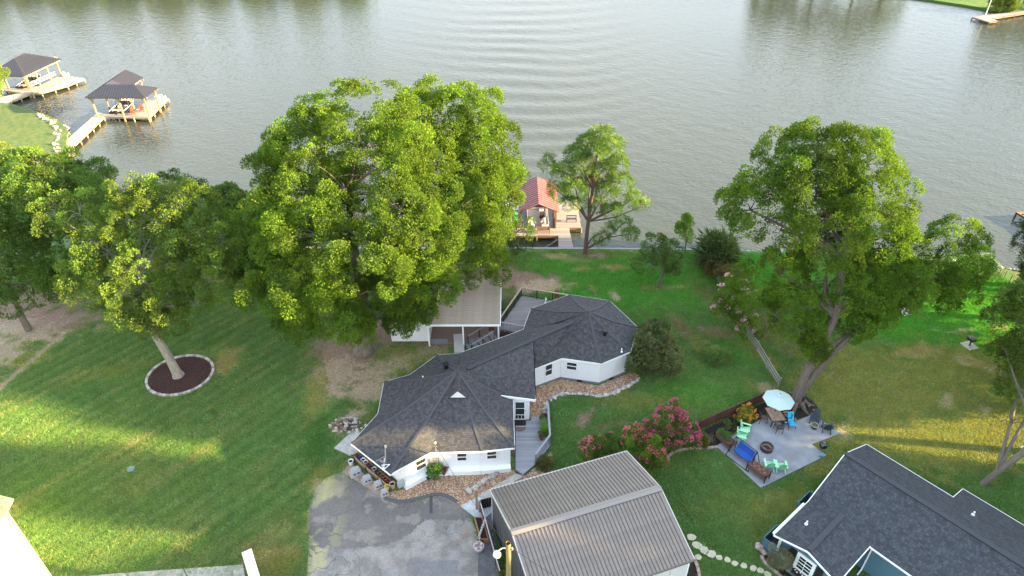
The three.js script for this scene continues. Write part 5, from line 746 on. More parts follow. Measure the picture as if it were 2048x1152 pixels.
{ // left-hand boathouse
  const y = -0.3, t = thing('boathouse', 'open boathouse with a dark pyramid-like hip roof at the left edge', 'boathouse', [0, 0, 0]);
  dock(t, [[-88.5, -116.0], [-82.0, -113.6], [-80.4, -114.4], [-77.9, -118.0], [-76.8, -121.6], [-82, -123.6], [-82.6, -117.4], [-88.5, -117.4]], y, 0.1, woodPale, { seed: 8 });
  dock(t, [[-86.8,-107.97], [-83.81,-108.42], [-81.9, -113.7], [-83.6, -114.3], [-88.11,-110.03]], y, 0.3, woodPale, { seed: 9 });
  const e = 3.0, r = 4.9, a = [-80.9, e, -112.7], b = [-79.8, e, -122.2], c = [-88, e, -124.4], d = [-87.6, e, -113.4], r0 = [-84, r, -116.4], r1 = [-83.9, r, -119.2];
  seamRoof(t, [[a, b, r1, r0], [b, c, r1], [c, d, r0, r1], [d, a, r0]], metalDark, 0.4);
  for (const [x, z] of [[-87.0, -116.2], [-83, -115.5], [-82.6, -118], [-82.3, -120.9], [-81.6, -123], [-87.2, -122.8], [-81.4, -113.6]]) { box(t, 'post', woodPost, [x, 1.0, z], [0.22, 4.3, 0.22]); for (const s of [-1, 1]) bar(t, 'brace', woodPost, [x, 2.1, z], [x, 2.85, z + s * 0.7], 0.1); }
  for (const [p, q] of [[a, b], [b, c], [c, d], [d, a]]) bar(t, 'beam', woodPost, [lerp(p[0], -84, 0.08), 2.85, lerp(p[2], -118, 0.06)], [lerp(q[0], -84, 0.08), 2.85, lerp(q[2], -118, 0.06)], 0.12, 0.24);
  for (const k of [0.55, 1.0]) bar(t, 'side_rail', whiteTrim, [-82.9, y + k, -115.8], [-82, y + k, -122.2], 0.06, 0.12);
  speedboat('dark motorboat moored under the pyramid-like boathouse roof', [-85, -0.85, -119.4], 0.08, M(0.06, 0.045, 0.04, 0.3));
  adirondack('deck_chair', 'white slatted chair beside the corner post of the left boathouse dock', whiteTrim, [-80.4, y, -122.6], 3.2);
}
// boulders along the grassy point and the right shore
{
  const r = rng(12), a = [[-73.4,-103.46], [-69.37,-100.36], [-66.5,-96.83], [-64.32,-92.06], [-62.11,-88.96]], t = thing('riprap', 'pale riprap boulders edging the grassy point', 'boulders', [0, 0, 0]);
  for (let i = 0; i < 240; i++) { const f = r() * (a.length - 1), k = Math.min(a.length - 2, Math.floor(f)), x = lerp(a[k][0], a[k + 1][0], f - k), z = lerp(a[k][1], a[k + 1][1], f - k), w = r(), s = 0.22 + r() * 0.3; part(t, 'boulder', STONES[i % 5], stoneMats[r() < 0.5 ? 2 : 0], [x - 1.6 + w * 2.2, -0.9 + (1 - w) * 0.95, z + (r() - 0.5) * 0.8], [r() * 6, r() * 6, r() * 6], [s * 1.3, s, s]); }
  const b = [[20.64,-63.49], [26.07,-63.28], [36.77,-62.67], [46.93,-61.28], [51.13,-60.21], [53.63,-59.27], [57.77,-58.25]], u = thing('riprap', 'low rubble edging along the right shore', 'boulders', [0, 0, 0]);
  for (let i = 0; i < 260; i++) { const f = r() * (b.length - 1), k = Math.min(b.length - 2, Math.floor(f)), x = lerp(b[k][0], b[k + 1][0], f - k), z = lerp(b[k][1], b[k + 1][1], f - k), w = r(), s = 0.22 + r() * 0.32; part(u, 'boulder', STONES[i % 5], stoneMats[Math.floor(r() * 3)], [x, -0.85 + (1 - w) * 0.85, z - w * 1.1], [r() * 6, r() * 6, r() * 6], [s * 1.3, s, s]); }
  const sw = thing('seawall', 'grey concrete seawall along the shore lawn', 'seawall', [0, 0, 0]), q = [[20.64,-63.49], [9.68,-63.69], [0,-63.8], [-9.03,-63.8], [-17.84,-63.8], [-25.64,-64.11]]; for (let i = 0; i < q.length - 1; i++) bar(sw, 'wall_section', M(0.3, 0.29, 0.27, 0.9, { map: noiseTile }), [q[i][0], -0.72, q[i][1] - 0.05], [q[i + 1][0], -0.72, q[i + 1][1] - 0.05], 0.3, 1.56);
}
// red-roofed boathouse
{
  const y = -0.3, t = thing('boathouse', 'small boathouse with a red metal gable roof over a pontoon boat', 'boathouse', [0, 0, 0]);
  dock(t, [[5.15, -63.9], [6.85, -63.9], [6.6, -68.85], [8.05, -68.85], [8.0, -75.6], [5.15, -75.6], [5.15, -68.7], [-2.2, -68.9], [-2.2, -67.0], [5.3, -67.0]], y, 0.02, weathered, { seed: 12, rim: woodBrown, pile: woodBrown, w: 0.2 });
  dock(t, [[-2.1, -75.6], [0.9, -75.6], [0.9, -68.9], [-2.1, -68.9]], y, 0, weatherGrey, { seed: 14, rim: woodBrown, pile: woodBrown, w: 0.25 });
  const red = M(0.27, 0.095, 0.095, 0.55, { metalness: 0.15, map: rep(noiseTile, 0.3) }), e = 2.5, r = 3.55, x0 = 0.75, x1 = 5.3, xm = 3, z0 = -67.4, z1 = -74.2; seamRoof(t, [[[x0, e, z1], [x0, e, z0], [xm, r, z0], [xm, r, z1]], [[x1, e, z0], [x1, e, z1], [xm, r, z1], [xm, r, z0]]], red, 0.5);
  for (const [x, z] of [[1.05, -68.9], [5.05, -68.9], [1.05, -73.6], [5.05, -73.6], [1.05, -71.2], [5.05, -71.2]]) { box(t, 'post', woodBrown, [x, 0.6, z], [0.15, 4.0, 0.15]); }
  for (const x of [1.05, 5.05]) bar(t, 'beam', woodBrown, [x, 2.52, -67.7], [x, 2.52, -74], 0.1, 0.2); bar(t, 'beam', woodBrown, [1, 2.5, -68.9], [5.1, 2.5, -68.9], 0.1, 0.2); for (const s of [-1, 1]) bar(t, 'truss', woodBrown, [xm + s * 2.1, 2.6, z0 - 0.15], [xm, 3.4, z0 - 0.15], 0.08, 0.14);
  // pontoon boat
  const b = thing('pontoon_boat', 'white and grey pontoon boat under the red roof', 'boat', [3.05, -1.05, -71.6]); const alu = M(0.5, 0.5, 0.52, 0.3, { metalness: 0.7 }), cream = M(0.58, 0.54, 0.46, 0.6);
  for (const s of [-0.85, 0.85]) part(b, 'pontoon', limb([[s, 0.3, 3.1, 0.12], [s, 0.25, 2.6, 0.3], [s, 0.25, -2.6, 0.3], [s, 0.28, -3, 0.2]], 12), alu); box(b, 'deck', M(0.24, 0.24, 0.25), [0, 0.6, 0], [2.5, 0.1, 5.8]);
  for (const s of [-1, 1]) { box(b, 'fence_panel', M(0.62, 0.62, 0.6, 0.4), [s * 1.2, 0.95, 0], [0.05, 0.5, 5.6]); box(b, 'stripe', darkMetal, [s * 1.2, 0.92, 0], [0.056, 0.14, 5.62]); rod(b, 'rail', alu, [s * 1.2, 1.28, 2.8], [s * 1.2, 1.28, -2.8], 0.025); part(b, 'bow_seat', new THREE.CapsuleGeometry(0.3, 1.4, 4, 10), cream, [s * 0.8, 0.85, 1.8], [Math.PI / 2, 0, 0]); part(b, 'seat_back', new THREE.TorusGeometry(0.42, 0.1, 8, 14, Math.PI), cream, [s * 0.78, 1.05, 2.2], [-Math.PI / 2, 0, 0], [1, 1.2, 1]); box(b, 'fence_front', M(0.62, 0.62, 0.6, 0.4), [s * 0.8, 0.95, 2.82], [0.8, 0.5, 0.05]); box(b, 'stripe', darkMetal, [s * 0.8, 0.9, 2.85], [0.8, 0.1, 0.03]); }
  box(b, 'bench', cream, [0, 0.85, -2.2], [2.2, 0.5, 0.6]); box(b, 'console', M(0.1, 0.03, 0.03), [0.5, 1, 0.2], [0.5, 0.7, 0.4]); box(b, 'helm_seat', cream, [0.5, 0.95, -0.6], [0.5, 0.6, 0.5]);
  // slatted bench and grill bench on the dock
  const bn = thing('dock_bench', 'brown slatted bench on the near dock in front of the pontoon boat', 'bench', [3.6, y, -67.7]); for (let i = 0; i < 3; i++) box(bn, 'seat_slat', woodBrown, [0, 0.44, -0.18 + i * 0.17], [1.5, 0.03, 0.14]); for (let i = 0; i < 3; i++) box(bn, 'back_slat', woodBrown, [0, 0.62 + i * 0.13, 0.3], [1.5, 0.1, 0.03]); for (const s of [-1, 1]) { box(bn, 'leg', woodBrown, [s * 0.7, 0.22, -0.2], [0.07, 0.44, 0.07]); box(bn, 'leg', woodBrown, [s * 0.7, 0.48, 0.3], [0.07, 0.96, 0.07]); box(bn, 'armrest', M(0.4, 0.33, 0.28), [s * 0.72, 0.66, 0.05], [0.1, 0.04, 0.6]); }
  const b2 = thing('dock_bench', 'dark low bench on the right wing of the red boathouse dock', 'bench', [7.0, y, -70.2]); box(b2, 'seat', darkMetal, [0, 0.44, 0], [1.2, 0.05, 0.4]); box(b2, 'backrest', darkMetal, [0, 0.7, -0.2], [1.2, 0.12, 0.03]); for (const s of [-1, 1]) for (const z of [-0.18, 0.18]) box(b2, 'leg', darkMetal, [s * 0.55, 0.22 + (z < 0 ? 0.15 : 0), z], [0.05, 0.44 + (z < 0 ? 0.3 : 0), 0.05]);
  const ld = thing('dock_ladder', 'grey plank leaning into the water beside the gangway', 'plank', [0, 0, 0]); bar(ld, 'plank', M(0.16, 0.15, 0.14), [3.0, -1.1, -64.9], [5.1, -0.3, -66.1], 0.12, 0.06); bar(ld, 'leg', M(0.16, 0.15, 0.14), [4, -1.4, -65.4], [4.2, -0.65, -65.6], 0.08);
  const kb = thing('kayak_stack', 'green kayak hull beneath the shore tree at the dock', 'kayak', [0.4, -0.3, -70.8]); part(kb, 'hull', new THREE.CapsuleGeometry(0.3, 1.8, 4, 12), M(0.02, 0.3, 0.06, 0.35), [0, 0.22, 0], [Math.PI / 2, 0, 0], [1, 1, 0.7]);
  const ds = thing('dock_shelf', 'pale blue-grey slatted float behind the red boathouse', 'float', [0.0, -0.28, -74]); for (let i = 0; i < 8; i++) box(ds, 'slat', M(0.38, 0.4, 0.43), [0, 0.05, -1.1 + i * 0.3], [2.2, 0.06, 0.26]);
}
// dock at the right edge and across the lake
{
  const t = thing('edge_dock', 'brown dock corner reaching in at the right edge', 'dock', [0, 0, 0]), a = [60.89,-72.39]; dock(t, [a, [a[0] + 6, a[1] - 0.3], [a[0] + 6, a[1] + 11], [a[0] + 2.1, a[1] + 11]], -0.2, 1.3, [woodBrown, M(0.16, 0.1, 0.075, 0.85)], { rim: woodDark, pile: woodDark });
  const f = thing('far_dock', 'low grey dock on the far shore with a white pole', 'dock', [0, 0, 0]), q = (x, y) => [0, 0]; dock(f, [[106.64,-165.18], [107.94,-160.76], [110.48,-161.63], [110.38,-163.83], [121.29,-168.88], [122.46,-170.77], [110.8,-167.01]], -0.4, 0.3, weatherGrey, { rim: woodBrown, pile: woodDark, w: 0.5, gap: 4 });
  const m = [107.68,-162.5], w = thing('pole_ornament', 'white pole with a windmill head on the far dock', 'windmill', [m[0], -0.4, m[1]]); rod(w, 'pole', whiteTrim, [0, 0, 0], [0, 5.2, 0], 0.09); for (let i = 0; i < 8; i++) { const a = i * Math.PI / 4; box(w, 'blade', whiteTrim, [Math.cos(a) * 0.5, 5.2 + Math.sin(a) * 0.5, 0.12], [0.55, 0.26, 0.04], [0.3, 0, a]); } box(w, 'tail', whiteTrim, [0, 5.2, -0.6], [0.04, 0.4, 0.8]);
}
// ---------- patio ----------
const PY = 0.09;
{
  const at = (p, y = PY) => [p[0], y, p[1]];
  // umbrella over the dining table
  const c = [20.75,-38.27], u = thing('patio_umbrella', 'pale mint eight-sided patio umbrella over the dining table', 'umbrella', at(c)); const R = 1.2, top = 2.55, rim = 2.02, cl = M(0.42, 0.53, 0.51, 0.8), rot = 0.25;
  for (let i = 0; i < 8; i++) { const a = rot + i * Math.PI / 4, b = a + Math.PI / 4, m = 0.5, A = [Math.cos(a) * R, rim, Math.sin(a) * R], B2 = [Math.cos(b) * R, rim, Math.sin(b) * R], C = [Math.cos((a + b) / 2) * R * 0.93, rim + 0.03, Math.sin((a + b) / 2) * R * 0.93]; const A2 = [A[0] * 0.5, lerp(rim, top, 0.55), A[2] * 0.5], B3 = [B2[0] * 0.5, lerp(rim, top, 0.55), B2[2] * 0.5]; part(u, 'canopy_panel', faces([[A, C, A2], [C, B2, B3], [C, B3, A2], [A2, B3, [0, top, 0]]], 0.008), cl); rod(u, 'rib', M(0.4, 0.42, 0.42), [A[0] * 0.98, rim - 0.02, A[2] * 0.98], [0, top - 0.08, 0], 0.012); }
  part(u, 'vent_cap', new THREE.ConeGeometry(0.24, 0.1, 8), cl, [0, top + 0.06, 0]); part(u, 'finial', SPH, darkMetal, [0, top + 0.14, 0], null, [0.04, 0.04, 0.04]); rod(u, 'pole', darkMetal, [0, 0, 0], [0, top, 0], 0.025); cyl(u, 'base', darkMetal, [0, 0.04, 0], 0.28, 0.08);
  const t = thing('dining_table', 'brown tiled dining table under the patio umbrella', 'table', [c[0] - 0.05, PY, c[1] + 0.25], 0.1); for (let i = 0; i < 3; i++) for (let j = 0; j < 4; j++) box(t, 'tile', [M(0.32, 0.2, 0.15, 0.5), M(0.27, 0.17, 0.13, 0.5)][(i + j) % 2], [(i - 1) * 0.36, 0.74, (j - 1.5) * 0.36], [0.345, 0.03, 0.345]); box(t, 'table_frame', woodDark, [0, 0.71, 0], [1.12, 0.03, 1.48]); for (const x of [-1, 1]) for (const z of [-1, 1]) box(t, 'leg', darkMetal, [x * 0.48, 0.35, z * 0.65], [0.06, 0.7, 0.06]);
  const dc = (label, p, turn) => { const k = thing('dining_chair', label, 'chair', p, turn, 'dark chairs around the dining table'); box(k, 'seat', M(0.13, 0.09, 0.075), [0, 0.44, 0], [0.5, 0.05, 0.5]); for (const s of [-1, 1]) { rod(k, 'leg', darkMetal, [s * 0.27, 0, 0.28], [s * 0.24, 0.64, 0.2], 0.02); rod(k, 'leg', darkMetal, [s * 0.27, 0, -0.32], [s * 0.24, 0.95, -0.3], 0.02); bar(k, 'armrest', darkMetal, [s * 0.26, 0.65, 0.24], [s * 0.25, 0.65, -0.28], 0.05, 0.03); } for (let i = 0; i < 5; i++) rod(k, 'back_rod', darkMetal, [(i - 2) * 0.09, 0.46, -0.26], [(i - 2) * 0.09, 0.93, -0.3], 0.012); rod(k, 'back_rail', darkMetal, [-0.24, 0.95, -0.3], [0.24, 0.95, -0.3], 0.022); return k; };
  dc('dark dining chair at the near end of the table', [c[0] - 0.05, PY, c[1] + 1.35], Math.PI); dc('dark dining chair at the left side of the table', [c[0] - 0.95, PY, c[1] + 0.35], Math.PI / 2); dc('dark dining chair at the right side of the table', [c[0] + 0.85, PY, c[1] + 0.35], -Math.PI / 2);
  const mint = M(0.33, 0.72, 0.42, 0.45);
  adirondack('mint_chair', 'rear mint green plastic chair by the back planter', mint, at([18.11,-36.79]), 1.15); adirondack('mint_chair', 'front mint green plastic chair behind the swing', mint, at([17.64,-36.07]), 1.15); adirondack('mint_chair', 'left mint green plastic chair with its back to the lawn', mint, at([18.88,-33.31]), Math.PI - 0.12); adirondack('mint_chair', 'right mint green plastic chair with its back to the lawn', mint, at([19.68,-33.17]), Math.PI - 0.12);
  const navy = M(0.035, 0.045, 0.06, 0.6); adirondack('slate_chair', 'rear slate blue slatted chair at the patio wing', navy, at([23.86,-37.84]), -0.5); adirondack('slate_chair', 'near slate blue slatted chair at the patio wing', navy, at([24.5,-37]), -1.2 + Math.PI + 0.9);
  const fp = [19.26,-35.08], f = thing('fire_pit', 'round dark steel fire pit in the middle of the patio', 'fire pit', at(fp)); part(f, 'ring', lathe([[0.46, 0], [0.48, 0.34], [0.44, 0.36], [0.42, 0.34], [0.4, 0.14], [0, 0.12]], 28), M(0.045, 0.04, 0.038, 0.7)); part(f, 'ash', new THREE.CylinderGeometry(0.39, 0.39, 0.05, 24), M(0.2, 0.14, 0.11, 1, { map: noiseTile }), [0, 0.17, 0]); part(f, 'rim', new THREE.TorusGeometry(0.45, 0.03, 6, 28), M(0.1, 0.07, 0.06, 0.7), [0, 0.35, 0], [Math.PI / 2, 0, 0]); for (let i = 0; i < 3; i++) rod(f, 'charred_log', blackMat, [-0.2 + i * 0.12, 0.22, -0.15], [0.05 + i * 0.08, 0.25, 0.2], 0.04);
  const pot = [23.63,-37.21], bp = thing('fire_bowl', 'small dark bowl with a pale rim between the two slate chairs', 'bowl', at(pot)); part(bp, 'bowl', lathe([[0.16, 0], [0.26, 0.2], [0.28, 0.34], [0.25, 0.35], [0.2, 0.2], [0, 0.18]], 22), M(0.03, 0.035, 0.04, 0.6)); part(bp, 'rim', new THREE.TorusGeometry(0.265, 0.025, 6, 24), M(0.45, 0.42, 0.35), [0, 0.35, 0], [Math.PI / 2, 0, 0]); part(bp, 'soil', new THREE.CylinderGeometry(0.24, 0.24, 0.03, 20), M(0.12, 0.1, 0.06, 1), [0, 0.27, 0]);
  const gr = [23.29,-34.78], g = thing('kettle_grill', 'black kettle grill with a round lid at the patio edge', 'grill', at(gr)); part(g, 'bowl', lathe([[0, 0.5], [0.18, 0.53], [0.29, 0.68], [0.3, 0.75]], 20), blackMat); part(g, 'lid', lathe([[0.31, 0.76], [0.28, 0.9], [0.16, 1.0], [0, 1.03]], 20), new THREE.MeshPhysicalMaterial({ color: lin(0.01, 0.01, 0.012), roughness: 0.25, clearcoat: 0.8 })); box(g, 'handle', M(0.3, 0.3, 0.3), [0, 1.07, 0], [0.16, 0.03, 0.03]); for (let i = 0; i < 3; i++) { const a = i * 2.094; rod(g, 'leg', M(0.2, 0.2, 0.2, 0.4), [Math.cos(a) * 0.28, 0, Math.sin(a) * 0.28], [Math.cos(a) * 0.18, 0.55, Math.sin(a) * 0.18], 0.014); }
  const cb = [23.13,-34.35], ck = thing('blue_bucket', 'small light blue bag of charcoal below the grill', 'bag', at(cb)); part(ck, 'bag', stoneGeo(88, 0.7), M(0.1, 0.3, 0.38, 0.6), [0, 0.14, 0], null, [0.34, 0.4, 0.3]);
  // raised planters
  const planter = (label, p, turn, green, seed) => { const k = thing('raised_planter', label, 'planter', at(p), turn); for (let i = 0; i < 3; i++) for (const s of [-1, 1]) box(k, 'side_board', [M(0.16, 0.085, 0.055, 0.8), M(0.13, 0.07, 0.045, 0.8)][i % 2], [0, 0.38 + i * 0.14, s * 0.3], [1.5, 0.13, 0.03]); for (let i = 0; i < 3; i++) for (const s of [-1, 1]) box(k, 'end_board', M(0.14, 0.075, 0.05, 0.8), [s * 0.74, 0.38 + i * 0.14, 0], [0.03, 0.13, 0.58]); for (const x of [-1, 1]) for (const z of [-1, 1]) box(k, 'leg', blackMat, [x * 0.76, 0.4, z * 0.32], [0.06, 0.8, 0.06]); box(k, 'soil', M(0.09, 0.05, 0.03, 1), [0, 0.68, 0], [1.45, 0.05, 0.56]); const r = rng(seed), L = []; for (let i = 0; i < green; i++) L.push([-0.6 + 1.0 * r(), 0.82 + 0.2 * r(), (r() - 0.5) * 0.4, r() - 0.5, 1, r() - 0.5, 0.2, 0.12, 0.24, 0.05]); if (L.length) instanced(k, 'foliage', SPRIG, LEAF, L); else for (let i = 0; i < 6; i++) part(k, 'clod', STONES[i % 5], M(0.2, 0.1, 0.06, 1), [-0.5 + i * 0.2, 0.72, (i % 2 - 0.5) * 0.2], null, [0.22, 0.1, 0.2]); return k; };
  planter('raised brown planter with leafy greens at the patio corner', [16.23,-35.67], -1.0, 26, 3); planter('raised brown planter with bare earth beside the swing', [17.89,-32.71], -0.88, 0, 4);
  // garden swing
  const s0 = [16.46,-34.49], s1 = [17.09,-33.13], sc = [(s0[0] + s1[0]) / 2 + 0.45, PY, (s0[1] + s1[1]) / 2 - 0.35], sw = thing('garden_swing', 'black framed garden swing with a bright blue seat cushion', 'swing', sc, -0.92), hx = 1.0;
  for (const k of [-1, 1]) { rod(sw, 'leg', blackMat, [k * hx, 0, 0.75], [k * hx * 0.92, 1.6, 0], 0.03); rod(sw, 'leg', blackMat, [k * hx, 0, -0.65], [k * hx * 0.92, 1.6, 0], 0.03); rod(sw, 'hanger', M(0.2, 0.2, 0.2, 0.4), [k * 0.78, 1.58, 0], [k * 0.78, 0.6, -0.2], 0.012); rod(sw, 'hanger', M(0.2, 0.2, 0.2, 0.4), [k * 0.78, 1.58, 0], [k * 0.78, 0.5, 0.25], 0.012); }
  rod(sw, 'top_bar', blackMat, [-0.92, 1.6, 0], [0.92, 1.6, 0], 0.035); rod(sw, 'ground_bar', blackMat, [-1, 0.05, 0.75], [1, 0.05, 0.75], 0.03); const blue = M(0.012, 0.075, 0.33, 0.85); part(sw, 'seat_cushion', new THREE.CapsuleGeometry(0.1, 0.5, 3, 8), blue, [0, 0.5, 0.02], [Math.PI / 2, 0, 0], [7.2, 1, 1]); box(sw, 'seat_cushion', blue, [0, 0.52, 0], [1.5, 0.1, 0.5], [0.08, 0, 0]); box(sw, 'seat_back', blue, [0, 0.8, -0.3], [1.5, 0.5, 0.08], [-0.3, 0, 0]); box(sw, 'seat_frame', M(0.3, 0.17, 0.12), [0, 0.42, 0.27], [1.6, 0.05, 0.05]); box(sw, 'seat_frame', blackMat, [0, 0.44, -0.05], [1.58, 0.04, 0.6]);
  const lc = [21.86,-37.52], lo = thing('sling_chair', 'bright turquoise sling chair right of the dining table', 'chair', at(lc), 0.1), tq = M(0.02, 0.42, 0.62, 0.7); box(lo, 'seat', tq, [0, 0.4, 0.2], [0.5, 0.03, 0.55], [-0.1, 0, 0]); box(lo, 'backrest', tq, [0, 0.75, -0.25], [0.5, 0.75, 0.03], [-0.5, 0, 0]); for (const s of [-1, 1]) { rod(lo, 'leg', darkMetal, [s * 0.28, 0, 0.42], [s * 0.27, 0.6, -0.1], 0.018); rod(lo, 'leg', darkMetal, [s * 0.28, 0, -0.35], [s * 0.27, 0.62, 0.35], 0.018); rod(lo, 'back_post', darkMetal, [s * 0.27, 0.4, -0.05], [s * 0.27, 1.08, -0.44], 0.018); }
  const bpot = [21.55,-37.68], pp = thing('glazed_pot', 'small blue and white glazed pot between table and sling chair', 'pot', at(bpot)); part(pp, 'pot', lathe([[0.1, 0], [0.18, 0.12], [0.17, 0.26], [0.14, 0.3], [0.12, 0.28], [0, 0.22]], 18), M(0.12, 0.12, 0.35, 0.3)); part(pp, 'rim', new THREE.TorusGeometry(0.15, 0.02, 6, 18), whiteTrim, [0, 0.3, 0], [Math.PI / 2, 0, 0]);
  const kt = [21.75,-38.27], wk = thing('wicker_stand', 'small brown wicker stand behind the glazed pot', 'stand', at(kt)); box(wk, 'stand_top', M(0.28, 0.17, 0.08), [0, 0.5, 0], [0.5, 0.04, 0.5], [0, 0.3, 0]); for (const x of [-1, 1]) for (const z of [-1, 1]) box(wk, 'leg', woodDark, [x * 0.2, 0.24, z * 0.2], [0.04, 0.48, 0.04]);
  // rust coloured panel fence behind the patio
  const f0 = [14.38,-37], f1 = [21.28,-40.63], fe = thing('rust_fence', 'rust-brown solid panel fence behind the patio border', 'fence', [0, 0, 0]), nf = 8, rust = [M(0.085, 0.033, 0.022, 0.8), M(0.10, 0.04, 0.026, 0.8)]; for (let i = 0; i < nf; i++) bar(fe, 'panel', rust[i % 2], [lerp(f0[0], f1[0], (i + 0.02) / nf), 0.5, lerp(f0[1], f1[1], (i + 0.02) / nf)], [lerp(f0[0], f1[0], (i + 0.98) / nf), 0.5, lerp(f0[1], f1[1], (i + 0.98) / nf)], 0.05, 1.0); for (let i = 0; i <= nf; i++) box(fe, 'post', woodDark, [lerp(f0[0], f1[0], i / nf), 0.53, lerp(f0[1], f1[1], i / nf)], [0.09, 1.06, 0.09]);
  // planting border and brick edging
  const border = [[11.35,-34.11], [12.13,-34.83], [13.08,-35.22], [14.69,-35.32], [15.57,-35.47], [17.4,-36.89], [20.32,-38.54], [21.21,-40.39], [17.91,-38.82], [14.41,-36.79], [11.69,-35.57]]; struct('planting_bed', slab(border, 0.02, -0.01), soil); noGrass.push(border);
  const ring = (() => { const [x, z] = [22.95,-39.71]; return Array.from({ length: 20 }, (_, i) => [x + 1.9 * Math.cos(i * 0.314), z + 1.5 * Math.sin(i * 0.314)]); })(); struct('planting_bed', slab(ring, 0.018, -0.01), soil); noGrass.push(ring);
  const edge = (label, pts, n, m) => { const c2 = new THREE.CatmullRomCurve3(pts.map(([x, z]) => V(x, 0, z))), t2 = thing('brick_edging', label, 'edging', [0, 0, 0]); for (let i = 0; i < n; i++) { const p = c2.getPointAt((i + 0.5) / n), d = c2.getTangentAt((i + 0.5) / n), l = c2.getLength() / n; box(t2, 'brick', m[i % m.length], [p.x, 0.06, p.z], [l - 0.015, 0.13, 0.2], [0, Math.atan2(-d.z, d.x), 0]); } };
  const brick = [M(0.34, 0.24, 0.2, 0.9), M(0.4, 0.3, 0.25, 0.9), M(0.29, 0.2, 0.17, 0.9)];
  edge('curved brick edging from the workshop to the patio', [[11.34,-34.01], [12.11,-34.73], [13.13,-35.12], [14.67,-35.22], [15.61,-35.32]], 44, brick); edge('curved brick edging around the blue house bed', [[16.23,-26.14], [16.26,-25.71], [16.67,-25.14], [17.11,-24.52], [17.59,-23.61]], 22, brick); edge('curved brick edging at the front of the workshop', [[11.72,-26.1], [11.86,-25.56], [11.89,-24.97], [11.8,-24.11]], 14, brick);
  const bed2 = [[16.25,-26.21], [16.69,-25.21], [17.59,-23.61], [19.14,-23.61], [16.95,-26.57]]; struct('planting_bed', slab(bed2, 0.02, -0.01), soil); const bed3 = [[11.72,-26.1], [11.89,-24.97], [11.8,-24.11], [10.86,-24.11], [11.27,-26.1]]; struct('planting_bed', slab(bed3, 0.02, -0.01), soil); noGrass.push(bed2, bed3);
  const rp = thing('rock_pile', 'pile of pinkish rocks at the corner of the blue house', 'rocks', [0, 0, 0]), r = rng(8); for (let i = 0; i < 13; i++) { const q = [16.39,-26.46]; part(rp, 'rock', STONES[i % 5], [M(0.4, 0.3, 0.27, 0.9), M(0.33, 0.25, 0.23, 0.9)][i % 2], [q[0] + (r() - 0.5) * 0.8, 0.12 + r() * 0.15, q[1] + (r() - 0.5) * 0.9], [r() * 6, r() * 6, 0], [0.34, 0.3, 0.3]); }
  const tr = thing('tree_ring', 'pale rocks and a grey block ring at the foot of the leaning oak', 'rocks', [0, 0, 0]), o = [22.83,-39.37]; for (let i = 0; i < 14; i++) { const a = i * 0.45; part(tr, 'rock', STONES[i % 5], stoneMats[i % 3], [o[0] + Math.cos(a) * (1.3 + 0.3 * r()), 0.08, o[1] + Math.sin(a) * (1 + 0.2 * r()) + 0.2], [r() * 6, r() * 6, 0], [0.24, 0.22, 0.24]); }
  // stepping stones
  const st = [[1383, 1075], [1394, 1091], [1408, 1101], [1422, 1108], [1438, 1116], [1454, 1120], [1469, 1127], [1487, 1132], [1506, 1137], [1521, 1142], [1535, 1149], [1397, 1115]]; const stw = STW(); st.forEach((q, i) => { const [x, z] = stw[i], sh = new THREE.Shape(), n = 8; for (let k = 0; k < n; k++) { const a = k / n * 6.283, R2 = (i > 3 ? 0.19 : 0.28) * (0.8 + 0.35 * r()); sh[k ? 'lineTo' : 'moveTo'](Math.cos(a) * R2 * 1.15, Math.sin(a) * R2); } const s = thing('stepping_stone', `pale flat stepping stone, number ${['one', 'two', 'three', 'four', 'five', 'six', 'seven', 'eight', 'nine', 'ten', 'eleven', 'twelve'][i]} counting from the workshop`, 'stone', [x, 0, z], 0, 'stepping stones to the blue house'); part(s, 'stone', new THREE.ExtrudeGeometry(sh, { depth: 0.05, bevelEnabled: true, bevelSize: 0.02, bevelThickness: 0.02, bevelSegments: 2 }), M(0.46, 0.42, 0.3, 0.9), [0, 0, 0], [-Math.PI / 2, 0, 0]); });
  function STW() { return [[11.99,-27.51], [12.23,-26.91], [12.6,-26.54], [13,-26.28], [13.45,-25.99], [13.94,-25.85], [14.36,-25.6], [14.89,-25.42], [15.45,-25.25], [15.88,-25.07], [16.25,-24.83], [12.13,-26.03]]; }
}
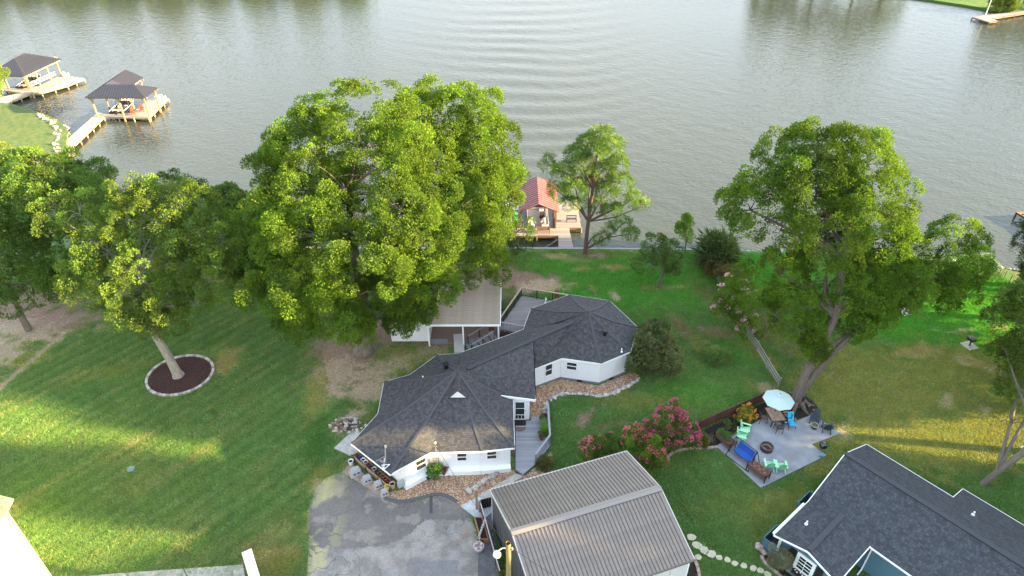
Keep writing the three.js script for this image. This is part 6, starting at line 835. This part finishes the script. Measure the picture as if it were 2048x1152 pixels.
// ---------- garden things ----------
{
  // mulch bed with its ring of stones
  const c = [-28.41,-43.34], R = 2.62, poly = Array.from({ length: 40 }, (_, i) => [c[0] + Math.cos(i * 0.157) * R, c[1] + Math.sin(i * 0.157) * R * 0.93]); struct('mulch_bed', slab(poly, 0.05, -0.01), M(0.055, 0.022, 0.017, 1, { map: rep(noiseTile, 1.3), bumpMap: rep(noiseBump, 3), bumpScale: 0.12 })); noGrass.push(poly);
  const t = thing('stone_ring', 'ring of pale stones around the mulch bed of the left lawn', 'edging', [0, 0, 0]), r = rng(31), n = 52; for (let i = 0; i < n; i++) { const a = i / n * 6.283, q = [c[0] + Math.cos(a) * (R + 0.06), c[1] + Math.sin(a) * (R * 0.93 + 0.06)]; box(t, 'stone', stoneMats[i % 3], [q[0], 0.07, q[1]], [0.22, 0.17 + r() * 0.05, 0.29], [0, -a + (r() - 0.5) * 0.3, 0]); }
  const chips = Array.from({ length: 900 }, () => { const a = r() * 6.283, d = Math.sqrt(r()) * R * 0.95; return [c[0] + Math.cos(a) * d, 0.055, c[1] + Math.sin(a) * d * 0.93, r() - 0.5, 1, r() - 0.5, 0.07 + 0.06 * r(), 0.075 * (0.5 + r()), 0.028, 0.02]; }); const mc = new THREE.Group(); mc.name = 'mulch'; mc.userData = { kind: 'stuff', label: 'dark red-brown bark chips filling the ringed bed', category: 'mulch' }; scene.add(mc); instanced(mc, 'chips', [new THREE.BoxGeometry(1, 0.3, 0.5)], M(1, 1, 1, 1), chips);
  // stone edging of the house beds
  const edging = (label, pts, n, s0, seed) => { const c2 = new THREE.CatmullRomCurve3(pts.map(([x, z]) => V(x, 0, z))), k = thing('rock_edging', label, 'edging', [0, 0, 0]), q = rng(seed); for (let i = 0; i < n; i++) { const p = c2.getPointAt((i + q() * 0.6) / n), s = s0 * (0.7 + 0.6 * q()); part(k, 'rock', STONES[i % 5], [stoneMats[0], stoneMats[2], M(0.5, 0.45, 0.4, 0.9)][i % 3], [p.x + (q() - 0.5) * 0.12, s * 0.2, p.z + (q() - 0.5) * 0.12], [q() * 6, q() * 6, 0], [s * 1.25, s, s]); } };
  edging('pale rock edging along the rear pebble bed of the white house', [[10.91,-42.96], [9.25,-41.63], [7.39,-40.74], [5.97,-41.03], [4.4,-41.03], [3.29,-40.51], [2.73,-39.77], [2.55,-38.38]], 58, 0.3, 3);
  edging('line of pale rocks beside the front concrete walk', [[-0.66,-33.13], [-1.42,-32.62], [-2.13,-32.04], [-2.82,-31.38], [-3.1,-31.2]], 20, 0.34, 5);
  // split rail fences
  const rail = (label, pts) => { const k = thing('rail_fence', label, 'fence', [0, 0, 0]), m = [M(0.27, 0.25, 0.215, 0.9), M(0.22, 0.2, 0.175, 0.9)]; for (let i = 0; i < pts.length; i++) { box(k, 'post', m[i % 2], [pts[i][0], 0.55, pts[i][1]], [0.14, 1.1, 0.14]); if (i) for (const y of [0.3, 0.62, 0.94]) bar(k, 'rail', m[(i + (y > 0.5 ? 1 : 0)) % 2], [pts[i - 1][0], y, pts[i - 1][1]], [pts[i][0], y, pts[i][1]], 0.06, 0.13); } };
  rail('weathered rail fence running from the pink shrubs to the leaning oak', [[21.54,-48.66], [21.85,-46.55], [22.08,-44.23], [22.33,-41.87]]); rail('weathered rail fence at the shore beside the spiky shrub', [[20.6,-63.8], [20.62,-61.48], [20.9,-59.08], [21.21,-55.94]]);
  const ch = thing('wire_fence', 'low dark wire fence on the right shore lawn', 'fence', [0, 0, 0]), q0 = [50.22,-59.08], q1 = [51.14,-54.24]; for (let i = 0; i <= 7; i++) { const x = lerp(q0[0], q1[0], i / 7), z = lerp(q0[1], q1[1], i / 7); rod(ch, 'post', M(0.08, 0.06, 0.05), [x, 0, z], [x, 1.1, z], 0.03); } for (const y of [0.2, 0.4, 0.6, 0.8, 1.05]) rod(ch, 'wire', M(0.1, 0.09, 0.08), [q0[0], y, q0[1]], [q1[0], y, q1[1]], 0.012);
  for (let i = 0; i < 24; i++) { const k = (i + 0.5) / 24, x = lerp(q0[0], q1[0], k), z = lerp(q0[1], q1[1], k); rod(ch, 'wire', M(0.1, 0.09, 0.08), [x, 0.1, z], [x, 1.05, z], 0.008); }
  // horseshoe pits / pads on the right lawn
  for (const [p, lab, k] of [[[41.3,-47.24], 'pale square pad with a small dark grill on the right lawn', 1], [[37.89,-52.29], 'pale pad half hidden under the leaning oak branches', 0]]) { const s = thing('lawn_pad', lab, 'pad', [p[0], 0, p[1]], 0.3); box(s, 'slab', M(0.42, 0.38, 0.32, 0.9), [0, 0.03, 0], [1.1, 0.07, 1.1]); box(s, 'post', darkMetal, [0, 0.35, 0], [0.1, 0.6, 0.1]); box(s, 'fire_box', darkMetal, [0.05, 0.7, 0], [0.45, 0.25, 0.4]); if (k) { box(s, 'seat', M(0.12, 0.08, 0.06), [0.8, 0.3, -0.7], [0.5, 0.06, 0.4]); for (const x of [-1, 1]) box(s, 'seat_leg', darkMetal, [0.8 + x * 0.2, 0.14, -0.7], [0.05, 0.28, 0.3]); } }
  const lid = [-28.07,-33.26], ul = thing('utility_lid', 'small round blue-grey utility lid in the left lawn', 'lid', [lid[0], 0, lid[1]]); cyl(ul, 'lid', M(0.22, 0.3, 0.34, 0.5), [0, 0.02, 0], 0.26, 0.04); cyl(ul, 'collar', M(0.1, 0.13, 0.1), [0, 0.012, 0], 0.34, 0.025);
  // slab and rubble left of the house
  struct('side_slab', slab([[-13.53,-35.22], [-12.25,-37.31], [-11.78,-36.89], [-11.92,-35.57], [-11.63,-34.83], [-12.17,-34.49]], 0.05, -0.01), M(0.46, 0.44, 0.41, 0.9, { map: rep(noiseTile, 0.9) })); noGrass.push([[-13.53,-35.22], [-12.25,-37.31], [-11.78,-36.89], [-11.63,-34.83], [-12.17,-34.49]]);
  const rb = thing('rubble_heap', 'heap of stones and dead branches left of the white house', 'rubble', [0, 0, 0]), rc = [-12.84,-37.52]; for (let i = 0; i < 70; i++) { const a = r() * 6.283, d = Math.sqrt(r()), s = 0.12 + 0.2 * r(); part(rb, 'stone', STONES[i % 5], [...stoneMats, M(0.2, 0.13, 0.09, 0.9)][i % 4], [rc[0] + Math.cos(a) * d * 1.5, 0.05 + (1 - d) * 0.2, rc[1] + Math.sin(a) * d * 0.9], [r() * 6, r() * 6, 0], [s * 1.3, s, s]); } for (let i = 0; i < 18; i++) { const a = r() * 6.28; rod(rb, 'stick', woodDark, [rc[0] + (r() - 0.5) * 1.6, 0.15, rc[1] + (r() - 0.5) * 0.9], [rc[0] + Math.cos(a) * 1.1, 0.3 * r(), rc[1] + Math.sin(a) * 0.7], 0.018); }
  // buckets in a planter trough along the left wall
  const b0 = [-11.58,-34.35], b1 = [-8.49,-31.6], tr = thing('planter_trough', 'long brown plank along the row of buckets', 'plank', [0, 0, 0]); bar(tr, 'plank', M(0.3, 0.19, 0.13, 0.85), [b0[0] - 0.15, 0.3, b0[1] + 0.3], [b1[0] - 0.2, 0.3, b1[1] + 0.3], 0.06, 0.34); for (const k of [0.02, 0.35, 0.68, 0.98]) box(tr, 'stake', woodDark, [lerp(b0[0], b1[0], k) - 0.2, 0.25, lerp(b0[1], b1[1], k) + 0.36], [0.06, 0.5, 0.06]);
  const bk = (name, label, [x, y, z], col, s = 1, fill = [0.03, 0.02, 0.015], group) => { const k = thing(name, label, 'bucket', [x, y, z], 0, group); const m = M(...col, 0.45); part(k, 'pail', lathe([[0.12 * s, 0], [0.16 * s, 0.34 * s], [0.175 * s, 0.35 * s], [0.175 * s, 0.38 * s], [0.15 * s, 0.38 * s], [0.14 * s, 0.26 * s], [0, 0.26 * s]], 18), m); part(k, 'soil', new THREE.CylinderGeometry(0.143 * s, 0.143 * s, 0.02, 16), M(...fill, 1), [0, 0.28 * s, 0]); part(k, 'rim', new THREE.TorusGeometry(0.165 * s, 0.014 * s, 6, 18), m, [0, 0.37 * s, 0], [Math.PI / 2, 0, 0]); return k; };
  const cs = [['first, dark red', [0.22, 0.02, 0.02]], ['second, blue', [0.02, 0.06, 0.25]], ['third, white', [0.7, 0.7, 0.7]], ['fourth, white', [0.68, 0.68, 0.66]], ['fifth, red', [0.4, 0.03, 0.025]], ['sixth, dark blue', [0.02, 0.04, 0.16]], ['seventh, white and orange', [0.66, 0.5, 0.4]], ['eighth, navy', [0.015, 0.03, 0.12]], ['ninth, brown', [0.2, 0.09, 0.05]], ['tenth, brown', [0.22, 0.1, 0.05]], ['eleventh, terracotta', [0.32, 0.08, 0.05]], ['twelfth, red', [0.42, 0.03, 0.025]], ['thirteenth, navy', [0.015, 0.03, 0.13]]];
  cs.forEach(([w, col], i) => bk('bucket', `${w} bucket in the row along the left house wall`, [lerp(b0[0], b1[0], (i + 0.3) / 13), 0.02, lerp(b0[1], b1[1], (i + 0.3) / 13) + 0.02], col, 1, i % 3 ? [0.03, 0.02, 0.015] : [0.05, 0.03, 0.02], 'buckets along the left house wall'));
  const yb = [-8.89,-31.38], wb = [-11.91,-33.68], tb = [-8.64,-31.6]; bk('bucket', 'bright yellow bucket at the near end of the bucket row', [yb[0], 0, yb[1]], [0.72, 0.62, 0.02], 1.15, [0.5, 0.42, 0.02]); bk('bucket', 'white bucket standing apart on the grass by the slab', [wb[0], 0, wb[1]], [0.72, 0.72, 0.72], 1.15); bk('bucket', 'tan bucket with white rim beside the yellow bucket', [tb[0] + 0.1, 0, tb[1]], [0.5, 0.38, 0.28], 1.2);
  // concrete block units beside the trough
  const unit = (label, p, turn, s) => { const k = thing('concrete_unit', label, 'block', [p[0], 0, p[1]], turn), m = M(0.4, 0.4, 0.41, 0.85, { map: noiseTile }); box(k, 'base', M(0.34, 0.3, 0.27, 0.9), [0, 0.05, 0], [0.75 * s, 0.1, 0.6 * s]); box(k, 'body', m, [0, 0.24, 0], [0.55 * s, 0.3, 0.45 * s]); box(k, 'cap', m, [0, 0.42, -0.05], [0.48 * s, 0.07, 0.34 * s], [0.15, 0, 0]); for (const x of [-0.12, 0.12]) box(k, 'hole', blackMat, [x * s, 0.26, 0.226 * s], [0.13 * s, 0.13, 0.02]); };
  unit('grey concrete block fountain nearest the white bucket', [-11.42,-32.85], 0.5, 1.2); unit('grey concrete block fountain in the middle beside the trough', [-10.46,-32.17], 0.45, 1); unit('grey concrete slab stack beside the trough', [-9.58,-31.68], 0.5, 0.95); unit('tilted pale block next to the yellow bucket', [-9.01,-30.99], 0.4, 0.8);
  const me = [-7.83,-31.27], mb = thing('meter_box', 'grey electric meter box on the front left wall corner', 'meter box', [me[0], 0.85, me[1]], 0.62); box(mb, 'cabinet', M(0.3, 0.32, 0.34, 0.4), [0, 0, 0], [0.5, 0.5, 0.26]); box(mb, 'door', M(0.36, 0.38, 0.4, 0.4), [0, 0.02, 0.14], [0.42, 0.4, 0.03]); rod(mb, 'conduit', greyPaint, [0.15, -0.25, 0], [0.15, -0.8, 0], 0.03); 
  // potted plants by the front wall
  const plantPot = (label, p, y, s, col, leaf, n = 16, seed = 1) => { const k = thing('potted_plant', label, 'potted plant', [p[0], y, p[1]]); part(k, 'pot', lathe([[0.13 * s, 0], [0.2 * s, 0.3 * s], [0.22 * s, 0.34 * s], [0.18 * s, 0.34 * s], [0.16 * s, 0.24 * s], [0, 0.24 * s]], 18), M(...col, 0.7)); const q = rng(seed), L = []; for (let i = 0; i < n; i++) L.push([(q() - 0.5) * 0.34 * s, 0.36 * s + q() * 0.28 * s, (q() - 0.5) * 0.34 * s, q() - 0.5, 1, q() - 0.5, 0.16 * s, leaf[0] * (0.7 + 0.6 * q()), leaf[1] * (0.7 + 0.6 * q()), leaf[2]]); if (n) instanced(k, 'foliage', SPRIGBIG, LEAF, L); else part(k, 'soil', new THREE.CylinderGeometry(0.165 * s, 0.165 * s, 0.03, 16), soil, [0, 0.27 * s, 0]); return k; };
  const gl = [0.1, 0.26, 0.04];
  plantPot('fern in a white pot left of the metal plaque', [-6.31,-32.99], 0.44, 1.0, [0.6, 0.6, 0.58], gl, 18, 1); plantPot('green plant in a dark pot right of the metal plaque', [-5.17,-33.36], 0.44, 1.0, [0.04, 0.04, 0.045], gl, 18, 2); plantPot('broad leafy plant on the pebbles below the plaque', [-5.56,-32.44], 0, 1.7, [0.1, 0.06, 0.04], [0.12, 0.24, 0.05], 26, 3); plantPot('small reddish flowering pot by the front ledge', [-4.97,-32.76], 0, 1.0, [0.1, 0.06, 0.04], [0.35, 0.08, 0.09], 14, 4); plantPot('black empty pot on the pebbles by the front ledge', [-6.14,-32.44], 0, 0.95, [0.015, 0.015, 0.017], gl, 0, 5); plantPot('low brown bowl plant on the front ledge', [-5.75,-33.26], 0.44, 0.7, [0.09, 0.05, 0.04], [0.12, 0.09, 0.05], 8, 6);
  plantPot('large empty brown pot at the rear of the front deck', [2.54,-38], 0.2, 1.45, [0.13, 0.06, 0.045], gl, 0, 7); plantPot('dark pot with a small plant on the front deck', [2.44,-37.57], 0.2, 1.1, [0.08, 0.045, 0.035], [0.1, 0.16, 0.05], 5, 8); plantPot('pale variegated plant on the front deck by the rail', [2.58,-37.1], 0.2, 1.15, [0.1, 0.06, 0.04], [0.24, 0.32, 0.15], 16, 9); plantPot('bright lime green plant on the front deck by the rail', [2.59,-36.33], 0.2, 1.25, [0.06, 0.05, 0.04], [0.16, 0.34, 0.03], 22, 10); plantPot('brown pot with sparse sprouts at the front of the pot row', [2.27,-35.97], 0.2, 1.1, [0.16, 0.08, 0.055], [0.12, 0.2, 0.05], 6, 11);
  const hb = [0.07,-33.56], hp = thing('hanging_basket', 'dark wicker basket hung on the house corner by the deck', 'basket', [hb[0], 1.2, hb[1]]); part(hp, 'basket', lathe([[0, 0], [0.1, 0.02], [0.2, 0.3], [0.22, 0.5], [0.18, 0.5], [0, 0.4]], 14), M(0.09, 0.05, 0.04, 0.9)); rod(hp, 'hook', darkMetal, [0, 0.5, 0], [-0.1, 0.75, -0.1], 0.015);
  const pq = [-5.68,-32.83], pl = thing('wall_plaque', 'ornate grey metal scroll plaque on the front wall', 'plaque', [pq[0], 1.45, pq[1] + 0.04], 0.15); for (let i = 0; i < 5; i++) for (let j = 0; j < 3; j++) part(pl, 'scroll', new THREE.TorusGeometry(0.085, 0.02, 6, 14), M(0.2, 0.2, 0.2, 0.5, { metalness: 0.5 }), [(i - 2) * 0.16, (j - 1) * 0.16, 0]); for (const k of [-1, 1]) { box(pl, 'frame', M(0.14, 0.14, 0.14), [0, k * 0.26, 0], [0.86, 0.03, 0.03]); box(pl, 'frame', M(0.14, 0.14, 0.14), [k * 0.43, 0, 0], [0.03, 0.55, 0.03]); }
  const stt = [3.22,-52.67], ct = thing('deck_statue', 'small white heron statue on the rear deck', 'statue', [stt[0], 0.8, stt[1]]); part(ct, 'body', limb([[0, 0, 0, 0.03], [0, 0.3, 0, 0.05], [0.03, 0.42, 0, 0.1], [0, 0.6, 0, 0.05], [-0.02, 0.72, 0.04, 0.03]], 8), whiteTrim); cyl(ct, 'base', whiteTrim, [0, 0.02, 0], 0.1, 0.04);
  // dark terracotta ornaments on the rear rail
  for (const [p, w] of [[[4.23,-53.48], 'left'], [[4.51,-53.4], 'right']]) { const k = thing('clay_figure', `${w} brown clay urn standing at the rear deck rail`, 'urn', [p[0], 0.8, p[1]]); part(k, 'urn', lathe([[0.08, 0], [0.13, 0.3], [0.16, 0.7], [0.08, 0.95], [0.11, 1.08], [0, 1.1]], 14), M(0.26, 0.13, 0.07, 0.8)); }
}
// ---------- yard beside the workshop, lamps and wires ----------
{
  const strip = [[-2.31,-29.28], [-1.25,-29.69], [-0.76,-24.45], [-1.2,-23.12], [-2.12,-23.12]]; struct('side_yard', slab(strip, 0.011), M(0.13, 0.13, 0.14, 1, { map: rep(noiseTile, 0.8), bumpMap: rep(noiseBump, 2), bumpScale: 0.05 })); noGrass.push(strip);
  const f = thing('side_fence', 'low dark rail fence with a white top rail beside the workshop', 'fence', [0, 0, 0]), a = [-2.15,-29.52], b = [-0.76,-24.45]; for (let i = 0; i <= 5; i++) { const x = lerp(a[0], b[0], i / 5), z = lerp(a[1], b[1], i / 5); box(f, 'post', woodDark, [x, 0.5, z], [0.1, 1, 0.1]); } bar(f, 'top_rail', M(0.4, 0.4, 0.4), [a[0], 0.98, a[1]], [b[0], 0.98, b[1]], 0.06, 0.08); for (let i = 0; i < 16; i++) bar(f, 'board', woodDark, [lerp(a[0], b[0], (i + 0.04) / 16), 0.5, lerp(a[1], b[1], (i + 0.04) / 16)], [lerp(a[0], b[0], (i + 0.96) / 16), 0.5, lerp(a[1], b[1], (i + 0.96) / 16)], 0.03, 0.8);
  const bin = thing('timber_bed', 'long rusty timber planting box beside the driveway', 'planter', [0, 0, 0]), p0 = [-2.53,-28.8], p1 = [-2.06,-27.13], wd = 0.5; for (const s of [0, wd]) bar(bin, 'side_board', M(0.24, 0.12, 0.07, 0.85), [p0[0] + s, 0.22, p0[1]], [p1[0] + s, 0.22, p1[1]], 0.06, 0.42); bar(bin, 'soil', soil, [p0[0] + wd / 2, 0.2, p0[1]], [p1[0] + wd / 2, 0.2, p1[1]], wd - 0.06, 0.3); for (const q of [p0, p1]) box(bin, 'end_board', M(0.22, 0.11, 0.065, 0.85), [q[0] + wd / 2, 0.22, q[1]], [wd, 0.42, 0.05]);
  const lt = [-2.01,-27.78], la = thing('lattice', 'white lattice strip leaning on the timber planting box', 'lattice', [lt[0], 0.0, lt[1]], 1.3); for (let i = 0; i < 7; i++) for (const s of [-1, 1]) bar(la, 'lath', whiteTrim, [-0.6 + i * 0.2, 0.3, s * 0.012], [-0.6 + i * 0.2 + s * 0.3, 0.9, s * 0.012], 0.012, 0.035); for (const y of [0.3, 0.9]) bar(la, 'lath', whiteTrim, [-0.9, y, 0.03], [0.9, y, 0.03], 0.012, 0.04);
  const ps = [-2.43,-29.77], po = thing('timber_post', 'tall brown timber post by the concrete walk', 'post', [ps[0], 0, ps[1]]); box(po, 'post', M(0.25, 0.17, 0.12, 0.9), [0, 1.05, 0], [0.16, 2.1, 0.16]); box(po, 'short_post', M(0.2, 0.13, 0.1, 0.9), [0.2, 0.6, 0.25], [0.13, 1.2, 0.13]); box(po, 'cap', M(0.3, 0.22, 0.16), [0, 2.12, 0], [0.2, 0.04, 0.2]);
  const gt = [-1.71,-29.93], ga = thing('dark_gate', 'black tarpaulin screen between walk and workshop', 'screen', [gt[0] + 0.1, 0, gt[1]], 0.28); box(ga, 'sheet', M(0.012, 0.014, 0.012, 0.9), [0, 0.5, 0], [1.15, 1, 0.05]); for (const x of [-0.55, 0, 0.55]) box(ga, 'stake', woodDark, [x, 0.52, 0.05], [0.05, 1.04, 0.05]);
  const st = [-2.17,-26.65], sp = thing('stone_planter', 'whitewashed stone basin with reddish plants by the driveway', 'planter', [st[0], 0, st[1]]); part(sp, 'basin', lathe([[0.26, 0], [0.34, 0.28], [0.36, 0.36], [0.28, 0.36], [0.26, 0.24], [0, 0.22]], 16), M(0.4, 0.38, 0.38, 0.9)); for (let i = 0; i < 8; i++) part(sp, 'rock', STONES[i % 5], [M(0.35, 0.14, 0.14, 0.9), M(0.45, 0.42, 0.42, 0.9)][i % 2], [Math.cos(i * 0.8) * 0.2, 0.36, Math.sin(i * 0.8) * 0.2], [i, i, 0], [0.17, 0.14, 0.16]);
  // street lamp on a timber pole
  const lp = [-0.19,-21.68], L = thing('yard_lamp', 'yellow-lit timber lamp pole with a white cobra lamp at the bottom edge', 'lamp post', [lp[0], 0, lp[1]]); part(L, 'pole', limb([[0, -0.2, 0, 0.17], [0, 4, 0, 0.15], [0, 8, 0, 0.13]], 12, 0.05), M(0.36, 0.27, 0.1, 0.85, { map: barkTile })); part(L, 'arm', limb([[-0.05, 7.5, 0, 0.03], [-0.3, 7.62, 0.05, 0.03], [-0.55, 7.45, 0.1, 0.03]], 8), whiteTrim); part(L, 'lamp_shade', lathe([[0, 0.12], [0.1, 0.1], [0.2, -0.05], [0.22, -0.2], [0.19, -0.2], [0, -0.02]], 18), M(0.68, 0.66, 0.6, 0.45), [-0.62, 7.3, 0.12]); part(L, 'lens', new THREE.SphereGeometry(0.17, 14, 8), M(0.7, 0.68, 0.62, 0.3), [-0.62, 7.14, 0.12], null, [1, 0.7, 1]); part(L, 'insulator', SPH, M(0.3, 0.16, 0.12, 0.4), [0.18, 7.55, 0.05], null, [0.08, 0.12, 0.08]); rod(L, 'bracket', greyPaint, [0, 7.55, 0], [0.2, 7.55, 0.05], 0.03);
  const wire = (label, a, b, sag) => { const k = thing('overhead_wire', label, 'wire', [0, 0, 0]); part(k, 'cable', new THREE.TubeGeometry(new THREE.CatmullRomCurve3(Array.from({ length: 9 }, (_, i) => { const t = i / 8; return V(lerp(a[0], b[0], t), lerp(a[1], b[1], t) - sag * 4 * t * (1 - t), lerp(a[2], b[2], t)); })), 24, 0.014, 5), M(0.03, 0.03, 0.03, 0.6)); };
  const s = [-5.36,-32.72]; wire('service wire from the lamp pole to the roof mast', [lp[0] + 0.05, 7.6, lp[1]], [s[0], 3.5, s[1] + 0.25], 0.5); wire('wire from the lamp pole over the metal workshop roof', [lp[0] + 0.2, 7.55, lp[1]], [14, 6.5, -13], 0.5);
  const yl = [38.62,-35.22], yk = thing('yard_light', 'small white yard light bracket at the right edge trunk', 'lamp', [[36.05,-32.65][0], 2.4, [36.05,-32.65][1]]); part(yk, 'bracket', limb([[0, 0, 0, 0.03], [0.2, 0.3, 0, 0.03], [0.1, 0.6, 0, 0.03]], 7), whiteTrim); part(yk, 'ring', new THREE.TorusGeometry(0.2, 0.045, 8, 18), whiteTrim, [0.05, 0.6, 0], [1.2, 0, 0]);
}
// ---------- blades of grass over the lawn in view ----------
{
  const r = rng(404), blade = (() => { const p = [], q = rng(2); for (let i = 0; i < 16; i++) { const a = q() * 6.283, x = (q() - 0.5) * 0.44, z = (q() - 0.5) * 0.44, h = 0.05 + q() * 0.06, w = 0.012 + q() * 0.012, lx = (q() - 0.5) * 0.08, lz = (q() - 0.5) * 0.08; p.push(x - Math.cos(a) * w, 0, z - Math.sin(a) * w, x + Math.cos(a) * w, 0, z + Math.sin(a) * w, x + lx, h, z + lz); } const g = new THREE.BufferGeometry(); g.setAttribute('position', new THREE.Float32BufferAttribute(p, 3)); g.computeVertexNormals(); return g; })();
  const boxes = noGrass.map((q) => { const xs = q.map((p) => p[0]), zs = q.map((p) => p[1]); return [Math.min(...xs), Math.max(...xs), Math.min(...zs), Math.max(...zs), q]; }), list = [];
  const houseArea = [A1, A2, A3, A4, A5, A6, B1, B2, B3, B4, B5, B6, B7, B8, B9, A10, A11, A12, A13, A14]; boxes.push([-12, 12, -53, -29, houseArea]);
  for (let i = 0; i < 200000; i++) {
    const z = -64 + 41 * r(), hw = 0.7 * (-z + 12) + 3, x = (r() * 2 - 1) * Math.min(51, hw * 1.2); if (z < shoreX(x) + 0.4) continue;
    if (boxes.some(([x0, x1, z0, z1, q]) => x > x0 && x < x1 && z > z0 && z < z1 && inPoly(x, z, q))) continue;
    const c = lawnColor(x, z); if (c[0] > c[1] * 1.08) continue; // bare earth grows nothing
    list.push([x, 0, z, c]);
  }
  const im = new THREE.InstancedMesh(blade, leafMat(0.9, 0.3), list.length), c = new THREE.Color(); im.name = 'grass'; im.userData = { kind: 'stuff', label: 'short mown grass of the lawns', category: 'grass' };
  list.forEach(([x, y, z, k], i) => { const s = 0.8 + 0.6 * r(); _m.compose(V(x, y, z), _q.setFromAxisAngle(up, r() * 6.283), V(s, s * (0.7 + 0.6 * r()), s)); im.setMatrixAt(i, _m); const b = 0.78 + 0.44 * r(), y2 = 0.9 + 0.25 * r(); im.setColorAt(i, c.setRGB(k[0] * 2.2 * b * y2, k[1] * 2.05 * b, k[2] * 1.8 * b)); }); scene.add(im);
}

scene.traverse((o) => { if (o.isMesh) o.castShadow = o.receiveShadow = true; });
renderer.render(scene, camera);
